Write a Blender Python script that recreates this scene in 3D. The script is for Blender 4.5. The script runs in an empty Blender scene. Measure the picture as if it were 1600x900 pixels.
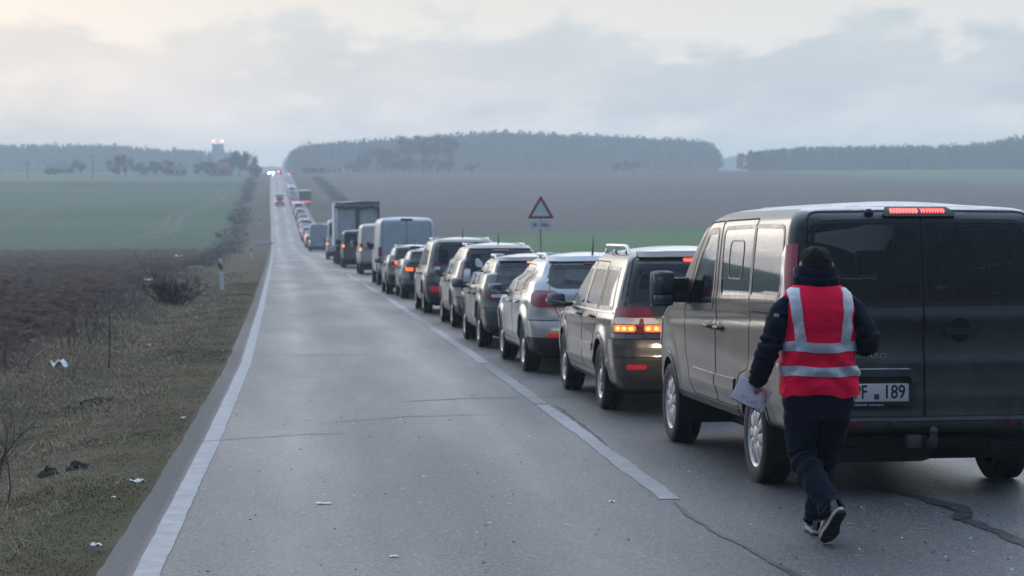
import bpy, bmesh, math, random
import numpy as np
from mathutils import Vector, Matrix, Euler

S = bpy.context.scene
COL = S.collection

# ------------------------------------------------------------------ camera
CAM_H = 1.78
cam_d = bpy.data.cameras.new('camera')
cam = bpy.data.objects.new('camera', cam_d)
COL.objects.link(cam)
cam.location = (0, 0, CAM_H + .03)          # the asphalt lies 3 cm above the terrain's zero
cam.rotation_euler = (math.radians(90 - 2.694), 0, -math.radians(6.094))
cam_d.sensor_width = 36.0
cam_d.lens = 76.5
cam_d.clip_start = 0.1
cam_d.clip_end = 9000
cam_d.dof.use_dof = True
cam_d.dof.focus_distance = 13.5
cam_d.dof.aperture_fstop = 5.2
S.camera = cam

# ------------------------------------------------------------------ world: overcast dusk sky
w = bpy.data.worlds.new('World')
S.world = w
w.use_nodes = True
SUN_EL, SUN_AZ = math.radians(9), math.radians(-22)      # low, ahead and a little to the left


def build_world():
    nt = w.node_tree
    nt.nodes.clear()
    N, L = nt.nodes.new, nt.links.new
    out = N('ShaderNodeOutputWorld')
    bg = N('ShaderNodeBackground')
    bg.inputs['Strength'].default_value = 0.1
    sky = N('ShaderNodeTexSky')
    sky.sky_type = 'NISHITA'
    sky.sun_disc = False
    sky.sun_elevation = SUN_EL
    sky.sun_rotation = SUN_AZ
    sky.air_density = 1.2
    sky.dust_density = 2.0
    tc = N('ShaderNodeTexCoord')
    sep = N('ShaderNodeSeparateXYZ')
    L(tc.outputs['Generated'], sep.inputs[0])

    def math_(op, a, b=None, c=None):
        m = N('ShaderNodeMath')
        m.operation = op
        for i, v in enumerate((a, b, c)):
            if v is None:
                continue
            if isinstance(v, (int, float)):
                m.inputs[i].default_value = v
            else:
                L(v, m.inputs[i])
        return m.outputs[0]

    def noise(scale, loc, stretch, detail, rough=.55):
        mp = N('ShaderNodeMapping')
        mp.inputs['Scale'].default_value = stretch
        mp.inputs['Location'].default_value = loc
        L(tc.outputs['Generated'], mp.inputs[0])
        n = N('ShaderNodeTexNoise')
        n.inputs['Scale'].default_value = scale
        n.inputs['Detail'].default_value = detail
        n.inputs['Roughness'].default_value = rough
        L(mp.outputs[0], n.inputs['Vector'])
        return n.outputs['Fac']

    def ramp(fac, stops):
        r = N('ShaderNodeValToRGB')
        el = r.color_ramp.elements
        while len(el) > 1:
            el.remove(el[0])
        el[0].position = stops[0][0]
        el[0].color = (*stops[0][1], 1)
        for p, c in stops[1:]:
            e = el.new(p)
            e.color = (*c, 1)
        L(fac, r.inputs[0])
        return r.outputs[0]

    def mix(fac, a, b):
        m = N('ShaderNodeMix')
        m.data_type = 'RGBA'
        for s, v in ((0, fac), (6, a), (7, b)):
            if isinstance(v, (int, float)):
                m.inputs[s].default_value = v
            elif isinstance(v, tuple):
                m.inputs[s].default_value = (*v, 1)
            else:
                L(v, m.inputs[s])
        return m.outputs[2]
    z = sep.outputs['Z']
    # high thin veil: pale at the horizon, cream a little above, cooler overhead
    veil = ramp(math_('MULTIPLY_ADD', z, 1.0, 0.0),
                [(0.0, (7.6, 7.4, 7.3)), (.03, (7.6, 7.5, 7.4)), (.085, (5.95, 5.9, 5.85)), (.16, (7.2, 7.25, 7.4)),
                 (.34, (10.2, 11.0, 12.2)), (.6, (11.6, 13.2, 15.6)), (1.0, (12.2, 14.2, 17.2))])
    # a bank of stratus low over the fields, ragged along its top
    n1 = noise(7, (0, 0, 0), (1, 1, 3.2), 6)
    n2 = noise(22, (3, 1, 0), (1, 1, 2.2), 5, .6)
    edge = math_('ADD', math_('MULTIPLY_ADD', n1, .08, -.04), math_('MULTIPLY_ADD', n2, .085, -.0425))
    zz = math_('ADD', z, edge)
    top = N('ShaderNodeMapRange')
    top.interpolation_type = 'SMOOTHSTEP'
    for i, v in enumerate((None, .062, .077, 1.0, 0.0)):
        if v is not None:
            top.inputs[i].default_value = v
    L(zz, top.inputs[0])
    bot = N('ShaderNodeMapRange')
    bot.interpolation_type = 'SMOOTHSTEP'
    for i, v in enumerate((None, .008, .048, 0.0, 1.0)):
        if v is not None:
            bot.inputs[i].default_value = v
    L(zz, bot.inputs[0])
    bank = math_('MULTIPLY', top.outputs[0], bot.outputs[0])
    n3 = noise(11, (5, 2, 1), (1, 1, 3.0), 5)
    bank = math_('MULTIPLY', bank, math_('MULTIPLY_ADD', n3, 1.7, -.05))
    cl = mix(math_('MINIMUM', bank, .95), veil, (4.1, 4.7, 5.25))
    # broken higher cloud so the whole dome is uneven in the same way
    n4 = noise(2.4, (1, 4, 2), (1, 1, 1.6), 6)
    hi = N('ShaderNodeMapRange')
    for i, v in enumerate((None, .42, .7, 0.0, .45)):
        if v is not None:
            hi.inputs[i].default_value = v
    L(n4, hi.inputs[0])
    hz = N('ShaderNodeMapRange')
    for i, v in enumerate((None, .10, .3, 0.0, 1.0)):
        if v is not None:
            hz.inputs[i].default_value = v
    L(z, hz.inputs[0])
    cl = mix(math_('MULTIPLY', hi.outputs[0], hz.outputs[0]), cl, (7.4, 8.4, 9.8))
    # the dusk glow is ahead; the sky behind is a deeper blue
    fwdness = math_('MULTIPLY_ADD', sep.outputs['Y'], .5, .5)
    dim = ramp(fwdness, [(0.0, (.09, .125, .18)), (.28, (.22, .28, .38)), (.52, (.72, .80, .90)), (.95, (1, 1, 1))])
    mul = N('ShaderNodeMix')
    mul.data_type = 'RGBA'
    mul.blend_type = 'MULTIPLY'
    mul.inputs[0].default_value = 1
    L(cl, mul.inputs[6])
    L(dim, mul.inputs[7])
    fin = mix(.90, sky.outputs[0], mul.outputs[2])
    L(fin, bg.inputs['Color'])
    L(bg.outputs[0], out.inputs[0])


build_world()

# ------------------------------------------------------------------ sun through overcast
sd = bpy.data.lights.new('sun', 'SUN')
sd.energy = 0.5
sd.angle = math.radians(25)
sd.color = (1.0, .93, .86)
sun = bpy.data.objects.new('sun', sd)
COL.objects.link(sun)
sdir = Vector((math.sin(SUN_AZ) * math.cos(SUN_EL), math.cos(SUN_AZ) * math.cos(SUN_EL), math.sin(SUN_EL)))
sun.rotation_euler = sdir.to_track_quat('Z', 'Y').to_euler()

vs = S.view_settings
S.display_settings.display_device = 'sRGB'
vs.view_transform = 'Standard'
vs.look = 'None'
vs.exposure = 0.5
vs.gamma = 1.0
vs.use_curve_mapping = False
S.render.engine = 'CYCLES'
S.cycles.use_denoising = True
S.cycles.denoiser = 'OPENIMAGEDENOISE'
S.cycles.max_bounces = 8
S.cycles.transparent_max_bounces = 24
S.cycles.volume_bounces = 1
S.cycles.sample_clamp_indirect = 6.0
S.cycles.caustics_reflective = False
S.cycles.caustics_refractive = False

# ------------------------------------------------------------------ helpers
rng = np.random.default_rng(7)
R = random.Random(11)


def tag(o, label=None, cat=None, group=None, kind=None):
    if label:
        o['label'] = label
    if cat:
        o['category'] = cat
    if group:
        o['group'] = group
    if kind:
        o['kind'] = kind
    return o


def empty(name, loc=(0, 0, 0), rot=(0, 0, 0)):
    o = bpy.data.objects.new(name, None)
    o.empty_display_size = .2
    COL.objects.link(o)
    o.location = loc
    o.rotation_euler = rot
    return o


def link(name, me, parent=None):
    o = bpy.data.objects.new(name, me)
    COL.objects.link(o)
    if parent is not None:
        o.parent = parent
    return o


class MB:
    """collects geometry for ONE mesh object"""

    def __init__(s):
        s.v, s.f, s.m = [], [], []

    def add(s, v, f, mi=0):
        b = len(s.v)
        s.v.extend([tuple(map(float, p)) for p in v])
        s.f.extend([tuple(int(i) + b for i in q) for q in f])
        s.m.extend([mi] * len(f))
        return s

    def grid(s, P, closed_u=False, closed_v=False, mi=0, flip=False):
        """P[nv][nu] array of points"""
        P = np.asarray(P, float)
        nv, nu = P.shape[:2]
        f = []
        for i in range(nv if closed_v else nv - 1):
            for j in range(nu if closed_u else nu - 1):
                a, b = i * nu + j, i * nu + (j + 1) % nu
                c, d = ((i + 1) % nv) * nu + (j + 1) % nu, ((i + 1) % nv) * nu + j
                f.append((a, d, c, b) if flip else (a, b, c, d))
        return s.add(P.reshape(-1, 3), f, mi)

    def box(s, c, d, bev=0.0, rot=None, mi=0):
        x, y, z = [h / 2 for h in d]
        bm = bmesh.new()
        bmesh.ops.create_cube(bm, size=1)
        for v in bm.verts:
            v.co = Vector((v.co.x * d[0], v.co.y * d[1], v.co.z * d[2]))
        if bev > 0:
            bmesh.ops.bevel(bm, geom=bm.edges[:] + bm.verts[:], offset=min(bev, .49 * min(d)), segments=2, profile=.6, affect='EDGES')
        m = Matrix.Translation(Vector(c))
        if rot is not None:
            m = m @ Euler(rot).to_matrix().to_4x4()
        bm.verts.index_update()
        s.add([m @ v.co for v in bm.verts], [[v.index for v in f.verts] for f in bm.faces], mi)
        bm.free()
        return s

    def tube(s, pts, r, n=8, cap=True, mi=0, closed=False):
        pts = [Vector(p) for p in pts]
        k = len(pts)
        rs = [r] * k if isinstance(r, (int, float)) else list(r)
        rings = []
        prev = None
        for i, p in enumerate(pts):
            if closed:
                t = pts[(i + 1) % k] - pts[i - 1]
            else:
                t = pts[min(i + 1, k - 1)] - pts[max(i - 1, 0)]
            t.normalize()
            if prev is None:
                a = Vector((0, 0, 1)) if abs(t.z) < .9 else Vector((1, 0, 0))
                u = t.cross(a).normalized()
            else:
                u = (prev - t * prev.dot(t)).normalized()
            prev = u
            vv = t.cross(u)
            rings.append([p + (u * math.cos(2 * math.pi * j / n) + vv * math.sin(2 * math.pi * j / n)) * rs[i] for j in range(n)])
        b = len(s.v)
        s.grid(np.array([[tuple(q) for q in rg] for rg in rings]), closed_u=True, closed_v=closed, mi=mi)
        if cap and not closed:
            s.f.append(tuple(b + j for j in range(n))[::-1])
            s.f.append(tuple(b + (k - 1) * n + j for j in range(n)))
            s.m += [mi, mi]
        return s

    def lathe(s, prof, n=32, axis='x', c=(0, 0, 0), mi=0, closed=False):
        """prof: list of (r, h); revolved about axis through c"""
        P = []
        for r, h in prof:
            row = []
            for j in range(n):
                a = 2 * math.pi * j / n
                p = (h, r * math.cos(a), r * math.sin(a)) if axis == 'x' else ((r * math.cos(a), r * math.sin(a), h) if axis == 'z' else (r * math.sin(a), h, r * math.cos(a)))
                row.append((p[0] + c[0], p[1] + c[1], p[2] + c[2]))
            P.append(row)
        return s.grid(P, closed_u=True, closed_v=closed, mi=mi)

    def ellipsoid(s, c, d, n=16, m=10, e=1.0, rot=None, mi=0):
        P = []
        M3 = Euler(rot).to_matrix() if rot is not None else None
        sp = lambda v: math.copysign(abs(v) ** e, v)
        for i in range(m + 1):
            t = -math.pi / 2 + math.pi * i / m
            row = []
            for j in range(n):
                a = 2 * math.pi * j / n
                p = Vector((d[0] / 2 * sp(math.cos(t)) * sp(math.cos(a)), d[1] / 2 * sp(math.cos(t)) * sp(math.sin(a)), d[2] / 2 * sp(math.sin(t))))
                if M3:
                    p = M3 @ p
                row.append((p.x + c[0], p.y + c[1], p.z + c[2]))
            P.append(row)
        return s.grid(P, closed_u=True, mi=mi)

    def mesh(s, name, mats, smooth=True, angle=40):
        me = bpy.data.meshes.new(name)
        me.from_pydata(s.v, [], s.f)
        if not isinstance(mats, (list, tuple)):
            mats = [mats]
        for m in mats:
            me.materials.append(m)
        if len(mats) > 1:
            me.polygons.foreach_set('material_index', s.m)
        me.update()
        if smooth:
            me.shade_smooth()
            try:
                me.set_sharp_from_angle(angle=math.radians(angle))
            except Exception:
                pass
        return me

    def build(s, name, mats, parent=None, smooth=True, angle=40, fixn=False):
        me = s.mesh(name, mats, smooth, angle)
        if fixn:
            bm = bmesh.new()
            bm.from_mesh(me)
            bmesh.ops.recalc_face_normals(bm, faces=bm.faces[:])
            bm.to_mesh(me)
            bm.free()
        return link(name, me, parent)


def raw_mesh(name, V, F, mat=None, smooth=False, uv=None, col=None):
    """fast mesh from numpy; F is (n,3) or (n,4)"""
    me = bpy.data.meshes.new(name)
    V = np.asarray(V, np.float32)
    F = np.asarray(F, np.int32)
    k = F.shape[1]
    me.vertices.add(len(V))
    me.vertices.foreach_set('co', V.ravel())
    me.loops.add(F.size)
    me.loops.foreach_set('vertex_index', F.ravel())
    me.polygons.add(len(F))
    me.polygons.foreach_set('loop_start', np.arange(0, F.size, k, dtype=np.int32))
    me.polygons.foreach_set('loop_total', np.full(len(F), k, np.int32))
    me.update(calc_edges=True)
    if uv is not None:
        l = me.uv_layers.new(name='UVMap')
        l.data.foreach_set('uv', np.asarray(uv, np.float32)[F.ravel()].ravel())
    if col is not None:
        a = me.color_attributes.new('tint', 'FLOAT_COLOR', 'POINT')
        c = np.ones((len(V), 4), np.float32)
        c[:, :3] = col
        a.data.foreach_set('color', c.ravel())
    if mat is not None:
        me.materials.append(mat)
    if smooth:
        me.shade_smooth()
    me.validate()
    return me


def copy_tree(o, parent=None):
    c = o.copy()
    COL.objects.link(c)
    if parent is not None:
        c.parent = parent
    for ch in list(o.children):
        copy_tree(ch, c)
    return c


# value noise ------------------------------------------------------
def _h(ix, iy, iz):
    n = (ix.astype(np.int64) * 374761393 + iy.astype(np.int64) * 668265263 + iz.astype(np.int64) * 2147483647) & 0xFFFFFFFF
    n = ((n ^ (n >> 13)) * 1274126177) & 0xFFFFFFFF
    n = n ^ (n >> 16)
    return (n & 0xFFFF) / 65535.0


def vnoise(x, y, z=0.0):
    x, y, z = np.broadcast_arrays(np.asarray(x, float), np.asarray(y, float), np.asarray(z, float))
    ix, iy, iz = np.floor(x), np.floor(y), np.floor(z)
    fx, fy, fz = x - ix, y - iy, z - iz
    fx, fy, fz = [t * t * (3 - 2 * t) for t in (fx, fy, fz)]
    ix, iy, iz = [t.astype(np.int64) for t in (ix, iy, iz)]
    r = 0
    for dx in (0, 1):
        for dy in (0, 1):
            for dz in (0, 1):
                r = r + _h(ix + dx, iy + dy, iz + dz) * (fx if dx else 1 - fx) * (fy if dy else 1 - fy) * (fz if dz else 1 - fz)
    return r * 2 - 1


def fbm(x, y, z=0.0, o=4):
    r, a, t = 0, 1.0, 0
    for k in range(o):
        r = r + a * vnoise(np.asarray(x) * 2 ** k + 17 * k, np.asarray(y) * 2 ** k - 9 * k, np.asarray(z) * 2 ** k)
        t += a
        a *= .5
    return r / t


# materials --------------------------------------------------------
class NT:
    def __init__(s, name):
        s.m = bpy.data.materials.new(name)
        s.m.use_nodes = True
        s.nt = s.m.node_tree
        s.b = s.nt.nodes['Principled BSDF']
        s.out = s.nt.nodes['Material Output']

    def n(s, t, **k):
        q = s.nt.nodes.new(t)
        for a, v in k.items():
            setattr(q, a, v)
        return q

    def set(s, q, i, v):
        if v is None:
            return
        sock = q.inputs[i]
        if isinstance(v, bpy.types.NodeSocket):
            s.nt.links.new(v, sock)
        elif isinstance(v, (tuple, list)) and sock.type == 'RGBA' and len(v) == 3:
            sock.default_value = (*v, 1)
        else:
            sock.default_value = v

    def math(s, op, a, b=None, c=None, clamp=False):
        q = s.n('ShaderNodeMath', operation=op, use_clamp=clamp)
        for i, v in enumerate((a, b, c)):
            s.set(q, i, v)
        return q.outputs[0]

    def mr(s, v, a, b, c=0., d=1., smooth=False):
        q = s.n('ShaderNodeMapRange')
        if smooth:
            q.interpolation_type = 'SMOOTHSTEP'
        for i, x in enumerate((v, a, b, c, d)):
            s.set(q, i, x)
        return q.outputs[0]

    def mix(s, f, a, b, blend='MIX'):
        q = s.n('ShaderNodeMix', data_type='RGBA', blend_type=blend)
        s.set(q, 0, f)
        s.set(q, 6, a)
        s.set(q, 7, b)
        return q.outputs[2]

    def mixf(s, f, a, b):
        q = s.n('ShaderNodeMix', data_type='FLOAT')
        s.set(q, 0, f)
        s.set(q, 2, a)
        s.set(q, 3, b)
        return q.outputs[0]

    def coord(s, which='Object', scale=(1, 1, 1), loc=(0, 0, 0)):
        t = s.n('ShaderNodeTexCoord').outputs[which] if which != 'Position' else s.n('ShaderNodeNewGeometry').outputs['Position']
        if scale == (1, 1, 1) and loc == (0, 0, 0):
            return t
        q = s.n('ShaderNodeMapping')
        s.set(q, 0, t)
        q.inputs['Scale'].default_value = scale
        q.inputs['Location'].default_value = loc
        return q.outputs[0]

    def noise(s, vec, scale, detail=4, rough=.5, dist=0):
        q = s.n('ShaderNodeTexNoise')
        s.set(q, 'Vector', vec)
        s.set(q, 'Scale', scale)
        s.set(q, 'Detail', detail)
        s.set(q, 'Roughness', rough)
        s.set(q, 'Distortion', dist)
        return q.outputs['Fac']

    def ramp(s, f, stops):
        q = s.n('ShaderNodeValToRGB')
        el = q.color_ramp.elements
        while len(el) > 1:
            el.remove(el[0])
        el[0].position = stops[0][0]
        el[0].color = (*stops[0][1], 1)
        for p, c in stops[1:]:
            el.new(p).color = (*c, 1)
        s.set(q, 0, f)
        return q.outputs[0]

    def bump(s, h, strength=.3, dist=.01):
        q = s.n('ShaderNodeBump')
        s.set(q, 'Strength', strength)
        s.set(q, 'Distance', dist)
        s.set(q, 'Height', h)
        s.set(s.b, 'Normal', q.outputs[0])
        return q.outputs[0]

    def p(s, **k):
        for a, v in k.items():
            s.set(s.b, {'col': 'Base Color', 'rough': 'Roughness', 'metal': 'Metallic', 'spec': 'Specular IOR Level', 'coat': 'Coat Weight',
                        'coatr': 'Coat Roughness', 'sheen': 'Sheen Weight', 'em': 'Emission Color', 'es': 'Emission Strength'}[a], v)
        return s


_mc = {}


def pbr(name, col, rough=.6, metal=0, var=.25, nscale=9., coat=0, em=None, es=0, spec=.5, bump=0):
    """plain surface with some uneven tone"""
    if name in _mc:
        return _mc[name]
    t = NT(name)
    if var > 0:
        f = t.noise(t.coord(), nscale, 5, .6)
        k = t.mr(f, .3, .7, 1 - var, 1 + var)
        q = t.n('ShaderNodeVectorMath', operation='SCALE')
        q.inputs[0].default_value = col
        t.set(q, 3, k)
        t.p(col=q.outputs[0])
        t.p(rough=t.mr(f, .3, .7, max(0, rough - .08), min(1, rough + .1)))
        if bump:
            t.bump(t.noise(t.coord(), nscale * 6, 4, .6), bump, .005)
    else:
        t.p(col=col, rough=rough)
    t.p(metal=metal, coat=coat, spec=spec)
    if em:
        t.p(em=em, es=es)
    _mc[name] = t.m
    return t.m


def paint(name, col, metal=.35, rough=.34, dirt=(.17, .165, .155), amt=.5, low=.75, coat=.7, top_amt=1.0):
    """car paint under winter road film: thicker low down and in uneven patches"""
    if name in _mc:
        return _mc[name]
    t = NT(name)
    co = t.coord()
    sep = t.n('ShaderNodeSeparateXYZ')
    t.set(sep, 0, co)
    n1 = t.noise(co, 2.3, 6, .62)
    n2 = t.noise(t.coord(scale=(1, 1, .25)), 16, 5, .65)
    n3 = t.noise(co, 160, 2, .6)
    zf = t.mr(sep.outputs[2], .25, 1.15, low, 0.0)
    f = t.math('ADD', t.math('MULTIPLY', t.mr(n1, .35, .7), amt), t.math('MULTIPLY', zf, t.mr(n2, .25, .65, .45, 1.1)))
    f = t.math('ADD', f, t.mr(n3, .56, .76, 0, .25))
    f = t.math('MINIMUM', f, .9)
    # near-white blended in unevenly where faces point upward
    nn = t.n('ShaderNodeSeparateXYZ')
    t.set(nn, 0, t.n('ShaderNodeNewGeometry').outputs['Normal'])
    top_pale = t.math('MULTIPLY', t.mr(nn.outputs[2], .94, .992, 0, .92, True), t.mr(t.noise(co, 9, 5, .65), .30, .50, .35, 1))
    c = t.mix(t.math('MULTIPLY', top_pale, top_amt), t.mix(f, col, dirt), (.76, .77, .79))
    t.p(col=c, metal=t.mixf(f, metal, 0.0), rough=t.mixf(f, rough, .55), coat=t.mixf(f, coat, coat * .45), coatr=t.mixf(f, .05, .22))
    _mc[name] = t.m
    return t.m


def glass(name, tint=(.55, .60, .61), film=.06, filmc=(.10, .115, .125)):
    """thin pane: clear tinted layer, dusty film, fresnel sheen"""
    if name in _mc:
        return _mc[name]
    t = NT(name)
    t.nt.nodes.remove(t.b)
    tr = t.n('ShaderNodeBsdfTransparent')
    tr.inputs[0].default_value = (*tint, 1)
    df = t.n('ShaderNodeBsdfDiffuse')
    df.inputs[0].default_value = (*filmc, 1)
    gl = t.n('ShaderNodeBsdfGlossy')
    gl.inputs['Roughness'].default_value = .03
    gl.inputs['Color'].default_value = (.95, .97, 1, 1)
    m1 = t.n('ShaderNodeMixShader')
    m2 = t.n('ShaderNodeMixShader')
    fn = t.noise(t.coord(), 5, 6, .65)
    fn2 = t.noise(t.coord(), 120, 2, .5)
    t.set(m1, 0, t.math('ADD', t.mr(fn, .3, .75, film * .4, film * 1.9), t.mr(fn2, .6, .8, 0, film * .7)))
    fr = t.n('ShaderNodeFresnel')
    fr.inputs[0].default_value = 1.5
    t.nt.links.new(tr.outputs[0], m1.inputs[1])
    t.nt.links.new(df.outputs[0], m1.inputs[2])
    t.set(m2, 0, fr.outputs[0])
    t.nt.links.new(m1.outputs[0], m2.inputs[1])
    t.nt.links.new(gl.outputs[0], m2.inputs[2])
    t.nt.links.new(m2.outputs[0], t.out.inputs[0])
    _mc[name] = t.m
    return t.m


def attr_mat(name, rough=.9, bumps=0, mul=1.0):
    if name in _mc:
        return _mc[name]
    t = NT(name)
    a = t.n('ShaderNodeAttribute')
    a.attribute_name = 'tint'
    t.p(col=a.outputs['Color'], rough=rough, spec=.25)
    _mc[name] = t.m
    return t.m

# ================================================================== THE LAND
_g = np.arange(-300, 4200, 1.0)
_s = np.interp(_g, [-300, 230, 320, 760, 860, 1100, 1500, 4200], [-.022, -.022, .024, .024, .0, -.012, .0, .0])
_z = np.concatenate([[0], np.cumsum((_s[1:] + _s[:-1]) / 2)])
_z -= np.interp(0, _g, _z)


def zr(y):
    return np.interp(y, _g, _z)


def slope(y):
    return float(np.interp(y, _g, _s))


def left_line(y):            # the painted line along the left edge of the road
    return np.interp(y, [-300, 11.5, 19.4, 30, 55, 140, 242, 350, 437, 580, 770, 1500, 4200],
                     [-.9, -.70, -.58, -.47, -.45, -.55, -.80, -1.2, -1.72, -2.3, -3.0, -6, -17])


def mid_line(y):             # the painted line between the lanes
    return left_line(y) + np.interp(y, [0, 15, 30, 60, 150, 4200], [3.2, 3.24, 3.26, 3.4, 3.5, 3.5])


EDGE_L, EDGE_R = -.26, 7.0


def field_left(y):
    return np.interp(y, [-300, 0, 27, 68, 130, 207, 300, 600, 770, 4200], [-4.2, -4.0, -3.6, -4.2, -5.0, -6.4, -7.2, -9, -10, -30])


def ground_z(x, y):
    x, y = np.asarray(x, float), np.asarray(y, float)
    z = zr(y)
    l = left_line(y) + EDGE_L
    d = l - x
    # left: flat shoulder, shallow ditch before the field
    fl = field_left(y)
    t = np.clip(d / np.maximum(l - fl, .1), 0, 1)
    z = z - np.where(d > 0, .02 + .20 * np.sin(np.pi * np.clip(t, 0, 1)) ** 2 * np.clip((t - .1) * 2, 0, 1), 0)
    z = z + np.where(d > 0, .04 * fbm(x * .9, y * .5, 3, 3) * np.clip(d, 0, 1) + .018 * fbm(x * 4, y * 4, 5, 3) * np.clip(d * 2, 0, 1), 0)
    r = left_line(y) + EDGE_R
    e = x - r
    z = z - np.where(e > 0, .03 + .5 * np.exp(-((e - 2.4) / 1.1) ** 2), 0)
    far = np.clip((np.abs(x) - 25) / 80, 0, 1)
    z = z + far * .35 * fbm(x / 60, y / 90, 1, 3)
    z = z + np.clip((x - 60) / 300, 0, 1) * np.clip((y - 300) / 400, 0, 1) * 2.2
    return z


def ysteps(a, b, k=.007, lo=.12):
    r = [a]
    while r[-1] < b:
        r.append(r[-1] + max(lo, k * abs(r[-1])))
    r[-1] = b
    return np.array(r)


def sheet(name, ys, xa, xb, ss, mat, zf=ground_z, extra=None, kind='structure', smooth=True):
    """ground sheet between the curves xa(y) and xb(y); ss in 0..1"""
    Y = np.repeat(ys[:, None], len(ss), 1)
    A, B = xa(ys)[:, None], xb(ys)[:, None]
    X = A + (B - A) * ss[None, :]
    Z = zf(X, Y)
    if extra is not None:
        Z = Z + extra(X, Y)
    V = np.stack([X, Y, Z], -1).reshape(-1, 3)
    nv, nu = X.shape
    i = np.arange(nv * nu).reshape(nv, nu)
    F = np.stack([i[:-1, :-1], i[:-1, 1:], i[1:, 1:], i[1:, :-1]], -1).reshape(-1, 4)
    if (xb(ys[:1]) < xa(ys[:1]))[0]:
        F = F[:, ::-1]
    me = raw_mesh(name, V, F, mat, smooth)
    o = link(name, me)
    o['kind'] = kind
    return o


def soil_mat(name, a, b, c, sc=1.0):
    t = NT(name)
    p = t.coord('Position')
    n1 = t.noise(p, .22 * sc, 5, .6)
    n2 = t.noise(p, 2.2 * sc, 6, .7)
    n3 = t.noise(p, 14 * sc, 5, .7)
    n4 = t.noise(t.coord('Position', (.10, 1, 1)), .03, 6, .65)
    c1 = t.mix(t.math('ADD', t.mr(n1, .35, .65, 0, .4), t.mr(n4, .38, .62, 0, .6)), a, b)
    c2 = t.mix(t.mr(n2, .42, .68), c1, c)
    t.p(col=t.mix(t.mr(n3, .3, .7, 0, .7), c2, tuple(v * .35 for v in a)), rough=.95, spec=.15)
    t.bump(t.math('ADD', n3, t.math('MULTIPLY', n2, 2.5)), .8, .08)
    return t.m


def crop_mat(name, a, b, soil):
    t = NT(name)
    p = t.coord('Position')
    n1 = t.noise(p, .02, 4, .55)
    n2 = t.noise(t.coord('Position', (1, .12, 1)), .35, 5, .6)
    n3 = t.noise(p, 3.0, 4, .7)
    n4 = t.noise(t.coord('Position', (.10, 1, 1)), .022, 5, .6)
    col = t.mix(t.math('ADD', t.mr(n1, .35, .65, 0, .5), t.mr(n4, .38, .62, 0, .5)), a, b)
    col = t.mix(t.mr(n2, .5, .75, 0, .45), col, soil)
    col = t.mix(t.mr(n3, .45, .75, 0, .5), col, tuple(v * .5 for v in soil))
    t.p(col=col, rough=.95, spec=.1)
    return t.m


def verge_mat():
    t = NT('verge_turf')
    p = t.coord('Position')
    n1 = t.noise(p, .7, 5, .6)
    n2 = t.noise(p, 3.2, 6, .65)
    n3 = t.noise(p, 30, 5, .7)
    col = t.ramp(n2, [(.30, (.020, .015, .010)), (.42, (.050, .038, .020)), (.52, (.066, .056, .026)), (.64, (.050, .058, .022)), (.78, (.13, .10, .062))])
    col = t.mix(t.mr(n1, .42, .62, 0, .6), col, (.105, .085, .058))
    col = t.mix(t.mr(n3, .38, .66, .25, 0), col, (.022, .020, .017))
    t.p(col=col, rough=.95, spec=.15)
    t.bump(t.math('ADD', n3, t.math('MULTIPLY', n2, 1.5)), .4, .02)
    return t.m


M_soil = soil_mat('ploughed_soil', (.056, .035, .026), (.018, .012, .010), (.120, .080, .058))
M_stub = soil_mat('fallow_soil', (.125, .088, .080), (.075, .058, .056), (.140, .108, .092), .3)
M_strip = soil_mat('dark_soil', (.055, .048, .050), (.045, .040, .044), (.065, .055, .055), .3)
M_crop = crop_mat('winter_crop', (.026, .070, .026), (.056, .104, .046), (.07, .065, .045))
M_crop2 = crop_mat('rough_grass', (.040, .112, .024), (.075, .140, .040), (.10, .09, .06))
M_far = crop_mat('far_grass', (.06, .125, .045), (.10, .15, .07), (.12, .11, .09))
M_verge = verge_mat()

road_l = lambda y: left_line(y) + EDGE_L
road_r = lambda y: left_line(y) + EDGE_R
verge_r = lambda y: left_line(y) + EDGE_R + np.interp(y, [0, 200, 400, 900, 4200], [3.2, 4.5, 9, 9, 9])
Y0 = -60.0


def clods(x, y):
    f = fbm(x * 2.3, y * 2.0, 2, 5)
    k = np.clip((np.abs(x - field_left(y))) / .8, 0, 1)
    return k * (.26 * f + .12 * np.abs(fbm(x * 7, y * 7, 9, 3)) + .05 * np.sin(x * 3.1 + fbm(x * .3, y * .1, 0, 2) * 3))


near = np.concatenate([np.linspace(0, .25, 90)[:-1], np.linspace(.25, 1, 26) ** 1.0])
ysn = np.concatenate([np.array([Y0, -20, 0, 12]), ysteps(18, 120, .0035, .1), ysteps(120, 247, .006)[1:]])


def slantL(y):
    return y


def edge_sheet(name, ya, yb, ny, xa, xb, ss, mat, extra=None):
    """sheet whose near and far borders are curves of x as well"""
    t = np.linspace(0, 1, ny)
    A, B = xa, xb
    X0 = None
    Ys = None
    rows = []
    for k in t:
        X = A + (B - A) * ss
        Y = ya(X) + (yb(X) - ya(X)) * k
        rows.append(np.stack([X, Y, ground_z(X, Y) + (extra(X, Y) if extra else 0)], -1))
    V = np.array(rows)
    nv, nu = V.shape[:2]
    i = np.arange(nv * nu).reshape(nv, nu)
    F = np.stack([i[:-1, :-1], i[:-1, 1:], i[1:, 1:], i[1:, :-1]], -1).reshape(-1, 4)
    if B < A:
        F = F[:, ::-1]
    o = link(name, raw_mesh(name, V.reshape(-1, 3), F, mat, True))
    o['kind'] = 'structure'
    return o


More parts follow.
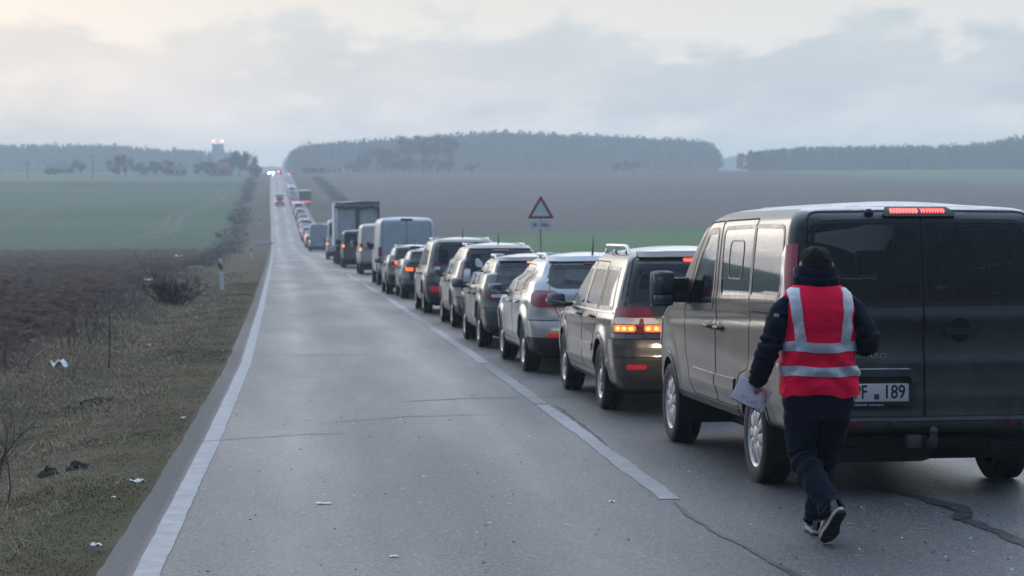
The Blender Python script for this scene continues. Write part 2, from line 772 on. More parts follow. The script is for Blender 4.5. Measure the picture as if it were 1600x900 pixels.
# left of the road
sheet('grass_verge', np.concatenate([np.array([Y0, -20, 0]), ysteps(6, 90, .003, .07), ysteps(90, 900, .01)[1:], np.array([1500, 2700.])]),
      road_l, field_left, np.linspace(0, 1, 40), M_verge)
far_l = lambda y: np.full_like(np.asarray(y, float), -14.0 - 1.0 * np.clip(np.asarray(y, float) - 60, 0, 1e9) * .15 - 6)
sheet('ploughed_field', ysn, field_left, far_l, np.linspace(0, 1, 110), M_soil, extra=clods)
sheet('ploughed_field', np.array([Y0, 0, 30, 60, 100, 150, 200, 247.]), far_l, lambda y: np.full_like(np.asarray(y, float), -700.), np.linspace(0, 1, 30) ** 2, M_soil,
      extra=lambda x, y: .04 + 0 * x)
wide = np.concatenate([np.linspace(0, .06, 24)[:-1], np.linspace(.06, 1, 40)])
far700 = lambda y: np.full_like(np.asarray(y, float), -700.)
sheet('crop_field', np.linspace(247, 588, 60), field_left, far700, wide, M_crop)
sheet('soil_strip', np.linspace(588, 650, 12), field_left, far700, wide, M_strip)
sheet('far_meadow', np.concatenate([np.linspace(650, 1000, 40), np.linspace(1050, 2700, 12)]), field_left, far700, wide, M_far)
# right of the road
sheet('roadside_bank', np.concatenate([np.array([Y0, 0]), ysteps(10, 900, .012, .3), np.array([1500, 2700.])]), road_r, verge_r, np.linspace(0, 1, 18), M_verge)
far1200 = lambda y: np.full_like(np.asarray(y, float), 1200.)


def right_border(x):
    return 292 + .62 * np.minimum(x, 90) + .12 * np.maximum(x - 90, 0) + 3 * fbm(x / 9, 0, 4, 2)


def right_crest(x):
    return np.interp(x, [-50, 150, 185, 200, 1200], [960, 930, 800, 545, 450])


# the right-hand fields share their borders; x starts at the bank's foot
def xline(name, ya, yb, ny, mat):
    ss = np.concatenate([np.linspace(0, .1, 40)[:-1], np.linspace(.1, 1, 50)])
    t = np.linspace(0, 1, ny)
    rows = []
    for k in t:
        Xg = 11.5 + (1200 - 11.5) * ss
        Y = ya(Xg) + (yb(Xg) - ya(Xg)) * k
        base = verge_r(Y)
        X = base + (1200 - base) * ss
        rows.append(np.stack([X, Y, ground_z(X, Y)], -1))
    V = np.array(rows)
    nv, nu = V.shape[:2]
    i = np.arange(nv * nu).reshape(nv, nu)
    F = np.stack([i[:-1, :-1], i[:-1, 1:], i[1:, 1:], i[1:, :-1]], -1).reshape(-1, 4)
    o = link(name, raw_mesh(name, V.reshape(-1, 3), F, mat, True))
    o['kind'] = 'structure'


c_ = lambda v: (lambda x: np.full_like(x, v))
xline('rough_meadow', c_(Y0), right_border, 60, M_crop2)
xline('fallow_field', right_border, right_crest, 60, M_stub)
xline('far_meadow', right_crest, c_(2700.), 30, M_far)


# the road ---------------------------------------------------------
def road_mat():
    t = NT('worn_asphalt')
    uv = t.n('ShaderNodeUVMap').outputs[0]
    sp = t.n('ShaderNodeSeparateXYZ')
    t.set(sp, 0, uv)
    u, v = sp.outputs[0], sp.outputs[1]
    p = t.coord('Position')
    n0 = t.noise(p, 46, 4, .75)
    n1 = t.noise(p, 19, 5, .7)
    n2 = t.noise(t.coord('Position', (1, .25, 1)), 1.6, 6, .65)
    n3 = t.noise(t.coord('Position', (1, .12, 1)), .8, 4, .55)
    # polished wheel tracks, two to a lane
    wt = None
    for c in (.75, 2.45, 4.15, 5.85):
        g = t.math('SUBTRACT', 1, t.math('MULTIPLY', t.math('ABSOLUTE', t.math('SUBTRACT', u, c)), 1.9), clamp=True)
        wt = g if wt is None else t.math('ADD', wt, g)
    wt = t.math('MULTIPLY', wt, t.mr(n2, .3, .7, .5, 1.1), clamp=True)
    lane = t.mr(u, 3.05, 3.25, 0, 1)
    col = t.mix(wt, (.036, .041, .049), (.060, .067, .077))
    col = t.mix(t.math('MULTIPLY', lane, .85), col, (.021, .024, .029))
    col = t.mix(t.mr(n2, .4, .75, 0, .45), col, (.036, .037, .039))
    col = t.mix(t.mr(n3, .50, .66, 0, .35), col, (.088, .096, .106))
    col = t.mix(t.mr(n0, .52, .66, 0, .8), col, (.27, .275, .28))
    col = t.mix(t.mr(n1, .50, .34, 0, .75), col, (.010, .011, .012))
    edge = t.math('ADD', t.mr(u, -.04, -.12, 0, .72), t.mr(u, 6.5, 6.9, 0, .5))
    col = t.mix(t.math('MULTIPLY', edge, t.mr(n2, .1, .4, .6, 1)), col, (.017, .018, .019))
    rg = t.math('ADD', t.mixf(wt, .48, .36), t.math('ADD', t.math('MULTIPLY', edge, .3), t.mr(n3, .4, .65, .05, -.07)))
    t.p(col=col, rough=rg, spec=.72)
    t.bump(t.math('ADD', t.math('MULTIPLY', n0, .7), n1), 1.0, .010)
    return t.m


M_road = road_mat()
ysr = np.concatenate([np.array([Y0, -20, 0]), ysteps(6, 60, .004, .08), ysteps(60, 960, .012, .5)[1:], np.array([1100, 1300, 1500, 2000, 2700.])])


def road_strip(name, ys, ua, ub, nu, mat, lift, uvs=True, jag=None):
    ss = np.linspace(0, 1, nu)
    a = ua(ys)[:, None]
    b = ub(ys)[:, None]
    if jag is not None:
        a = a + jag(ys, 0)[:, None]
        b = b + jag(ys, 1)[:, None]
    X = a + (b - a) * ss
    Y = np.repeat(ys[:, None], nu, 1)
    Z = zr(Y) + lift
    V = np.stack([X, Y, Z], -1).reshape(-1, 3)
    UV = np.stack([X - left_line(Y), Y], -1).reshape(-1, 2)
    i = np.arange(X.size).reshape(X.shape)
    F = np.stack([i[:-1, :-1], i[:-1, 1:], i[1:, 1:], i[1:, :-1]], -1).reshape(-1, 4)
    return link(name, raw_mesh(name, V, F, mat, True, uv=UV))


ragged = lambda y, k: .022 * fbm(y * 1.3, k * 9.0, 2, 4) + .007 * fbm(y * 7, k * 5., 1, 2)
tag(road_strip('road', ysr, road_l, road_r, 30, M_road, .03, jag=lambda y, k: ragged(y, k)), kind='structure')


def line_mat(name, col, wear):
    t = NT(name)
    p = t.coord('Position')
    n0 = t.noise(p, 60, 4, .75)
    n1 = t.noise(p, 5, 6, .7)
    f = t.math('ADD', t.mr(n1, .35, .75, 0, wear), t.mr(n0, .55, .75, 0, wear))
    t.p(col=t.mix(f, col, (.10, .104, .11)), rough=.6)
    t.bump(n0, .3, .004)
    return t.m


M_line = line_mat('road_paint', (.31, .315, .325), .6)
M_worn = line_mat('worn_road_paint', (.22, .23, .24), .9)
yse = np.concatenate([np.array([Y0, 0]), ysteps(6, 960, .01, .25)])
wj = lambda y, k: .008 * fbm(y * 3, k * 7., 4, 3)
tag(road_strip('edge_line', yse, lambda y: left_line(y) - .07, lambda y: left_line(y) + .07, 3, M_line, .034, jag=wj), kind='structure')
dashes = [(6.0, 9.5, 0), (14.25, 22.3, 0), (22.5, 29.5, 1), (29.6, 41, 0), (41, 47.5, 1), (47.5, 60, 0), (60, 64, 1), (64, 78, 0), (82, 96, 0), (101, 115, 1), (119, 140, 0), (146, 175, 1), (182, 210, 0)]
y_ = 222
while y_ < 900:
    dashes.append((y_, y_ + 14, 0))
    y_ += 22
for i, (a, b, wn) in enumerate(dashes):
    jg = lambda y, k: .022 * fbm(y * 2.2, k * 7. + 1, 4, 4)
    tag(road_strip('lane_marking', np.linspace(a, b, max(4, int((b - a) / (.12 if a < 60 else 1.5)))), lambda y: mid_line(y) - .072, lambda y: mid_line(y) + (.072 if not wn else .08), 3,
                   M_worn if wn else M_line, .034, jag=jg), kind='structure')
# stop mark and tar seams, cracks
M_tar = pbr('tar_seal', (.018, .019, .021), .45, var=.4, nscale=20)


def crack(name, pts, wdt, mat, lift=.035, seed=0, n=60, zf=None):
    pts = np.array(pts, float)
    t = np.linspace(0, len(pts) - 1, n)
    X = np.interp(t, np.arange(len(pts)), pts[:, 0])
    Y = np.interp(t, np.arange(len(pts)), pts[:, 1])
    ln = np.hypot(*(pts[-1] - pts[0]))
    X = X + .03 * fbm(t * 3, seed, 1, 3) * min(1, ln)
    Y = Y + .05 * fbm(t * 3, seed, 7, 3) * min(1, ln)
    d = np.stack([np.gradient(X), np.gradient(Y)], -1)
    d /= np.linalg.norm(d, axis=1)[:, None] + 1e-9
    nn = np.stack([-d[:, 1], d[:, 0]], -1)
    hw = wdt / 2 * (1 + .6 * fbm(t * 2.1, seed, 3, 3)) * np.clip(np.minimum(t, t[::-1]) * 2 + .2, 0, 1)
    A = np.stack([X, Y], -1) + nn * hw[:, None]
    B = np.stack([X, Y], -1) - nn * hw[:, None]
    V = np.stack([A, B], 1).reshape(-1, 2)
    V = np.concatenate([V, ((zr(V[:, 1]) if zf is None else zf(V[:, 0], V[:, 1])) + lift)[:, None]], 1)
    i = np.arange(n - 1) * 2
    F = np.stack([i, i + 1, i + 3, i + 2], -1)
    o = link(name, raw_mesh(name, V, F, mat))
    o['kind'] = 'structure'
    return o

# ================================================================== VEHICLES: shell built from a table of plan outlines
def pchip(x, y):
    x, y = np.asarray(x, float), np.asarray(y, float)
    h = np.diff(x)
    d = np.diff(y) / h
    m = np.zeros_like(y)
    for i in range(1, len(x) - 1):
        if d[i - 1] * d[i] > 0:
            w1, w2 = 2 * h[i] + h[i - 1], h[i] + 2 * h[i - 1]
            m[i] = (w1 + w2) / (w1 / d[i - 1] + w2 / d[i])
    m[0], m[-1] = d[0], d[-1]

    def f(q):
        q = np.clip(np.asarray(q, float), x[0], x[-1])
        i = np.clip(np.searchsorted(x, q) - 1, 0, len(x) - 2)
        t = (q - x[i]) / h[i]
        return ((1 + 2 * t) * (1 - t) ** 2 * y[i] + t * (1 - t) ** 2 * h[i] * m[i] + t * t * (3 - 2 * t) * y[i + 1] + t * t * (t - 1) * h[i] * m[i + 1])
    return f


def inpoly(px, py, poly):
    poly = np.asarray(poly, float)
    r = np.zeros(px.shape, bool)
    x0, y0 = poly[:, 0], poly[:, 1]
    x1, y1 = np.roll(x0, -1), np.roll(y0, -1)
    for a, b, c, d in zip(x0, y0, x1, y1):
        if b == d:
            continue
        k = ((b > py) != (d > py)) & (px < (c - a) * (py - b) / (d - b) + a)
        r ^= k
    return r


def nearest_on_poly(px, py, poly):
    poly = np.asarray(poly, float)
    best = np.full(px.shape, 1e9)
    bx, by = px.copy(), py.copy()
    for (a, b), (c, d) in zip(poly, np.roll(poly, -1, 0)):
        l2 = (c - a) ** 2 + (d - b) ** 2 + 1e-12
        t = np.clip(((px - a) * (c - a) + (py - b) * (d - b)) / l2, 0, 1)
        qx, qy = a + t * (c - a), b + t * (d - b)
        ds = np.hypot(px - qx, py - qy)
        k = ds < best
        best = np.where(k, ds, best)
        bx, by = np.where(k, qx, bx), np.where(k, qy, by)
    return best, bx, by


def rounded(poly, r, n=5):
    """round the corners; r may be a list"""
    poly = [Vector((p[0], p[1])) for p in poly]
    k = len(poly)
    rs = r if isinstance(r, (list, tuple)) else [r] * k
    out = []
    for i, p in enumerate(poly):
        a, b = poly[i - 1], poly[(i + 1) % k]
        u, v = (a - p), (b - p)
        lu, lv = u.length, v.length
        q = min(rs[i], .48 * lu, .48 * lv)
        if q < 1e-4:
            out.append((p.x, p.y))
            continue
        s, e = p + u / lu * q, p + v / lv * q
        for j in range(n + 1):
            t = j / n
            w_ = s * (1 - t) ** 2 + p * 2 * t * (1 - t) + e * t * t
            out.append((w_.x, w_.y))
    return out


def resample(path, step, closed):
    p = np.asarray(path, float)
    if closed:
        p = np.concatenate([p, p[:1]])
    l = np.concatenate([[0], np.cumsum(np.hypot(*np.diff(p, axis=0).T))])
    n = max(2, int(l[-1] / step) + 1)
    t = np.linspace(0, l[-1], n + (1 if closed else 0))
    q = np.stack([np.interp(t, l, p[:, 0]), np.interp(t, l, p[:, 1])], -1)
    return q[:-1] if closed else q


class Shell:
    def __init__(s, rows, bow=.05, fbow=.25, taper=(.03, .05), crown=.035, ym=None, flares=(), crease=(), rear=(), du=.045, dz=.035):
        s.rear = rear
        rows = np.asarray(rows, float)      # z, yr, yf, hw, rr, ry
        s.z0, s.z1 = rows[0, 0], rows[-1, 0]
        s.fn = [pchip(rows[:, 0], rows[:, k]) for k in range(1, 6)]
        s.rows, s.bow, s.fbow, s.taper, s.crown = rows, bow, fbow, taper, crown
        s.L = rows[:, 2].max()
        s.ym = ym or s.L * .5
        s.flares, s.crease = flares, crease
        s.du, s.dz = du, dz

    def par(s, z):
        yr, yf, hw, rr, ry = [f(z) for f in s.fn]
        rr = np.minimum(rr, hw * .6)
        y0 = yr + s.bow * ((hw - rr) / hw) ** 2
        Lc = 1.5708 * np.sqrt((rr ** 2 + ry ** 2) / 2)
        fr = np.minimum(.22, hw * .5)
        y1 = yf - s.fbow * ((hw - fr) / hw) ** 2
        return yr, yf, hw, rr, ry, y0, Lc, fr, y1

    def P(s, u, z, side=1):
        """u: distance round the plan outline from the start of the rear corner"""
        u, z = np.broadcast_arrays(np.asarray(u, float), np.asarray(z, float))
        yr, yf, hw, rr, ry, y0, Lc, fr, y1 = s.par(z)
        ys0 = y0 + ry
        sl = np.maximum(y1 - fr - ys0, .05)
        th = np.clip(u / Lc, 0, 1) * np.pi / 2
        x = hw - rr + rr * np.sin(th)
        y = y0 + ry * (1 - np.cos(th))
        k = u < 0
        xx = np.maximum(hw - rr + u, 0)
        x = np.where(k, xx, x)
        y = np.where(k, yr + s.bow * (xx / hw) ** 2, y)
        v = u - Lc
        k = v > 0
        y = np.where(k, ys0 + np.minimum(v, sl), y)
        v2 = v - sl
        k = v2 > 0
        Lf = 1.5708 * fr
        th = np.clip(v2 / Lf, 0, 1) * np.pi / 2
        x = np.where(k, hw - fr + fr * np.cos(th), x)
        y = np.where(k, ys0 + sl + fr * np.sin(th), y)
        v3 = v2 - Lf
        k = v3 > 0
        xx = np.maximum(hw - fr - v3, 0)
        x = np.where(k, xx, x)
        y = np.where(k, ys0 + sl + fr + s.fbow * (((hw - fr) / hw) ** 2 - (xx / hw) ** 2), y)
        # plan taper, flares and body creases
        t = np.where(y < s.ym, s.taper[0] * np.clip((s.ym - y) / s.ym, 0, 1) ** 2.4, s.taper[1] * np.clip((y - s.ym) / (s.L - s.ym), 0, 1) ** 2.4)
        sn = np.clip(x / hw, 0, 1) ** 6
        d = 0
        for (yc, zc, r, amp) in s.flares:
            q = np.hypot(y - yc, z - zc)
            d = d + amp * np.exp(-((q - r) / .085) ** 2)
        for (ya, za, yb, zb, amp, wd) in s.crease:
            zl = za + (zb - za) * np.clip((y - ya) / (yb - ya), 0, 1)
            d = d + amp * np.exp(-((z - zl) / wd) ** 2) * np.clip((y - ya) / .2, 0, 1) * np.clip((yb - y) / .2, 0, 1)
        x = x * (1 - t) + d * sn
        rw = np.clip((Lc * .55 - u) / .12, 0, 1)
        for (zc, amp, wd) in s.rear:              # swelling or hollow running across the tail
            y = y - rw * amp * np.exp(-((z - zc) / wd) ** 2)
        return np.stack([x * side, y, z], -1)

    def Nrm(s, u, z, side=1):
        e = .004
        a = s.P(u + e, z, side) - s.P(u - e, z, side)
        b = s.P(u, np.minimum(z + e, s.z1), side) - s.P(u, np.maximum(z - e, s.z0), side)
        n = np.cross(a, b) * side
        return n / (np.linalg.norm(n, axis=-1, keepdims=True) + 1e-9)

    def uz(s, face, a, z):
        """2D coordinate on a face -> (u, z)"""
        a, z = np.asarray(a, float), np.asarray(z, float)
        yr, yf, hw, rr, ry, y0, Lc, fr, y1 = s.par(z)
        if face == 'S':
            v = a - (y0 + ry)
            th = np.arccos(np.clip(1 - (a - y0) / ry, -1, 1))
            sl = np.maximum(y1 - fr - (y0 + ry), .05)
            thf = np.arcsin(np.clip((v - sl) / fr, 0, 1))
            return np.where(v >= 0, np.where(v > sl, Lc + sl + thf * fr, Lc + v), th / (np.pi / 2) * Lc), z
        if face == 'R':
            b = np.abs(a)
            th = np.arcsin(np.clip((b - (hw - rr)) / rr, 0, 1))
            return np.where(b <= hw - rr, b - (hw - rr), th / (np.pi / 2) * Lc), z
        return a, z                                      # 'U'

    def at(s, face, pts, off=0., side=-1):
        pts = np.asarray(pts, float)
        if face == 'R':
            sg = np.where(pts[..., 0] < 0, -1, 1)
            u, z = s.uz('R', pts[..., 0], pts[..., 1])
            p = s.P(u, z, 1)
            n = s.Nrm(u, z, 1)
            q = p + n * off
            q[..., 0] *= sg
            return q
        u, z = s.uz(face, pts[..., 0], pts[..., 1])
        p = s.P(u, z, 1) + s.Nrm(u, z, 1) * off
        p[..., 0] *= side
        return p

    # pieces that sit on the shell
    def ribbon(s, mb, face, path, wid, off=.003, side=-1, closed=False, step=.04, depth=.012, shift=0., mi=0):
        q = resample(path, step, closed)
        if closed:
            d = np.roll(q, -1, 0) - np.roll(q, 1, 0)
        else:
            d = np.gradient(q, axis=0)
        d /= np.linalg.norm(d, axis=1)[:, None] + 1e-9
        n = np.stack([-d[:, 1], d[:, 0]], -1)
        a, b = q + n * (shift + wid / 2), q + n * (shift - wid / 2)
        rows = [s.at(face, a, off - depth, side), s.at(face, a, off, side), s.at(face, b, off, side), s.at(face, b, off - depth, side)]
        mb.grid(np.array(rows), closed_u=closed, mi=mi)
        return mb

    def patch(s, mb, face, poly, off=.004, side=-1, rings=4, depth=.012, dome=0., mi=0, step=.03):
        q = resample(poly, step, True)
        c = q.mean(0)
        rows = [s.at(face, q, off - depth, side)]
        for k in range(rings + 1):
            t = 1 - k / rings
            rows.append(s.at(face, c + (q - c) * max(t, 1e-4), off + dome * (1 - t * t), side))
        mb.grid(np.array(rows), closed_u=True, mi=mi)
        return mb

    # the shell itself, cut into regions
    def cut(s, regions, roof_split=True, holes=True):
        """regions: dicts name, face (S/R/U/F), poly, side(-1,1,0), first match wins. returns {name: (V, F)}"""
        # levels spaced by arc length of the section
        zz = np.linspace(s.z0, s.z1, 400)
        ln = np.concatenate([[0], np.cumsum(np.hypot(np.diff(zz), np.diff(s.fn[2](zz))))])
        nz = int(ln[-1] / s.dz) + 1
        zs = np.interp(np.linspace(0, ln[-1], nz), ln, zz)
        yr, yf, hw, rr, ry, y0, Lc, fr, y1 = s.par(zs)
        sl = np.maximum(y1 - fr - (y0 + ry), .05)
        Lf = 1.5708 * fr
        nR, nC, nS, nFc, nF = max(6, int(.7 / s.du)), max(5, int(.25 / s.du)), int((s.L - .3) / s.du), 5, max(5, int(.35 / s.du))
        U, seg = [], []
        for i in range(nR):
            U.append(-(hw - rr) * (1 - i / nR)); seg.append('R')
        for i in range(nC):
            U.append(Lc * i / nC); seg.append('C')
        for i in range(nS):
            U.append(Lc + sl * i / nS); seg.append('S')
        for i in range(nFc):
            U.append(Lc + sl + Lf * i / nFc); seg.append('K')
        for i in range(nF + 1):
            U.append(Lc + sl + Lf + (hw - fr) * i / nF); seg.append('F')
        U = np.array(U).T                                 # nz, nu
        seg = np.array(seg)
        Z = np.repeat(zs[:, None], U.shape[1], 1)
        seg2 = np.repeat(seg[None], nz, 0)
        out = {}
        LC2 = np.repeat(Lc[:, None], U.shape[1], 1)
        for side in (-1, 1):
            u, z = U.copy(), Z.copy()
            moved = np.zeros(u.shape, bool)
            tol = .52 * max(s.du, s.dz)

            def coords():
                p = s.P(u, z, 1)
                return p[..., 0], p[..., 1]
            for rg in regions:
                if rg.get('side', 0) not in (0, side) or rg.get('nosnap') or rg['face'] == 'F':
                    continue
                x, y = coords()
                f = rg['face']
                if f == 'S':
                    a, ok = y, ((seg2 == 'S') | ((seg2 == 'C') & (u > LC2 * .8)))
                    pol = rg['poly']
                elif f == 'R':
                    a, ok = x * (1 if rg.get('side', 0) == 0 else side), ((seg2 == 'R') | ((seg2 == 'C') & (u < LC2 * .3)))
                    pol = rg['poly']
                else:
                    a, ok = u, (seg2 != 'F')
                    pol = rg['poly']
                pol = np.array(pol)
                if f == 'R' and rg.get('side', 0) == 0:
                    pol = pol
                ds, bx, by = nearest_on_poly(a, z, pol)
                k = ok & (ds < tol) & ~moved
                if f == 'R' and rg.get('side', 0) != 0:
                    bx, a = bx * side, a * side
                un = u + (bx - a)
                k &= (by > s.z0 + .001) & (by < s.z1 - .001)
                u = np.where(k, un, u)
                z = np.where(k, by, z)
                moved |= k
            P3 = s.P(u, z, 1)
            x, y = P3[..., 0], P3[..., 1]
            uc = (u[:-1, :-1] + u[1:, :-1] + u[:-1, 1:] + u[1:, 1:]) / 4
            zc = (z[:-1, :-1] + z[1:, :-1] + z[:-1, 1:] + z[1:, 1:]) / 4
            xc = (x[:-1, :-1] + x[1:, :-1] + x[:-1, 1:] + x[1:, 1:]) / 4
            yc = (y[:-1, :-1] + y[1:, :-1] + y[:-1, 1:] + y[1:, 1:]) / 4
            sc = seg2[:-1, :-1]
            lc = LC2[:-1, :-1]
            own = np.full(uc.shape, -1)
            for i, rg in enumerate(regions):
                if rg.get('side', 0) not in (0, side):
                    continue
                f = rg['face']
                pol = np.array(rg['poly'], float)
                if f == 'S':
                    k = inpoly(yc, zc, pol) & ((sc == 'S') | (sc == 'K') | ((sc == 'C') & (uc > lc * .45)))
                elif f == 'R':
                    xs = xc if rg.get('side', 0) == 0 else xc * side
                    k = inpoly(xs, zc, pol) & ((sc == 'R') | ((sc == 'C') & (uc < lc * .75)))
                elif f == 'F':
                    k = inpoly(xc, zc, pol) & ((sc == 'F') | (sc == 'K'))
                else:
                    k = inpoly(uc, zc, pol) & (sc != 'F')
                own = np.where((own < 0) & k, i, own)
            P3[..., 0] *= side
            nvv, nuu = u.shape
            idx = np.arange(nvv * nuu).reshape(nvv, nuu)
            Q = np.stack([idx[:-1, :-1], idx[:-1, 1:], idx[1:, 1:], idx[1:, :-1]], -1)
            if side < 0:
                Q = Q[..., ::-1]
            V = P3.reshape(-1, 3)
            for i in list(range(len(regions))) + [-1]:
                k = own == i
                if not k.any():
                    continue
                nm = 'body' if i < 0 else regions[i]['name']
                key = nm if i < 0 else (nm, i, regions[i].get('side', 0) or (side if regions[i].get('per_side', regions[i]['face'] != 'F') else 0))
                out.setdefault(key, MB()).add_np(V, Q[k])
            # roof cap goes to the body
            top = s.P(U[-1], Z[-1], 1)
            ya, yb = top[:, 1].min(), top[:, 1].max()
            h = hw[-1]
            rows = []
            for kk in np.linspace(1, 0, 9):
                q = top.copy()
                q[:, 0] *= kk
                q[:, 1] = np.clip(q[:, 1], ya + (1 - kk) * .0, yb)
                q[:, 2] += s.crown * (1 - kk ** 2) * np.clip((q[:, 1] - ya) / .5, 0, 1) ** .6 * np.clip((yb - q[:, 1]) / .5, 0, 1) ** .6
                q[:, 0] *= side
                rows.append(q)
            out.setdefault('body', MB()).grid(np.array(rows), flip=side < 0)
        return out


def _add_np(self, V, Q):
    q = np.asarray(Q).reshape(-1, np.asarray(Q).shape[-1])
    used, inv = np.unique(q, return_inverse=True)
    self.add(V[used], inv.reshape(q.shape))
    return self


MB.add_np = _add_np


def weld(me, d=.0006):
    bm = bmesh.new()
    bm.from_mesh(me)
    bmesh.ops.remove_doubles(bm, verts=bm.verts[:], dist=d)
    bm.to_mesh(me)
    bm.free()
    me.shade_smooth()
    try:
        me.set_sharp_from_angle(angle=math.radians(38))
    except Exception:
        pass


# shared small parts
M_rubber = pbr('tyre_rubber', (.011, .011, .012), .82, var=.5, nscale=14, bump=.3)
M_rim = pbr('alloy', (.25, .25, .26), .38, .75, var=.25)
M_hub = pbr('hubcap_plastic', (.34, .34, .35), .42, .35, var=.22)
M_black = pbr('black_plastic', (.020, .021, .023), .5, var=.3)
M_grey_pl = pbr('grey_plastic', (.055, .058, .062), .55, var=.35)
M_trim = pbr('window_surround', (.010, .010, .011), .35, var=.2)
M_dark = pbr('underbody', (.012, .012, .013), .85, var=.4)
M_seat = pbr('seat_cloth', (.030, .031, .034), .9, var=.3)
M_inner = pbr('cabin_lining', (.035, .035, .038), .9, var=.2)
M_chrome = pbr('chrome', (.6, .61, .62), .15, 1.0, var=.1)
M_white_pl = pbr('plate_white', (.62, .62, .60), .45, var=.08)
M_ink = pbr('plate_ink', (.012, .012, .016), .5, var=0)
M_mirror = pbr('mirror_glass', (.55, .62, .7), .03, 1.0, var=0)
M_rust = pbr('muffler', (.25, .19, .13), .6, .4, var=.35)
M_glass = glass('window_glass', (.86, .90, .90), .04)
M_glass_dk = glass('privacy_glass', (.26, .30, .32), .04, (.05, .062, .074))
M_glass_rear = glass('rear_glass', (.80, .85, .86), .035, (.055, .07, .08))
M_rail = pbr('roof_rail_metal', (.50, .51, .52), .4, .5, var=.1)


def lens(name, col, em=None, es=0, coat=.8):
    if name in _mc:
        return _mc[name]
    t = NT(name)
    co = t.coord()
    n = t.noise(co, 4, 3)
    wv = t.n('ShaderNodeTexWave')
    t.set(wv, 0, co)
    wv.inputs['Scale'].default_value = 26
    t.p(col=t.mix(t.mr(n, .4, .7, 0, .4), col, tuple(v * .55 for v in col)), rough=.16, coat=coat, coatr=.05)
    t.bump(wv.outputs[1], .25, .004)
    if em:
        t.p(em=em)
        g = t.math('MULTIPLY', t.mr(wv.outputs[1], 0, 1, .6, 1.2), es)
        t.p(es=g)
    _mc[name] = t.m
    return t.m


M_red = lens('red_lens', (.20, .006, .013))
M_redvan = lens('crimson_lens', (.40, .035, .06))
M_redlit = lens('red_lens_lit', (.45, .02, .02), (1, .05, .035), 1.8)
M_redhot = lens('brake_lens_lit', (.5, .02, .02), (1, .055, .04), 3.6)
M_amber = lens('amber_lens_lit', (.6, .10, .03), (1, .16, .03), 1.1)
M_amberhot = lens('amber_lens_hot', (.7, .4, .1), (1, .36, .08), 2.1)
M_amber2 = lens('orange_lens_lit', (.6, .16, .05), (1, .27, .06), 2.2)
M_clear = lens('clear_lens', (.70, .67, .67))
M_refl = lens('reflector_red', (.42, .018, .022), (1, .04, .05), .12)
M_head = lens('headlamp_lit', (.8, .8, .75), (1, .93, .80), 10)


_wheels = {}


def wheel_mesh(r, wd, style, rimr):
    key = (r, wd, style, rimr)
    if key in _wheels:
        return _wheels[key]
    h = wd / 2
    ty = MB()
    ty.lathe([(rimr, h * .80), (rimr + .01, h * .92), (r * .80, h * 1.0), (r * .93, h * .97), (r * .985, h * .84), (r, h * .6), (r, h * .38), (r - .011, h * .36), (r - .011, h * .28), (r, h * .26), (r + .001, 0.02),
              (r - .011, .01), (r - .011, -.01), (r + .001, -.02), (r, -h * .26), (r - .011, -h * .28), (r - .011, -h * .36), (r, -h * .38), (r, -h * .6), (r * .985, -h * .84), (r * .9, -h), (rimr, -h * .85)], 44)
    rm = MB()
    o = h * .78
    rm.lathe([(rimr + .012, o + .004), (rimr + .004, o + .012), (rimr - .012, o + .004), (rimr - .03, o - .03), (rimr - .04, -h * .5)], 44)
    rm.lathe([(rimr - .035, -h * .2), (.02, -h * .2)], 24, mi=1)                # dark dish behind the spokes
    ns = {'cap': 10, 'five': 5, 'six': 6, 'seven': 7, 'ten': 10}[style]
    for i in range(ns):
        a0 = 2 * math.pi * (i + .3) / ns
        if style == 'cap':                                                       # broad blades with slots between
            P = []
            for t in np.linspace(0, 1, 6):
                rr_ = .05 + (rimr - .055) * t
                hw_ = (.020 + .036 * t)
                sw = .16 * t
                ca, sa = math.cos(a0 + sw), math.sin(a0 + sw)
                ox = o + .012 * math.sin(math.pi * min(1, t * 1.1)) - .006 * t
                row = []
                for k, dz_ in ((-1, -.022), (-.8, 0), (0, .007), (.8, 0), (1, -.022)):
                    row.append((ox + dz_, rr_ * ca - k * hw_ * sa, rr_ * sa + k * hw_ * ca))
                P.append(row)
            rm.grid(P)
        else:
            for ds in ((-.11, .11) if ns == 5 else (0,)):
                P = []
                for t in np.linspace(0, 1, 5):
                    rr_ = .05 + (rimr - .062) * t
                    hw_ = .017 + .012 * abs(t - .4) + (.006 if ns > 5 else 0)
                    a = a0 + ds * (.6 + .6 * t)
                    ca, sa = math.cos(a), math.sin(a)
                    ox = o - .012 - .012 * (1 - t) + .008 * math.sin(3.1 * t)
                    P.append([(ox + dz_, rr_ * ca - k * hw_ * sa, rr_ * sa + k * hw_ * ca) for k, dz_ in ((-1, -.04), (-.85, 0), (.85, 0), (1, -.04))])
                rm.grid(P)
    rm.lathe([(.075, o - .03), (.072, o + .004), (.05, o + .014), (.0005, o + .016)], 20)
    a, b = ty.mesh('tyre', M_rubber), rm.mesh('rim', [M_hub if style == 'cap' else M_rim, M_dark])
    _wheels[key] = (a, b)
    return a, b


def add_wheels(root, xo, ys_, r, wd, style, rimr, steer=0.):
    for y in ys_:
        for sd in (-1, 1):
            wh = empty('wheel')
            wh.parent = root
            wh.location = (sd * (xo - wd / 2), y, r)
            wh.rotation_euler = (R.random() * 2, 0, 0 if sd > 0 else math.pi)
            a, b = wheel_mesh(r, wd, style, rimr)
            link('tyre', a, wh)
            link('rim', b, wh)


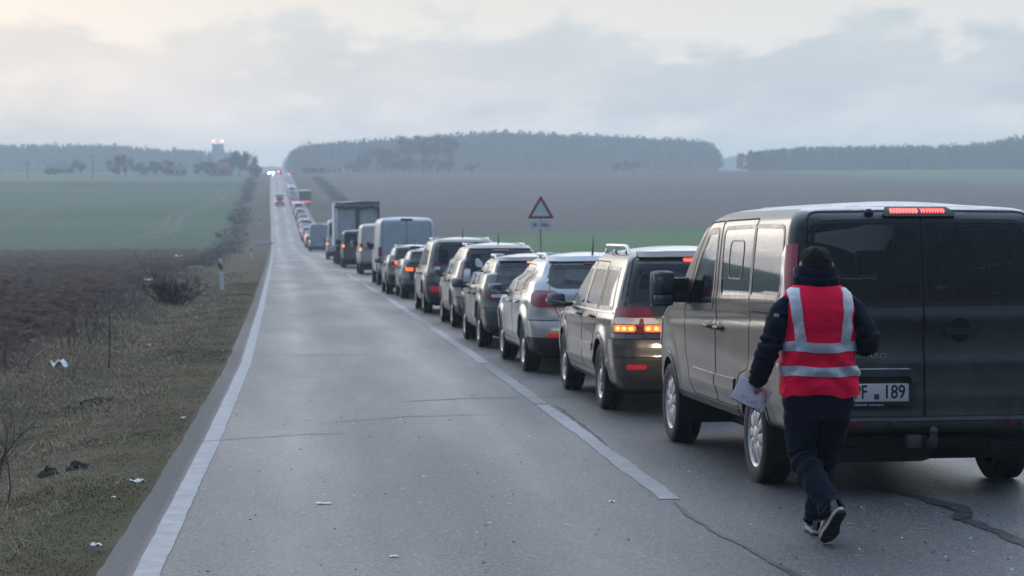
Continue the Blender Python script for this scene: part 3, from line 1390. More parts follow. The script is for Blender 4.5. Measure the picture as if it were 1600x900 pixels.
def seat(root, x, y, z, wd=.5, h=.62, mat=None, head=True):
    m = MB()
    m.box((x, y, z + h / 2), (wd, .16, h), .06, (-.20, 0, 0))
    m.box((x, y + .25, z + .02), (wd, .5, .16), .05)
    o = m.build('seat', mat or M_seat, root)
    if head:
        q = MB()
        q.box((x, y - .09, z + h + .13), (.27, .10, .20), .045, (-.15, 0, 0))
        q.tube([(x - .06, y - .07, z + h - .06), (x - .06, y - .09, z + h + .1)], .008, 6)
        q.tube([(x + .06, y - .07, z + h - .06), (x + .06, y - .09, z + h + .1)], .008, 6)
        q.build('headrest', mat or M_seat, o)


def text_obj(name, body, size, loc, parent, mat, rot=(math.pi / 2, 0, 0), ext=.0015, ax='CENTER', xs=1.0, bold=0.0, shear=0.0, space=1.0):
    c = bpy.data.curves.new(name, 'FONT')
    c.body = body
    c.size = size
    c.extrude = ext
    c.align_x = ax
    c.align_y = 'CENTER'
    c.offset = bold
    c.shear = shear
    c.space_character = space
    c.resolution_u = 3
    c.materials.append(mat)
    tmp = link('lettering_curve', c)
    me = bpy.data.meshes.new_from_object(tmp)
    bpy.data.objects.remove(tmp)
    if not me.materials:
        me.materials.append(mat)
    o = link(name, me, parent)
    o.location = loc
    o.rotation_euler = rot
    o.scale = (xs, 1, 1)
    return o


def mirror(root, x, y, z, size=(.22, .16), mat=None, van=False, sides=(-1, 1)):
    """side mirror: shell, glass, arm; x is where the door skin is"""
    for sd in sides:
        w_, h_ = size
        cx = sd * (x + (.13 if van else .09) + w_ / 2)
        m = MB()
        m.box((cx, y + .05, z), (w_, .11, h_), .045 if not van else .05, (0, 0, -sd * .12))
        m.box((sd * (x + .04), y + .07, z - h_ * (.22 if van else .34)), (.2 if van else .16, .07, .10 if van else .05), .02)
        if van:
            m.box((sd * (x + .07), y + .06, z + h_ * .1), (.2, .06, .12), .03)
        o = m.build('mirror', mat or M_black, root)
        g = MB()
        yb = y - .012
        if van:
            g.box((cx, yb, z + h_ * .16), (w_ * .84, .008, h_ * .56), .02, (0, 0, -sd * .12))
            g.box((cx, yb - .001, z - h_ * .30), (w_ * .80, .008, h_ * .25), .018, (0, 0, -sd * .12))
        else:
            g.box((cx, yb + .005, z), (w_ * .86, .008, h_ * .78), .03, (0, 0, -sd * .12))
        g.build('mirror_glass', M_mirror, o)


def handle(root_door, shell, y, z, side, mat=None, ln=.20):
    m = MB()
    shell.patch(m, 'S', rounded([(y - ln * .35, z - .035), (y + ln * .35, z - .035), (y + ln * .35, z + .04), (y - ln * .35, z + .04)], .03), off=.0015, side=side, rings=2, depth=.004)
    p = [shell.at('S', (y - ln / 2, z), .006, side), shell.at('S', (y - ln * .38, z), .032, side), shell.at('S', (y, z + .003), .038, side), shell.at('S', (y + ln * .38, z), .032, side), shell.at('S', (y + ln / 2, z), .006, side)]
    m.tube(p, [.012, .016, .017, .016, .012], 8)
    m.build('handle', mat or M_black, root_door)

# ------------------------------------------------------------------ assembling a vehicle from its shell
def arch_poly(yc, zc, r, zb=-.2):
    return [(yc + r * math.cos(a), zc + r * math.sin(a)) for a in np.linspace(0, math.pi, 24)] + [(yc - r, zb), (yc + r, zb)]


def assemble(root, sh, regions, body_mat, seams=(), arches=(), arch_mat=None, arch_w=.035, frame=.045, arch_off=.006):
    out = sh.cut(regions)
    objs = {}
    order = sorted(out.items(), key=lambda kv: (0 if kv[0] == 'body' else (1 if 'in' not in regions[kv[0][1]] else 2)) if kv[0] != 'body' else -1)
    for key, mb in order:
        if key == 'body':
            o = mb.build('body', body_mat, root)
            weld(o.data)
            objs['body'] = o
            continue
        nm, i, sd = key
        rg = regions[i]
        if rg.get('hole'):
            continue
        par = root
        if 'in' in rg:
            par = objs.get((rg['in'], sd)) or objs.get((rg['in'], 0)) or root
        o = mb.build(nm, rg.get('mat', body_mat), par)
        weld(o.data)
        objs.setdefault((rg.get('id', nm), sd), o)
        if rg.get('off'):
            n = len(o.data.vertices)
            co = np.zeros(n * 3)
            no = np.zeros(n * 3)
            o.data.vertices.foreach_get('co', co)
            o.data.vertices.foreach_get('normal', no)
            o.data.vertices.foreach_set('co', co + no * rg['off'])
        fr = rg.get('frame', frame if rg.get('glass') else 0)
        if fr:
            m = MB()
            q_ = np.array(rg['poly'])
            ccw = np.sum(q_[:, 0] * np.roll(q_[:, 1], -1) - np.roll(q_[:, 0], -1) * q_[:, 1]) > 0
            sh.ribbon(m, rg['face'], rg['poly'], fr, off=.0035, side=sd or -1, closed=True, shift=fr * .28 if ccw else -fr * .28, step=.03)
            m.build('window_frame', rg.get('fmat', M_trim), par if 'in' in rg else o)
        if rg.get('seam'):
            m = MB()
            sh.ribbon(m, rg['face'], rg['poly'], .011, off=.0018, side=sd or -1, closed=True, step=.03, depth=.004)
            m.build('door_gap', M_dark, o)
    for face, path, closed, wd, side, mat, nm in seams:
        m = MB()
        sh.ribbon(m, face, path, wd, off=.0022, side=side, closed=closed, step=.03, depth=.004)
        m.build(nm, mat, root)
    for (yc, zc, r) in arches:
        for sd in (-1, 1):
            p = [(yc + r * math.cos(a), zc + r * math.sin(a)) for a in np.linspace(-.35, math.pi + .35, 34)]
            p = [q for q in p if q[1] > sh.z0 + .01]
            m = MB()
            sh.ribbon(m, 'S', p, arch_w, off=arch_off, side=sd, step=.03, depth=.05, shift=-.006 if arch_w > .05 else 0)
            m.build('wheel_arch', arch_mat or body_mat, root)
    return objs


def cabin(root, sh, L, W, ro, H, zfl, seats, low=True):
    m = MB()
    m.box((0, L / 2, .30 if low else .46), (W * .84, L - .5, .14), .03)
    if low:
        m.box((-W * .12, L / 2 - .2, .25), (W * .5, L - 1.4, .16), .04)  # lower block added to darken the road beneath
    for ya in (ro, ro + (L - 2 * ro) * .94):
        m.tube([(-W / 2 + .2, ya, .32), (W / 2 - .2, ya, .32)], .06, 8)
    m.build('underbody', M_dark, root)
    m = MB()
    m.box((0, L - 1.55, zfl + .55), (W * .80, .5, .32), .08)
    m.box((0, L - 1.35, zfl + .2), (W * .8, .3, .6), .05)
    m.build('dashboard', M_inner, root)
    for (x, y, z, w_, h_) in seats:
        seat(root, x, y, z, w_, h_)


def wells(root, W, ys_, r):
    for y in ys_:
        m = MB()
        P = []
        for a in np.linspace(-.3, math.pi + .3, 18):
            P.append([(-W / 2 + .07, y + (r + .05) * math.cos(a), .33 + (r + .05) * math.sin(a)), (W / 2 - .07, y + (r + .05) * math.cos(a), .33 + (r + .05) * math.sin(a))])
        m.grid(P)
        m.build('wheel_well', M_dark, root)


# ================================================================== PANEL VAN AND MINIBUS
def van_rows(L, W, H, zb=.36):
    k = H / 1.985
    t = [(.42, .09, L - .15, .91, .10), (.455, .02, L - .06, .96, .10), (.49, .0, L, .975, .10), (.512, .015, L, .975, .10), (.525, .06, L, .98, .09), (.9, .07, L - .01, 1.0, .09), (1.05, .075, L - .12, 1.0, .09),
         (1.15, .08, L - .40, .998, .09), (1.25, .085, L - .72, .992, .09), (1.33, .092, L - 1.0, .985, .09), (1.45, .10, L - 1.15, .975, .09), (1.70, .13, L - 1.55, .951, .09), (1.84, .15, L - 1.82, .932, .09),
         (1.90, .17, L - 2.0, .908, .10), (1.945, .21, L - 2.2, .865, .12), (1.975, .29, L - 2.4, .79, .15), (1.985, .37, L - 2.5, .72, .18)]
    rows = []
    for z, yr, yf, h, rr in t:
        zz = z if z < 1.05 else 1.05 + (z - 1.05) * (H - 1.05) / (1.985 - 1.05)
        rows.append((zz, yr, yf, h * W / 2, rr, rr * .95))
    return rows


def dark_van():
    L, W, H = 5.0, 1.956, 1.955
    ro, wb, wr = .97, 3.1, .338
    root = empty('van')
    tag(root, 'dusty dark grey passenger van, nearest vehicle, right behind which the man walks', 'van')
    PT = paint('van_paint', (.010, .0125, .016), .05, .42, dirt=(.105, .102, .098), amt=.30, low=.55, coat=.42, top_amt=.8)
    ax = (ro, ro + wb)
    sh = Shell(van_rows(L, W, H), bow=.045, fbow=.35, taper=(.035, .06), crown=.045, du=.034, dz=.027, rear=[(1.20, .014, .05), (1.02, -.010, .10), (.90, .010, .03), (.66, .008, .05)],
               flares=[(a, wr, .43, .020) for a in ax], crease=[(.15, 1.19, 4.2, 1.06, -.010, .03), (.2, .62, 3.4, .60, .012, .05), (.2, 1.30, 3.3, 1.27, .006, .03)])
    rg = []
    for a in ax:
        rg.append(dict(name='arch', face='S', poly=arch_poly(a, wr + .01, .405), hole=True))
    # windows
    wl = rounded([(-.815, 1.29), (-.012, 1.28), (-.012, 1.868), (-.77, 1.858)], [.13, .01, .01, .10])
    rg.append(dict(name='window', face='R', poly=wl, side=-1, mat=M_glass_rear, glass=True, frame=.026, **{'in': 'rear_door_panel'}))
    rg.append(dict(name='window', face='R', poly=[(-x, z) for x, z in wl], side=1, mat=M_glass_dk, glass=True, frame=.026, **{'in': 'rear_door_panel'}))
    sw = rounded([(.30, 1.325), (1.12, 1.31), (1.12, 1.835), (.34, 1.83)], [.13, .02, .02, .09])
    sw2 = rounded([(1.14, 1.31), (2.08, 1.285), (2.12, 1.82), (1.14, 1.835)], [.02, .10, .08, .02])
    fw = rounded([(2.30, 1.20), (3.18, 1.17), (3.30, 1.20), (2.92, 1.60), (2.62, 1.80), (2.30, 1.815)], [.06, .03, .03, .1, .06, .06])
    rg.append(dict(name='window', face='S', poly=sw, mat=M_glass_dk, glass=True, frame=.03))
    rg.append(dict(name='window', face='S', poly=sw2, mat=M_glass_dk, glass=True, frame=.03, **{'in': 'sliding_door'}))
    rg.append(dict(name='window', face='S', poly=fw, mat=M_glass, glass=True, frame=.05, **{'in': 'front_door'}))
    rg.append(dict(name='windscreen', face='F', poly=[(-.80, 1.30), (.80, 1.30), (.72, 1.84), (-.72, 1.84)], mat=M_glass))
    # tail light wraps the corner
    tl = rounded([(.03, 1.20), (.15, 1.21), (.235, 1.42), (.235, 1.57), (.16, 1.69), (.03, 1.71)], [.02, .05, .06, .06, .05, .02])
    rg.append(dict(name='tail_light', face='U', poly=tl, mat=M_redvan, off=.012))
    # doors
    fd = rounded([(2.20, .49), (3.12, .49), (3.34, .80), (3.42, 1.12), (2.96, 1.64), (2.64, 1.86), (2.20, 1.87)], [.03, .08, .1, .05, .12, .06, .03])
    sd = rounded([(1.10, .80), (1.46, .74), (1.52, .49), (2.185, .49), (2.185, 1.87), (1.13, 1.88)], [.04, .08, .04, .03, .03, .03])
    rg.append(dict(name='front_door', face='S', poly=fd, seam=True))
    rg.append(dict(name='sliding_door', face='S', poly=sd, seam=True))
    dl = rounded([(-.87, .532), (-.004, .532), (-.004, 1.93), (-.80, 1.92)], [.03, .005, .005, .08])
    rg.append(dict(name='rear_door', id='rear_door_panel', face='R', poly=dl, side=-1, seam=True))
    rg.append(dict(name='rear_door', id='rear_door_panel', face='R', poly=[(-x, z) for x, z in dl], side=1, seam=True))
    rg.append(dict(name='rear_bumper', face='U', poly=[(-1.2, .0), (.50, .0), (.46, .30), (.46, .518), (-1.2, .518)], mat=PT))
    rail = ('S', [(.16, 1.225), (1.06, 1.215)], False, .018, -1, M_dark, 'sliding_rail')
    rail2 = ('S', [(.16, 1.225), (1.06, 1.215)], False, .018, 1, M_dark, 'sliding_rail')
    ob = assemble(root, sh, rg, PT, seams=[rail, rail2], arches=[(a, wr + .01, .405) for a in ax], arch_w=.05, arch_off=.008)
    wells(root, W, ax, .40)
    add_wheels(root, .968, ax, wr, .225, 'cap', .222)
    m = MB()
    m.box((.02, L / 2 - .1, .31), (1.1, L - 1.3, .24), .05)  # low boxes added to keep light off the road under the van
    m.box((-.3, .46, .31), (.8, .55, .20), .06)
    m.build('shade_block', M_dark, root)
    cabin(root, sh, L, W, ro, H, .55, [(-.46, 1.05, .72, .48, .64), (.08, 1.05, .72, .48, .64), (.54, 1.05, .72, .46, .64), (-.46, 2.0, .72, .50, .66), (.48, 2.0, .72, .5, .66), (-.45, 2.95, .75, .52, .66), (.45, 2.95, .75, .52, .66)], low=False)
    # tail light details: clear reversing strip
    for s_ in (-1, 1):
        m = MB()
        sh.patch(m, 'U', rounded([(.12, 1.24), (.175, 1.36), (.195, 1.56), (.15, 1.63), (.13, 1.52), (.105, 1.36)], .03), off=.0135, side=s_, rings=3, depth=.01)
        m.build('reversing_lamp', M_clear, root)
        # door hinges
        for zz in (1.50, .72):
            m = MB()
            p = sh.at('U', (.02, zz), .02, s_)
            m.box(p, (.075, .06, .085), .012)
            m.build('hinge', M_black, root)
        # waist moulding on the side between door gap and corner
        m = MB()
        sh.ribbon(m, 'S', [(.14, 1.285), (1.08, 1.262)], .05, off=.010, side=s_, step=.05, depth=.012)
        m.build('moulding', PT, root)
        # lower door bulge
        m = MB()
        sh.ribbon(m, 'S', [(1.55, .66), (2.19, .655)], .085, off=.012, side=s_, step=.05, depth=.014)
        sh.ribbon(m, 'S', [(2.22, .655), (3.05, .66)], .085, off=.012, side=s_, step=.05, depth=.014)
        m.build('rubbing_strip', PT, root)
        m = MB()
        sh.ribbon(m, 'S', [(1.42, .462), (3.62, .462)], .05, off=.02, side=s_, step=.06, depth=.06)
        m.build('sill', M_grey_pl, root)
        # sliding pane inside the middle window
        m = MB()
        sh.ribbon(m, 'S', rounded([(1.42, 1.44), (1.86, 1.44), (1.86, 1.72), (1.42, 1.72)], .07), .012, off=.004, side=s_, closed=True, step=.02, depth=.004)
        m.build('vent_frame', M_trim, root)
        handle(ob.get(('front_door', s_), root), sh, 2.38, 1.06, s_, M_black)
        handle(ob.get(('sliding_door', s_), root), sh, 2.02, 1.06, s_, M_black)
        # headlight
        m = MB()
        sh.patch(m, 'S', rounded([(4.55, .80), (4.80, .78), (4.72, 1.02), (4.45, 1.06)], .05), off=.006, side=s_, rings=3)
        m.build('headlight', M_clear, root)
    m = MB()
    m.box((0, L - .02 - .12, .80), (1.2, .06, .14), .03)
    m.build('grille', M_black, root)
    # body coloured bumper corner
    # rear doors: handle with round recess on the right leaf
    rd = ob.get(('rear_door_panel', 1), root)
    m = MB()
    P = rounded([(.145, 1.085), (.385, 1.085), (.40, 1.115), (.385, 1.135), (.135, 1.135)], .02)
    sh.patch(m, 'R', P, off=.030, rings=2, depth=.032)
    m.build('handle', M_black, rd)
    m = MB()
    sh.patch(m, 'R', [(.262 + .075 * math.cos(a), 1.115 + .085 * math.sin(a)) for a in np.linspace(0, 2 * math.pi, 24)[:-1]], off=.004, rings=2, depth=.006)
    m.build('handle_recess', M_dark, rd)
    # third brake light
    m = MB()
    sh.patch(m, 'R', rounded([(-.275, 1.878), (.265, 1.878), (.215, 1.935), (-.24, 1.935)], .015), off=.022, rings=2, depth=.03)
    bl = m.build('brake_light', M_black, root)
    for a, b in ((-.215, -.012), (.008, .185)):
        n = 9
        for k in range(n):
            x0 = a + (b - a) * k / n
            m = MB()
            sh.patch(m, 'R', [(x0 + .002, 1.893), (x0 + (b - a) / n * .86, 1.893), (x0 + (b - a) / n * .86, 1.923), (x0 + .002, 1.923)], off=.027, rings=1, depth=.006)
            m.build('lamp_cell', M_redhot, bl)
    # camera bump, wiper hub
    m = MB()
    m.ellipsoid(sh.at('R', (-.36, 1.905), .01), (.07, .05, .06), 10, 6)
    m.build('washer_nozzle', M_black, root)
    # number plate in a recess with a hood
    ld = ob.get(('rear_door_panel', -1), root)
    m = MB()
    sh.patch(m, 'R', rounded([(-.80, .575), (-.07, .575), (-.05, .82), (-.10, .845), (-.80, .845)], [.05, .05, .05, .03, .05]), off=.002, rings=2, depth=.004)
    m.build('plate_recess', pbr('recess_dark', (.020, .022, .025), .45, var=.3), ld)
    m = MB()
    sh.ribbon(m, 'R', [(-.80, .835), (-.10, .835), (-.065, .77)], .055, off=.042, step=.03, depth=.05)
    m.build('plate_hood', PT, ld)
    yb = float(sh.at('R', (-.4, .69), 0)[1]) - .016
    m = MB()
    m.box((-.375, yb + .004, .683), (.55, .012, .160), .006)
    pf = m.build('plate_holder', M_black, ld)
    m = MB()
    m.box((-.375, yb - .004, .700), (.52, .006, .122), .003)
    m.build('number_plate', M_white_pl, root)
    np_ = [o for o in root.children if o.name.startswith('number_plate')][-1]
    text_obj('plate_lettering', 'NPF', .130, (-.485, yb - .008, .700), np_, M_ink, xs=.72, ax='CENTER', bold=.0015)
    text_obj('plate_lettering', '189', .130, (-.215, yb - .008, .700), np_, M_ink, xs=.80, ax='CENTER', bold=.0015)
    m = MB()
    m.box((-.338, yb - .008, .672), (.036, .003, .036), .004)
    sk = m.build('plate_sticker', pbr('sticker_blue', (.03, .05, .10), .4, var=.5, nscale=60), np_)
    text_obj('dealer_lettering', 'AUTOLIZINGAS  www.auto.lt', .021, (-.42, yb - .004, .617), pf, M_white_pl, xs=1.0)
    # model badge: only its end shows past the man's arm
    bx = float(sh.at('R', (-.35, .945), 0)[1]) - .006
    text_obj('badge', 'VIVARO', .052, (-.38, bx, .945), ld, M_chrome, xs=1.25, shear=.25, ext=.003)
    # bumper bits
    m = MB()
    sh.ribbon(m, 'R', [(-.88, .516), (.88, .516)], .022, off=.008, step=.05, depth=.012)
    m.build('bumper_step', M_grey_pl, root)
    for x in (-.235, .315, -.62, .70):
        m = MB()
        c = sh.at('R', (x, .485), .004)
        m.lathe([(.026, -.004), (.026, -.010), (.016, -.014), (.0005, -.013)], 14, 'y', c)
        m.build('parking_sensor', M_black, root)
    for x in (-.52, .62):
        m = MB()
        sh.patch(m, 'R', rounded([(x - .05, .465), (x + .05, .465), (x + .05, .498), (x - .05, .498)], .01), off=.004, rings=1)
        m.build('reflector', pbr('dull_reflector', (.14, .012, .015), .3, var=.2), root)
    # tow ball
    m = MB()
    m.tube([(.02, .16, .37), (.02, .02, .35), (.02, -.05, .36), (.02, -.075, .40), (.02, -.075, .43)], [.035, .034, .032, .028, .020], 10)
    m.ellipsoid((.02, -.075, .448), (.058, .058, .058), 14, 10)
    m.box((-.09, .02, .37), (.10, .10, .09), .015)
    m.build('tow_hitch', pbr('hitch_steel', (.07, .07, .075), .55, .5, var=.4), root)
    m = MB()
    m.tube([(.50, .05, .33), (.50, .5, .32), (.35, 1.2, .33)], .035, 10)
    m.tube([(-.55, .18, .36), (.75, .18, .33)], .04, 8)
    m.box((.45, .62, .33), (.34, .5, .15), .05)
    m.build('exhaust', M_dark, root)
    # roof ribs, aerial
    for x in (-.38, 0, .38):
        m = MB()
        P = []
        for y in np.linspace(.9, 3.0, 20):
            z = H + .030 * (1 - (x / .66) ** 2) * 1
            P.append([(x - .05, y, z - .004), (x - .03, y, z + .008), (x + .03, y, z + .008), (x + .05, y, z - .004)])
        m.grid(P)
        m.build('roof_rib', PT, root)
    mirror(root, .94, 3.30, 1.325, (.20, .295), M_black, van=True)
    return root


# ================================================================== OTHER VANS (plain, further off)
def plain_van(name, label, col, L, W, H, wins=False, lit='low', dirt=.3, light=(1.12, 1.38), warm=False, group=None, tall=None, style='cap'):
    ro, wb, wr = 1.0, L - 1.95, .34
    root = empty(name)
    tag(root, label, 'van', group)
    PT = paint(name + '_paint_' + label[:18].replace(' ', '_'), col, .1, .4, dirt=(.20, .20, .195), amt=dirt, low=.6, coat=.5)
    sh = Shell(van_rows(L, W, H), bow=.03, fbow=.35, taper=(.03, .06), crown=.03, du=.09, dz=.06, flares=[(a, wr, .43, .012) for a in (ro, ro + wb)])
    ax = (ro, ro + wb)
    k = (H - 1.05) / (1.985 - 1.05)
    zz = lambda z: 1.05 + (z - 1.05) * k
    rg = [dict(name='arch', face='S', poly=arch_poly(a, wr + .01, .41), hole=True) for a in ax]
    hb = W / 2
    if wins:
        rg.append(dict(name='rear_window', face='R', poly=rounded([(-hb * .84, zz(1.33)), (hb * .84, zz(1.33)), (hb * .78, zz(1.84)), (-hb * .78, zz(1.84))], .08), mat=M_glass_dk, per_side=False, glass=False))
        rg.append(dict(name='window', face='S', poly=rounded([(.3, zz(1.33)), (2.1, zz(1.31)), (2.1, zz(1.82)), (.35, zz(1.82))], .08), mat=M_glass_dk, glass=True))
    fy = L - 2.62
    rg.append(dict(name='window', face='S', poly=rounded([(fy, zz(1.2)), (L - 1.75, zz(1.18)), (L - 2.2, zz(1.65)), (fy, zz(1.78))], .06), mat=M_glass, glass=True, **{'in': 'front_door'}))
    rg.append(dict(name='windscreen', face='F', poly=[(-hb * .8, zz(1.30)), (hb * .8, zz(1.30)), (hb * .7, zz(1.80)), (-hb * .7, zz(1.80))], mat=M_glass))
    rg.append(dict(name='tail_light', face='U', poly=rounded([(-.02, light[0]), (.16, light[0]), (.16, light[1]), (-.02, light[1])], .03), mat=M_redlit if lit == 'all' else M_red, off=.01))
    rg.append(dict(name='front_door', face='S', poly=rounded([(fy - .08, .49), (L - 1.75, .49), (L - 1.6, 1.1), (L - 2.2, zz(1.72)), (fy - .08, zz(1.85))], .06), seam=True))
    rg.append(dict(name='rear_door', face='R', poly=[(-hb * .9, .535), (-.003, .535), (-.003, zz(1.9)), (-hb * .82, zz(1.9))], side=-1, seam=True))
    rg.append(dict(name='rear_door', face='R', poly=[(hb * .9, .535), (.003, .535), (.003, zz(1.9)), (hb * .82, zz(1.9))], side=1, seam=True))
    rg.append(dict(name='rear_bumper', face='U', poly=[(-1.2, .0), (.50, .0), (.50, .592), (-1.2, .592)], mat=M_grey_pl))
    ob = assemble(root, sh, rg, PT, arches=[(a, wr + .01, .41) for a in ax], arch_w=.05, arch_mat=M_grey_pl)
    wells(root, W, ax, .40)
    add_wheels(root, W / 2 - .01, ax, wr, .22, style, .21)
    cabin(root, sh, L, W, ro, H, .55, [(-.45, L - 2.2, .75, .52, .66), (.45, L - 2.2, .75, .52, .66)])
    if not wins:
        for s_ in (-1, 1):
            d = ob.get(('rear_door', s_), root)
            m = MB()
            sh.ribbon(m, 'R', rounded([(s_ * hb * .12, zz(1.30)), (s_ * hb * .80, zz(1.30)), (s_ * hb * .74, zz(1.82)), (s_ * hb * .12, zz(1.82))], .10), .03, off=.004, closed=True, step=.06)
            m.build('pressed_panel', PT, d)
    m = MB()
    sh.patch(m, 'R', rounded([(-.22, H - .085), (.22, H - .085), (.2, H - .03), (-.2, H - .03)], .02), off=.02, rings=1, depth=.03)
    m.build('brake_light', M_black, root)
    y0 = float(sh.at('R', (0, .72), 0)[1])
    m = MB()
    m.box((-.0, y0 - .012, .72), (.52, .01, .112))
    m.build('number_plate', M_white_pl, root)
    if lit:
        for s_ in (-1, 1):
            m = MB()
            c = (light[0] + light[1]) / 2 if lit != 'low' else light[0] + .09
            sh.patch(m, 'U', [(.06 + .055 * math.cos(a), c + .07 * math.sin(a)) for a in np.linspace(0, 2 * math.pi, 14)[:-1]], off=.02, side=s_, rings=1, depth=.012)
            m.build('lamp_bulb', M_amber2, root)
    m = MB()
    m.tube([(.4, .1, .33), (.4, 1.0, .33)], .035, 8)
    m.build('exhaust', M_dark, root)
    mirror(root, W / 2 - .03, L - 1.75, 1.33, (.2, .34), M_black, van=True)
    return root


# ================================================================== FAMILY CARS
def squat(p):
    """scale every height of a car's table by p['f'] (wheels keep their size)"""
    f = p.get('f', 1.0)
    q = dict(p)
    for k in ('H', 'belt', 'bz', 'lowz', 'b3'):
        if k in q:
            q[k] = q[k] * f
    q['hz'] = q.get('hz', .93) * f
    for k in ('rear', 'hwf', 'rr'):
        if k in q:
            q[k] = [(z * f, v) for z, v in q[k]]
    for k in ('rwin', 'tl', 'gate', 'quarter'):
        if q.get(k):
            q[k] = [(a, z * f) for a, z in q[k]]
    q['on'] = [(n, fc, [(a, z * f) for a, z in pl], m_, o, b) for n, fc, pl, m_, o, b in q.get('on', ())]
    q['bands'] = [(n, fc, [(a, z * f) for a, z in pl], wd, m_, o) for n, fc, pl, wd, m_, o in q.get('bands', ())]
    q['badge'] = [(t, x, z * f, sz, m_, xs) for t, x, z, sz, m_, xs in q.get('badge', ())]
    if q.get('plate'):
        q['plate'] = (q['plate'][0], q['plate'][1] * f, q['plate'][2])
    return q


def car(p):
    p = squat(p)
    f_ = p.get('f', 1.0)
    L, W, H = p['L'], p['W'], p['H']
    ro, wb, wr = p['ro'], p['wb'], p['wr']
    hb = W / 2
    root = empty(p.get('name', 'parked_car'))
    tag(root, p['label'], 'car', 'cars queuing in the right-hand lane')
    zz = sorted(set([.24, .30, .38, .48, .60, .72, .82, .90, .97, 1.02, 1.07, 1.14, 1.25, H - .24, H - .15, H - .09, H - .045, H - .015, H]))
    I = lambda tab, z: np.interp(z, [t[0] for t in tab], [t[1] for t in tab])
    front = [(z * f_ if z < 1.2 else z, v) for z, v in [(.24, L - .22), (.38, L - .04), (.6, L), (.75, L - .02), (.88, L - .14), (.97, L - .5), (1.02, L - .85), (1.07, L - 1.1), (1.14, L - 1.25), (H - .15, L - 1.95), (H - .045, L - 2.2), (H, L - 2.45)]]
    hwf = p.get('hwf', [(.24, .85), (.30, .93), (.48, .98), (.72, 1.0), (.9, .99), (1.0, .965), (1.07, .935), (1.25, .865), (H - .24, .785), (H - .09, .715), (H - .045, .66), (H - .015, .59), (H, .52)])
    rrf = p.get('rr', [(.24, .27), (.7, .26), (1.0, .22), (1.3, .17), (H, .22)])
    rows = [(z, I(p['rear'], z), I(front, z), hb * I(hwf, z), I(rrf, z), I(rrf, z) * .85) for z in zz]
    ax = (ro, ro + wb)
    fine = p.get('fine', 1.0)
    sh = Shell(rows, bow=p.get('bow', .085), fbow=.3, taper=p.get('taper', (.05, .07)), crown=p.get('crown', .05), du=.042 * fine, dz=.034 * fine,
               flares=[(a, wr, wr + .085, p.get('flare', .022)) for a in ax], rear=p.get('rearc', [(.98, .014, .06), (.56, .02, .07)]), crease=p.get('crease', [(.3, .93, L - .9, .86, .012, .03), (.3, .48, L - .8, .45, .010, .035)]))
    PT = p['paint']
    ar = wr + .055
    rg = [dict(name='arch', face='S', poly=arch_poly(a, wr + .01, ar), hole=True) for a in ax]
    rw = rounded(p['rwin'], p.get('rwin_r', .07))
    rg.append(dict(name='window', face='R', poly=rw, mat=p.get('rglass', M_glass_rear), per_side=False, glass=True, frame=p.get('rframe', .05), **{'in': 'tailgate'}))
    bp, cp = p['bp'], p['cp']                     # B and C pillar positions
    zb, zt = p['belt'], H - .165
    fwin = rounded([(bp + .05, zb), (L - 1.42, zb - .015), (L - 1.62, zb + .13), (L - 2.02, zt - .02), (bp + .06, zt)], [.03, .02, .03, .06, .03])
    rwin = rounded([(cp + .06, zb + .01), (bp - .05, zb), (bp - .045, zt), (cp + .16, zt)], [.03, .03, .03, .05])
    rg.append(dict(name='window', face='S', poly=fwin, mat=p.get('sglass', M_glass), glass=True, frame=.045, **{'in': 'front_door'}))
    rg.append(dict(name='window', face='S', poly=rwin, mat=p.get('sglass', M_glass), glass=True, frame=.045, **{'in': 'rear_door'}))
    if p.get('quarter'):
        rg.append(dict(name='quarter_window', face='S', poly=rounded(p['quarter'], .04), mat=p.get('sglass', M_glass), glass=True, frame=.04))
    rg.append(dict(name='windscreen', face='F', poly=[(-hb * .85, 1.09 * f_), (hb * .85, 1.09 * f_), (hb * .68, H - .13), (-hb * .68, H - .13)], mat=M_glass))
    rg.append(dict(name='tail_light', face='U', poly=rounded(p['tl'], p.get('tl_r', .03)), mat=p.get('tlmat', M_red), off=.010))
    fd = rounded([(bp + .004, .36), (L - 1.32, .36), (L - 1.22, .62), (L - 1.25, .98), (L - 1.64, zb + .16), (L - 2.06, zt + .045), (bp + .004, zt + .055)], [.03, .08, .06, .03, .06, .08, .02])
    rd = rounded([(ro + wr + .12, .36), (bp - .004, .36), (bp - .004, zt + .055), (cp + .12, zt + .05), (cp, zb - .02), (cp + .02, .86), (ro + wr + .11, .70)], [.05, .02, .02, .06, .05, .06, .05])
    rg.append(dict(name='front_door', face='S', poly=fd, seam=True))
    rg.append(dict(name='rear_door', face='S', poly=rd, seam=True))
    tg = rounded(p['gate'], p.get('gate_r', .06))
    rg.append(dict(name='tailgate', face='R', poly=tg, per_side=False, seam=True, mat=p.get('gatemat', PT)))
    lowz = p.get('lowz', 0)
    if lowz:
        rg.append(dict(name='lower_bumper', face='U', poly=[(-1.2, 0), (ro - ar + .1, 0), (ro - ar + .06, lowz), (-1.2, lowz)], mat=p.get('lowmat', M_black), per_side=True))
    rg.append(dict(name='rear_bumper', face='U', poly=[(-1.2, 0), (ro - ar + .12, 0), (ro - ar + .02, p['bz']), (-1.2, p['bz'])], mat=p.get('bumpmat', PT)))
    if p.get('sillmat'):
        rg.append(dict(name='sill', face='S', poly=[(ro + ar - .05, 0), (ro + wb - ar + .05, 0), (ro + wb - ar + .05, .35), (ro + ar - .05, .35)], mat=p['sillmat']))
    ob = assemble(root, sh, rg, PT, arches=[(a, wr + .01, ar) for a in ax], arch_w=p.get('arch_w', .035), arch_mat=p.get('archmat'))
    wells(root, W, ax, ar - .01)
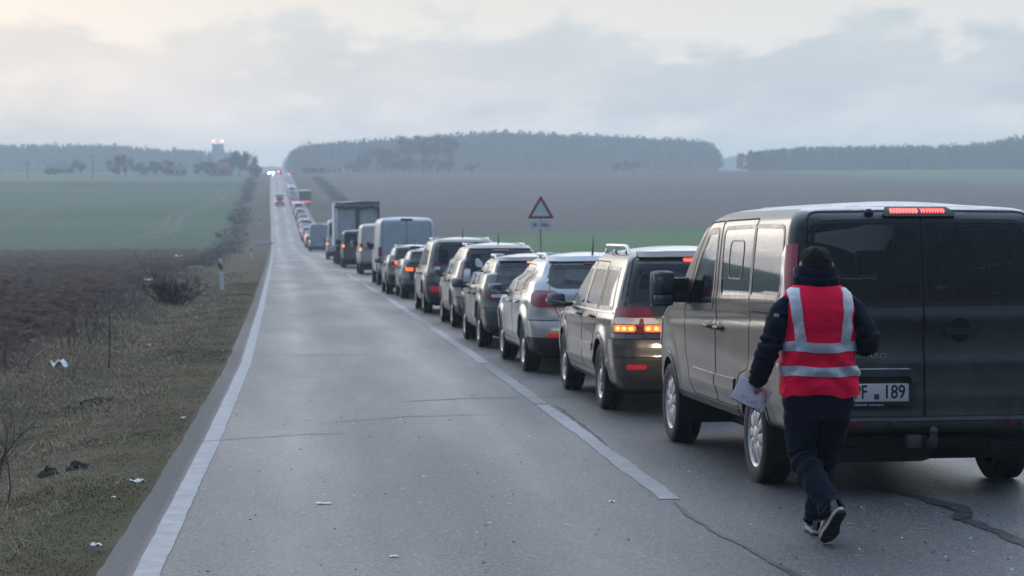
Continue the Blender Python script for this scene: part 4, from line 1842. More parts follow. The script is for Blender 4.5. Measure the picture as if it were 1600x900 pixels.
    add_wheels(root, hb - .012, ax, wr, .215, p.get('rim', 'five'), wr * .66)
    st = [(-.38, ro + .75, .62, .46, .56), (.38, ro + .75, .62, .46, .56), (-.37, bp + .18, .60, .5, .60), (.37, bp + .18, .60, .5, .60)]
    cabin(root, sh, L, W, ro, H, .40, [(x, y, z, w_, h_ * p.get('seath', 1)) for x, y, z, w_, h_ in st])
    # blacked-out pillar between the doors
    for s_ in (-1, 1):
        m = MB()
        sh.ribbon(m, 'S', [(bp, zb + .005), (bp + .004, zt - .005)], .085, off=.0025, side=s_, step=.04)
        m.build('pillar_trim', M_trim, root)
    # bumper joint
    m = MB()
    sh.ribbon(m, 'U', [(-hb * .99, p['bz']), (ro - ar + .02, p['bz'])], .012, off=.002, side=-1, step=.03, depth=.004)
    sh.ribbon(m, 'U', [(-hb * .99, p['bz']), (ro - ar + .02, p['bz'])], .012, off=.002, side=1, step=.03, depth=.004)
    m.build('bumper_gap', M_dark, root)
    for extra in p.get('on', ()):                 # (name, face, poly, mat, off, both)
        nm, face, poly, mat, off, both = extra
        for s_ in ((-1, 1) if both else (-1,)):
            q = [(abs(a) * s_ if face == 'R' and both else a, z) for a, z in poly]
            m = MB()
            sh.patch(m, face, rounded(q, min(.02, .3 * abs(poly[0][1] - poly[2][1]) + .004)), off=off, side=s_, rings=3, depth=.012)
            m.build(nm, mat, ob.get(('tail_light', s_), root) if nm in ('lamp_strip', 'lamp_bulb', 'reversing_lamp') else root)
    for bandp in p.get('bands', ()):
        nm, face, path, wd, mat, off = bandp
        for s_ in (-1, 1):
            m = MB()
            sh.ribbon(m, face, [(abs(a) * s_ if face == 'R' else a, z) for a, z in path], wd, off=off, side=s_, step=.04)
            m.build(nm, mat, root)
    for s_ in (-1, 1):
        handle(ob.get(('front_door', s_), root), sh, bp + .14, p.get('hz', .93), s_, p.get('hmat', M_black), .18)
        handle(ob.get(('rear_door', s_), root), sh, cp + .20, p.get('hz', .93) + .01, s_, p.get('hmat', M_black), .18)
        m = MB()
        sh.patch(m, 'S', rounded([(L - .55, .70), (L - .25, .68), (L - .32, .86), (L - .7, .90)], .05), off=.006, side=s_, rings=3)
        m.build('headlight', M_clear, root)
        if p.get('rails', True):
            zr0 = H - .045
            m = MB()
            a, b = p.get('rail_y', (cp + .05, L - 2.2))
            hx = hb * .69
            pts = []
            for t in np.linspace(0, 1, 22):
                y = a + (b - a) * t
                hgt = p.get('railh', .065) * min(1, (t / .10) ** .6, ((1 - t) / .10) ** .6)
                u_, z_ = sh.uz('S', y, zr0)
                bp_ = sh.P(u_, z_, 1)
                pts.append((s_ * (float(bp_[0]) - .03), y, zr0 + .0 + hgt))
            m.tube(pts, [.013 + .007 * (1 if 2 < i < 19 else .6) for i in range(22)], 8)
            for t in (.12, .5, .88):
                y = a + (b - a) * t
                q = pts[int(t * 21)]
                m.box((q[0], y, zr0 + .03), (.03, .09, .06), .01)
            m.build('roof_rail', p.get('railmat', M_rail), root)
    if p.get('antenna'):
        m = MB()
        x, y, ln = p['antenna']
        m.tube([(x, y, H + .01), (x, y - .02, H + .05), (x, y - .09, H + .05 + ln)], [.02, .012, .0025], 7)
        m.build('antenna', M_black, root)
    # third brake light under the roof edge
    zt3 = p.get('b3', H - .10)
    m = MB()
    sh.patch(m, 'R', rounded([(-.17, zt3 - .018), (.17, zt3 - .018), (.16, zt3 + .018), (-.16, zt3 + .018)], .008), off=.014, rings=1, depth=.02)
    m.build('brake_light', p.get('b3mat', M_red), root)
    if p.get('spoiler', True):
        m = MB()
        sh.ribbon(m, 'R', [(-hb * .66, H - .055), (0, H - .050), (hb * .66, H - .055)], .05, off=.03, step=.05, depth=.05)
        m.build('roof_spoiler', PT, root)
    # wiper
    zw = p['rwin'][0][1] + .045
    m = MB()
    A = [sh.at('R', (x, z), .02) for x, z in ((.05, zw - .06), (-.02, zw - .01), (-.22, zw + .02), (-.46, zw + .035))]
    m.tube([tuple(q) for q in A], [.018, .012, .008, .006], 6)
    m.build('wiper', M_black, ob.get(('tailgate', 0), root))
    # plate
    if p.get('plate'):
        px_, pz, txt = p['plate']
        y0 = float(sh.at('R', (px_, pz), 0)[1])
        m = MB()
        m.box((px_, y0 - .014, pz), (.52, .012, .112), .004)
        q = m.build('number_plate', M_white_pl, root)
        if txt:
            text_obj('plate_lettering', txt, .105, (px_, y0 - .0225, pz), q, M_ink, xs=.78, bold=.001)
    m = MB()
    m.tube([(.42, .10, .28), (.42, .6, .28), (.2, 1.6, .27)], .03, 8)
    m.box((-.05, .48, .30), (.75, .26, .15), .05)
    m.build('exhaust', M_rust, root)
    mirror(root, hb * .95, L - 1.62, zb + .04, (.20, .15), p.get('mirmat', M_black))
    for b_ in p.get('badge', ()):
        txt, x, z, size, mat, xs = b_
        y0 = float(sh.at('R', (x, z), 0)[1]) - .006
        text_obj('badge', txt, size, (x, y0, z), ob.get(('tailgate', 0), root), mat, xs=xs, ext=.003, bold=.001, space=1.15)
    return root, sh, ob


def place(root, xc, yrear, rz=0.0):
    root.location = (xc, yrear, float(zr(yrear)) + .030)
    root.rotation_euler = (math.atan(slope(yrear + 2)), 0, rz)
    return root


place(dark_van(), 4.335, 14.22, math.radians(.9))

TRIM_LINE = M_rail
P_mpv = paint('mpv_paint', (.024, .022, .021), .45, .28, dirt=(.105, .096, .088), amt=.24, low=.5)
mpv, mpv_sh, mpv_ob = car(dict(
    f=0.945, label='dark bronze people carrier with glowing tail lamps, just ahead of the dark grey van', L=4.73, W=1.84, H=1.69, ro=.93, wb=2.82, wr=.335, paint=P_mpv, name='people_carrier',
    rear=[(.24, .16), (.38, .03), (.5, 0), (.76, .0), (.80, .04), (.97, .055), (1.15, .09), (1.55, .27), (1.62, .33), (1.69, .48)],
    rwin=[(-.80, 1.19), (.80, 1.19), (.68, 1.565), (-.68, 1.565)], rwin_r=.05, rframe=.13, belt=1.06, bp=2.18, cp=1.22, fine=.85,
    quarter=[(.42, 1.08), (1.18, 1.07), (1.30, 1.52), (.62, 1.51)],
    tl=[(-.27, .845), (.29, .845), (.27, 1.115), (-.02, 1.12), (-.09, 1.10)], tl_r=[.02, .03, .04, .04, .08],
    gate=[(-.62, .79), (.62, .79), (.80, 1.10), (.78, 1.2), (.66, 1.63), (-.66, 1.63), (-.78, 1.2), (-.80, 1.10)], bz=.785, hz=.96, 
    rim='seven', rails=True, rail_y=(.75, 2.5), railh=.095, b3=1.60, b3mat=M_redlit, spoiler=True, antenna=None, plate=(0, .95, None), hwf=[(.24, .86), (.30, .93), (.48, .985), (.72, 1.0), (.9, .99), (1.0, .975), (1.07, .955), (1.25, .905), (1.45, .835), (1.60, .775), (1.645, .72), (1.675, .65), (1.69, .58)],
    bands=[('chrome_strip', 'S', [(.35, 1.045), (3.3, 1.035)], .016, TRIM_LINE, .008), ('side_moulding', 'S', [(1.40, .64), (3.25, .62)], .075, P_mpv, .016), ('bumper_strip', 'R', [(0, .72), (.90, .72)], .035, P_mpv, .012), ('bumper_strip', 'R', [(0, .60), (.9, .60)], .012, M_dark, .004)],
    on=[('lamp_strip', 'U', [(-.215, .94), (.26, .94), (.255, 1.005), (-.165, 1.005)], M_clear, .016, True),
        ('lamp_bulb', 'U', [(0.030, .858), (0.260, .858), (0.260, .930), (0.030, .930)], M_amber, .017, True), ('lamp_bulb', 'U', [(-0.235, .858), (-0.050, .858), (-0.050, .930), (-0.235, .930)], M_amber, .017, True), ('lamp_bulb', 'U', [(0.050, .872), (0.100, .872), (0.100, .914), (0.050, .914)], M_amberhot, .0185, True), ('lamp_bulb', 'U', [(0.115, .872), (0.165, .872), (0.165, .914), (0.115, .914)], M_amberhot, .0185, True), ('lamp_bulb', 'U', [(0.180, .872), (0.230, .872), (0.230, .914), (0.180, .914)], M_amberhot, .0185, True), ('lamp_bulb', 'U', [(-0.200, .872), (-0.150, .872), (-0.150, .914), (-0.200, .914)], M_amberhot, .0185, True), ('lamp_bulb', 'U', [(-0.120, .872), (-0.070, .872), (-0.070, .914), (-0.120, .914)], M_amberhot, .0185, True),
        ('lamp_housing', 'U', [(-.05, .855), (.0, .855), (.0, 1.0), (-.05, 1.0)], M_red, .017, True),
        ('reflector', 'R', [(.60, .475), (.80, .475), (.80, .525), (.60, .525)], M_refl, .006, True)],
    badge=[('PEUGEOT', -.40, 1.147, .046, M_white_pl, 1.1), ('807', .35, .90, .06, M_rail, 1.1)], sillmat=None))
place(mpv, 4.125, 20.85)

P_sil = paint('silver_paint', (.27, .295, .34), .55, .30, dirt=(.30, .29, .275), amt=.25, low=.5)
kuga, _, kob = car(dict(
    f=0.935, label='silver crossover car with black lower bumper, second ahead of the grey van', L=4.44, W=1.84, H=1.585, ro=.88, wb=2.69, wr=.345, paint=P_sil, name='crossover_car',
    rear=[(.24, .20), (.36, .06), (.5, 0), (.68, .0), (.72, .045), (.9, .06), (1.06, .10), (1.17, .18), (1.46, .44), (1.53, .48), (1.585, .62)],
    rwin=[(-.66, 1.165), (.66, 1.165), (.60, 1.46), (-.60, 1.46)], rwin_r=[.13, .13, .06, .06], belt=1.04, bp=2.05, cp=1.18,
    quarter=[(.78, 1.12), (1.12, 1.07), (1.26, 1.38), (.98, 1.38)],
    tl=[(-.23, .905), (.20, .90), (.30, 1.05), (.20, 1.135), (-.08, 1.12), (-.22, .99)], tl_r=[.05, .06, .05, .05, .06, .05],
    gate=[(-.50, .70), (.50, .70), (.60, .86), (.66, 1.15), (.58, 1.50), (-.58, 1.50), (-.66, 1.15), (-.60, .86)], bz=.73, lowz=.50, arch_w=.035, archmat=None, hz=.94, hmat=P_sil,
    rim='five', antenna=(.0, .80, .22), b3=1.495, plate=(0, .82, None), rail_y=(.95, 2.4), flare=.035,
    on=[('reversing_lamp', 'U', [(-.06, .965), (.02, .955), (.06, 1.02), (-.01, 1.05)], M_clear, .017, True), ('reflector', 'R', [(.46, .505), (.72, .505), (.72, .555), (.46, .555)], M_refl, .008, True)],
    badge=[('KUGA', -.40, .80, .060, M_ink, 1.3)], mirmat=pbr('mirror_shell_grey', (.10, .105, .11), .4)))
place(kuga, 4.02, 27.02)

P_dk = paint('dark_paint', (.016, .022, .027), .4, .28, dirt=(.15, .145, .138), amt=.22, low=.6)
tig, _, _ = car(dict(
    f=0.875, label='near-black sport utility car with amber brake light, just ahead of the silver crossover', L=4.43, W=1.81, H=1.61, ro=.88, wb=2.60, wr=.345, paint=P_dk, name='sport_utility_car', fine=1.2,
    rear=[(.24, .2), (.36, .05), (.5, 0), (.70, .0), (.75, .05), (.9, .06), (1.07, .10), (1.15, .15), (1.47, .40), (1.55, .46), (1.61, .60)],
    rwin=[(-.68, 1.15), (.68, 1.15), (.60, 1.475), (-.60, 1.475)], rwin_r=[.08, .08, .05, .05], belt=1.05, bp=2.08, cp=1.2, quarter=[(.72, 1.10), (1.14, 1.07), (1.26, 1.38), (.96, 1.38)],
    tl=[(-.36, .865), (.20, .86), (.24, 1.02), (.02, 1.07), (-.16, .99), (-.34, .94)], gate=[(-.66, .72), (.66, .72), (.70, 1.1), (.58, 1.52), (-.58, 1.52), (-.70, 1.1)], bz=.73, rim='five',
    on=[('reversing_lamp', 'U', [(-.10, .905), (.12, .905), (.12, .985), (-.08, .985)], M_clear, .017, True), ('reflector', 'R', [(.42, .52), (.66, .52), (.66, .58), (.42, .58)], M_refl, .008, True)],
    b3mat=M_amber2, b3=1.53, plate=(0, .90, None), lowz=.42, lowmat=M_black, railmat=M_rail))
place(tig, 3.98, 33.1)

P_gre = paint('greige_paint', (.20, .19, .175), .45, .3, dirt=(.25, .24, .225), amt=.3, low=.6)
crv, _, _ = car(dict(
    f=0.925, label='greige tall estate car with pillar tail lamps and white decal in rear glass', L=4.53, W=1.80, H=1.68, ro=.95, wb=2.62, wr=.345, paint=P_gre, name='sport_utility_car', fine=1.3,
    rear=[(.24, .2), (.36, .05), (.5, 0), (.72, 0), (.77, .05), (1.0, .06), (1.1, .09), (1.55, .30), (1.62, .38), (1.68, .55)],
    rwin=[(-.70, 1.07), (.70, 1.07), (.62, 1.56), (-.62, 1.56)], rwin_r=.05, rframe=.07, belt=1.03, bp=2.05, cp=1.2, quarter=[(.62, 1.08), (1.14, 1.05), (1.28, 1.46), (.80, 1.46)],
    tl=[(-.12, .82), (.12, .82), (.13, 1.1), (.10, 1.50), (-.02, 1.50), (-.05, 1.1)], gate=[(-.66, .62), (.66, .62), (.74, .82), (.60, 1.6), (-.60, 1.6), (-.74, .82)], bz=.64, rim='six', antenna=(0, .75, .18),
    on=[('reversing_lamp', 'U', [(-.03, .95), (.09, .95), (.085, 1.2), (-.02, 1.2)], M_clear, .017, True), ('lamp_bulb', 'U', [(.0, .65), (.14, .65), (.14, .74), (.0, .74)], M_amber2, .02, True),
        ('reflector', 'R', [(.66, .43), (.80, .43), (.80, .52), (.66, .52)], M_refl, .01, True),
        ('window_decal', 'R', [(-.50, 1.25), (-.36, 1.22), (-.36, 1.32), (-.44, 1.42), (-.50, 1.40)], pbr('white_decal', (.5, .5, .5), .6, var=.1), .012, False)],
    plate=(0, .95, None), b3=1.58, lowz=.46, lowmat=M_grey_pl))
place(crv, 4.13, 40.36)

P_ol = paint('olive_grey_paint', (.115, .118, .108), .4, .32, dirt=(.23, .225, .21), amt=.35, low=.65)
outl, _, _ = car(dict(
    f=0.945, label='olive grey boxy off-roader with square upright tail lamps and black lower bumper', L=4.45, W=1.80, H=1.74, ro=.93, wb=2.64, wr=.355, paint=P_ol, name='sport_utility_car', fine=1.4,
    rear=[(.24, .18), (.36, .04), (.5, 0), (.78, 0), (.84, .05), (1.0, .06), (1.12, .08), (1.6, .20), (1.68, .26), (1.74, .42)],
    rwin=[(-.60, 1.16), (.60, 1.16), (.56, 1.62), (-.56, 1.62)], rwin_r=.07, belt=1.08, bp=2.05, cp=1.2, quarter=[(.52, 1.12), (1.14, 1.10), (1.26, 1.52), (.62, 1.52)],
    hwf=[(.24, .85), (.30, .93), (.48, .98), (.72, 1.0), (.9, .99), (1.0, .975), (1.07, .95), (1.25, .91), (1.5, .85), (1.65, .80), (1.695, .75), (1.725, .68), (1.74, .6)],
    tl=[(-.10, .90), (.10, .90), (.10, 1.21), (-.10, 1.21)], gate=[(-.66, .70), (.66, .70), (.72, .9), (.64, 1.66), (-.64, 1.66), (-.72, .9)], bz=.88, bumpmat=M_grey_pl, rim='six', antenna=(0, .7, .2),
    on=[('lamp_strip', 'U', [(-.07, 1.02), (.07, 1.02), (.07, 1.10), (-.07, 1.10)], M_clear, .018, True), ('reflector', 'R', [(.52, .52), (.80, .52), (.80, .64), (.52, .64)], M_refl, .01, True)], plate=(0, .98, None), b3=1.65))
place(outl, 4.07, 47.8)

P_sm = paint('grey_hatch_paint', (.17, .17, .18), .5, .3, dirt=(.22, .21, .20), amt=.3, low=.5)
sm2, _, _ = car(dict(
    f=0.890, label='small grey hatchback with two glowing amber tail lamps and black tailgate', L=4.0, W=1.72, H=1.50, ro=.72, wb=2.5, wr=.31, paint=P_sm, name='hatchback', fine=1.5,
    rear=[(.24, .2), (.36, .05), (.5, 0), (.66, 0), (.72, .04), (.95, .06), (1.02, .10), (1.36, .36), (1.43, .42), (1.50, .56)], rwin=[(-.60, 1.03), (.60, 1.03), (.54, 1.36), (-.54, 1.36)], belt=1.0, bp=1.85, cp=1.0, quarter=None,
    tl=[(-.46, .84), (.16, .84), (.18, 1.0), (-.46, 1.0)], gate=[(-.62, .60), (.62, .60), (.66, 1.0), (.54, 1.42), (-.54, 1.42), (-.66, 1.0)], gatemat=M_black, bz=.60, lowz=.45, rails=False, antenna=(0, .8, .2), plate=(0, .68, None), b3=1.42,
    on=[('lamp_bulb', 'U', [(-.06, .85), (.15, .85), (.15, .99), (-.06, .99)], M_amber, .02, True), ('lamp_bulb', 'U', [(-.40, .86), (-.14, .86), (-.14, .98), (-.40, .98)], M_amber, .02, True)]))
place(sm2, 4.14, 59.05)
P_sm1 = paint('dark_hatch_paint', (.10, .105, .105), .5, .3, dirt=(.22, .21, .20), amt=.35, low=.6)
sm1, _, _ = car(dict(
    f=0.900, label='small dark hatchback with pale roof rails, right behind the tall windowless van', L=4.05, W=1.73, H=1.56, ro=.75, wb=2.52, wr=.315, paint=P_sm1, name='hatchback', fine=1.5,
    rear=[(.24, .2), (.36, .05), (.5, 0), (.70, 0), (.75, .04), (.98, .06), (1.05, .10), (1.42, .34), (1.50, .40), (1.56, .54)], rwin=[(-.62, 1.08), (.62, 1.08), (.54, 1.42), (-.54, 1.42)], belt=1.03, bp=1.88, cp=1.05, quarter=None,
    tl=[(-.22, .88), (.16, .88), (.18, 1.10), (-.22, 1.10)], gate=[(-.62, .62), (.62, .62), (.66, 1.0), (.54, 1.46), (-.54, 1.46), (-.66, 1.0)], bz=.62, bumpmat=M_grey_pl, rails=True, antenna=(0, .8, .2), plate=(0, .8, None), b3=1.48,
    on=[('lamp_bulb', 'U', [(-.12, .90), (.13, .90), (.13, 1.08), (-.12, 1.08)], M_amber, .02, True)]))
place(sm1, 3.97, 63.6)

# headlamps of the two nearest vehicles shine on what stands ahead of them
def headlamp(x, y, z, e):
    l = bpy.data.lights.new('headlamp', 'SPOT')
    l.energy = e
    l.spot_size = math.radians(70)
    l.spot_blend = .8
    l.shadow_soft_size = .07
    l.color = (1, .78, .52)
    o = bpy.data.objects.new('headlamp', l)
    COL.objects.link(o)
    o.location = (x, y, z + float(zr(y)))
    o.rotation_euler = (math.radians(88), 0, 0)


for x_ in (-.68, .68):
    headlamp(4.28 + x_, 19.45, .82, 30)
    headlamp(4.1 + x_, 25.75, .72, 12)

place(plain_van('box_van', 'tall white windowless delivery van with high rear brake light', (.50, .53, .57), 5.9, 2.0, 2.32, lit=None, light=(.98, 1.32), dirt=.25), 4.34, 74.6)
place(plain_van('minivan', 'cream white high-roofed van glowing in headlamps, half hidden by a taller white van', (.62, .60, .54), 5.0, 1.9, 2.2, lit='low', light=(1.0, 1.35), dirt=.2), 4.42, 95.3)
place(plain_van('minibus', 'dark minibus with broad black rear window and one lit tail lamp', (.075, .072, .080), 4.9, 1.9, 1.95, wins=True, lit='low', light=(1.05, 1.35), dirt=.3), 4.2, 113.7)
place(plain_van('minibus', 'white minibus with black rear window showing left of the curtain-sided truck', (.66, .68, .70), 5.4, 1.95, 2.75, wins=True, lit='low', light=(1.0, 1.3), dirt=.1), 4.25, 152)
place(plain_van('delivery_van', 'blue-grey tall van with red tail lamps, ahead of the white minibus', (.33, .38, .44), 5.6, 2.05, 2.8, lit='low', light=(.95, 1.3), dirt=.2), 4.0, 220)


# ================================================================== THE TRUCK
def truck(label, W=2.55, Ltot=8.6, H=3.66, col=(.75, .76, .77), rear='curtain', z0=1.05):
    root = empty('truck')
    tag(root, label, 'truck')
    frame = pbr('truck_frame_dark', (.06, .063, .067), .6, var=.3)
    pale = pbr('truck_tarp_pale', col, .75, var=.15, nscale=1.3)
    hb = W / 2
    bl = Ltot - 2.3
    m = MB()
    for x in (-.4, .4):
        m.box((x, Ltot / 2 - .1, .82), (.10, Ltot - .6, .22), .01)
    m.box((0, .25, .72), (2.3, .12, .16), .02)
    m.build('chassis', frame, root)
    m = MB()
    m.box((0, bl / 2 + .05, z0), (W, bl, .14), .02)
    m.build('load_floor', frame, root)
    for sd in (-1, 1):
        m = MB()
        P = []
        for y in np.linspace(.08, bl, 40):
            row = []
            for z in np.linspace(z0 + .02, H - .10, 12):
                row.append((sd * (hb + .02 + .02 * math.sin(y * 7) * (z - z0) / 3 + .012 * math.sin(y * 19)), y, z))
            P.append(row)
        m.grid(P, flip=sd < 0)
        m.build('side_curtain', pale, root)
        m = MB()
        m.box((sd * (hb - .03), .06, (z0 + H) / 2), (.24 if sd < 0 else .11, .12, H - z0), .02)
        m.build('corner_post', pale if sd < 0 else frame, root)
        if rear == 'curtain':
            m = MB()
            P = []
            for x in np.linspace(sd * .10, sd * (hb - .10), 14):
                P.append([(x, .11 + .015 * math.sin(x * 14) + .02 * math.sin(z * 2), z) for z in np.linspace(z0 + .05, H - .38, 8)])
            m.grid(P, flip=sd < 0)
            m.build('rear_curtain', pbr('truck_rear_sheet', (.52, .525, .52), .8, var=.12, nscale=2), root)
        else:
            m = MB()
            m.box((sd * hb / 2, .08, (z0 + H) / 2 + .02), (hb - .03, .05, H - z0 - .1), .02)
            m.build('rear_door', pbr('truck_blue', (.030, .075, .13), .5, var=.15), root)
    m = MB()
    m.box((0, .06, (z0 + H) / 2 - .1), (.20, .08, H - z0 - .2), .02)
    m.build('centre_post', frame, root)
    m = MB()
    m.box((0, .07, H - .20), (W - .1, .16, .26), .03)
    for k in range(9):
        x = -hb + .15 + k * (W - .3) / 8
        m.ellipsoid((x, .0, H - .30 + .05 * math.sin(k * 2.1)), (.42, .2, .22), 8, 6)
    m.build('rolled_sheet', pbr('rolled_sheet_grey', (.13, .135, .14), .8, var=.3) if rear == 'curtain' else frame, root)
    m = MB()
    P = []
    for y in np.linspace(0, bl, 24):
        P.append([(x, y, H - .06 + .05 * (1 - (x / hb) ** 2) + .02 * math.sin(y * 4 + x * 2)) for x in np.linspace(-hb - .02, hb + .02, 12)])
    m.grid(P)
    m.build('roof_sheet', pale, root)
    m = MB()
    m.box((0, bl, (z0 + H) / 2), (W, .08, H - z0), .02)
    m.build('front_board', pale, root)
    m = MB()
    m.box((0, bl + 1.15, 1.75), (2.35, 1.85, 2.1), .15)
    m.build('cab', pbr('truck_cab', (.5, .5, .5), .4, var=.1), root)
    add_wheels(root, hb - .05, (1.7, Ltot - 1.35), .50, .32, 'six', .29)
    for sd in (-1, 1):
        m = MB()
        m.box((sd * (hb - .28), .17, .78), (.42, .08, .16), .02)
        m.build('tail_light', M_redlit if rear != 'curtain' else M_red, root)
        m = MB()
        m.box((sd * (hb - .35), .9, .45), (.5, .02, .5), .005)
        m.build('mudflap', M_black, root)
    if rear != 'curtain':
        m = MB()
        m.box((0, .10, .82), (W - .1, .06, .34), .02)
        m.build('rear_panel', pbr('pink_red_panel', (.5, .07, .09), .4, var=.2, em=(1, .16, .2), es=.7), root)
    return root


place(truck('grey curtain-sided truck with its rear sheet rolled under the roof'), 4.50, 127)
place(truck('blue box truck with glowing red rear panel, right of the far queue', W=2.45, Ltot=7.5, H=3.0, col=(.04, .09, .15), rear='box', z0=1.0), 5.0, 436)


# ================================================================== THE FAR QUEUE
def far_car(kind, col, lit):
    """one mesh, several materials; for cars a few pixels wide"""
    if kind == 'van':
        L, W, H = 5.0, 1.95, 2.1
        rows = van_rows(L, W, H)
    else:
        L, W, H = 4.4, 1.8, (1.5 if kind == 'car' else 1.68)
        hb = W / 2
        rows = [(.25, .1, L - .1, hb * .93, .2, .17), (.5, 0, L, hb, .2, .17), (.8, .04, L - .05, hb, .2, .17), (.98, .08, L - .55, hb * .97, .18, .15), (1.05, .14, L - 1.1, hb * .93, .15, .13), (H - .15, .42, L - 1.9, hb * .78, .14, .12), (H - .04, .52, L - 2.2, hb * .7, .15, .13), (H, .7, L - 2.5, hb * .58, .15, .13)]
    sh = Shell(rows, du=.2, dz=.14, bow=.05, fbow=.3)
    k = (H - 1.05)
    rg = [dict(name='rw', face='R', poly=[(-.66, 1.08), (.66, 1.08), (.55, H - .14), (-.55, H - .14)], per_side=False),
          dict(name='sw', face='S', poly=[(.7, 1.08), (L - 1.6, 1.06), (L - 2.1, H - .15), (.95, H - .15)]),
          dict(name='fw', face='F', poly=[(-.75, 1.08), (.75, 1.08), (.6, H - .12), (-.6, H - .12)]),
          dict(name='tl', face='U', poly=[(-.25, .82), (.2, .82), (.2, 1.02), (-.25, 1.02)])]
    out = sh.cut(rg)
    m = MB()
    for key, mb in out.items():
        i = 0 if key == 'body' else (2 if key[0] == 'tl' else 1)
        m.add(mb.v, mb.f, i)
    for y in (.85, L - .9):
        for sd in (-1, 1):
            m.lathe([(.02, .11), (.2, .11), (.31, .1), (.33, .06), (.33, -.06), (.31, -.1)], 14, 'x', (sd * (W / 2 - .11), y, .33), 3)
    m.box((0, L / 2, .3), (W * .8, L * .85, .14), .02, None, 3)
    me = m.mesh('queued_car', [pbr('far_paint_%d' % (int(col[0] * 1000) * 7 + int(col[2] * 1000)), col, .35, .2, var=.1), M_trim, M_redlit if lit else M_red, M_rubber])
    return me


far_cols = [('car', (.03, .034, .04), 0), ('suv', (.50, .52, .55), 0), ('car', (.30, .32, .34), 1), ('suv', (.05, .055, .06), 0), ('van', (.62, .64, .67), 0), ('car', (.62, .63, .65), 0), ('suv', (.16, .17, .19), 1), ('car', (.10, .03, .035), 0), ('car', (.06, .08, .12), 0)]
far_me = [far_car(*a) for a in far_cols]
desc = {0: 'black', 1: 'silver', 2: 'grey', 3: 'charcoal', 4: 'white', 5: 'white', 6: 'dark grey', 7: 'dark red', 8: 'dark blue'}
y_ = 233.0
far_list = []
i_ = 0
seq = [8, 1, 0, 5, 3, 2, 0, 1, 6, 8, 3, 5, 0, 2, 7, 1, 3, 4, 6, 0, 5]
while y_ < 765:
    k = seq[i_ % len(seq)] if i_ < 21 else R.randrange(9)
    o = link('queued_car' if k != 4 else 'queued_van', far_me[k])
    xc = float(left_line(y_)) + 4.85 + R.uniform(-.15, .15)
    place(o, xc, y_, 0)
    kind = 'van' if k == 4 else 'car'
    if i_ < 6:
        lb = ['dark blue car with bright lamp, first beyond the blue-grey tall van', 'silver crossover, second beyond the blue-grey tall van', 'black car, third beyond the blue-grey tall van',
              'white car, fourth beyond the blue-grey tall van', 'charcoal crossover, fifth beyond the blue-grey tall van', 'grey car with lit tail lamps, sixth beyond the tall van'][i_]
        tag(o, lb, 'car', 'cars in the far part of the queue')
    else:
        tag(o, None, kind, 'cars in the far part of the queue')
    far_list.append((o, k))
    y_ += R.uniform(7.6, 10.5) if y_ < 430 else R.uniform(9, 15)
    i_ += 1

nm_ = lambda k: desc[k] + ' ' + {'van': 'van', 'car': 'car', 'suv': 'crossover'}[far_cols[k][0]]
for i_, (o, k) in enumerate(far_list):
    if i_ >= 6:
        a_ = nm_(far_list[i_ + 1][1]) if i_ + 1 < len(far_list) else 'braking car'
        where = 'low on hill' if i_ < 20 else ('halfway up hill' if i_ < 34 else 'high on hill')
        o['label'] = 'tiny %s %s, behind %s, ahead of %s' % (nm_(k), where, a_, nm_(far_list[i_ - 1][1]))

o = link('overtaking_car', far_car('suv', (.25, .26, .28), 1))
place(o, .05, 434)
tag(o, 'grey car with both tail lamps red, driving away alone in the left lane', 'car')
m = MB()
m.box((0, 1.9, 2.05), (1.7, 2.6, .5), .12)
m.box((0, 1.9, 1.73), (1.1, 1.8, .14), .02)
q = m.build('roof_box', pbr('roof_box_pale', (.62, .56, .56), .5), o)


# lamps seen at the top of the hill: oncoming car, two braking cars
def lamp_disc(m, c, r):
    m.ellipsoid(c, (2 * r, .12, 2 * r), 12, 8)


o = link('oncoming_car', far_car('car', (.20, .21, .22), 0))
place(o, -3.0 + .25, 742.0 + 4.4, math.pi)
tag(o, 'oncoming car with dazzling white headlamps at the top of the hill', 'car')
for sx in (-.62, .62):
    m = MB()
    lamp_disc(m, (sx, 4.38, .75), .22)
    m.build('headlight', pbr('headlamp_glare', (.8, .8, .8), .4, var=0, em=(1, .93, .82), es=55), o)
for (x, y, lb) in ((.4, 765, 'car braking on the crest of the hill with red lamps'), (2.4, 715, 'car braking below the crest with pink red lamps')):
    o = link('braking_car', far_car('car', (.12, .13, .14), 1))
    place(o, x, y)
    tag(o, lb, 'car')
    for sx in (-.62, .62):
        m = MB()
        lamp_disc(m, (sx, .0, .9), .2)
        m.build('brake_light', pbr('brake_glare', (.6, .1, .1), .4, var=0, em=(1, .12, .12), es=11), o)

# ================================================================== THE MAN IN THE RED VEST
def catmull(P, n):
    P = np.asarray(P, float)
    k = len(P)
    t = np.linspace(0, k - 1, n)
    i = np.clip(t.astype(int), 0, k - 2)
    f = (t - i)[:, None]
    p0, p1, p2, p3 = P[np.maximum(i - 1, 0)], P[i], P[i + 1], P[np.minimum(i + 2, k - 1)]
    return .5 * (2 * p1 + (p2 - p0) * f + (2 * p0 - 5 * p1 + 4 * p2 - p3) * f ** 2 + (3 * p1 - p0 - 3 * p2 + p3) * f ** 3)


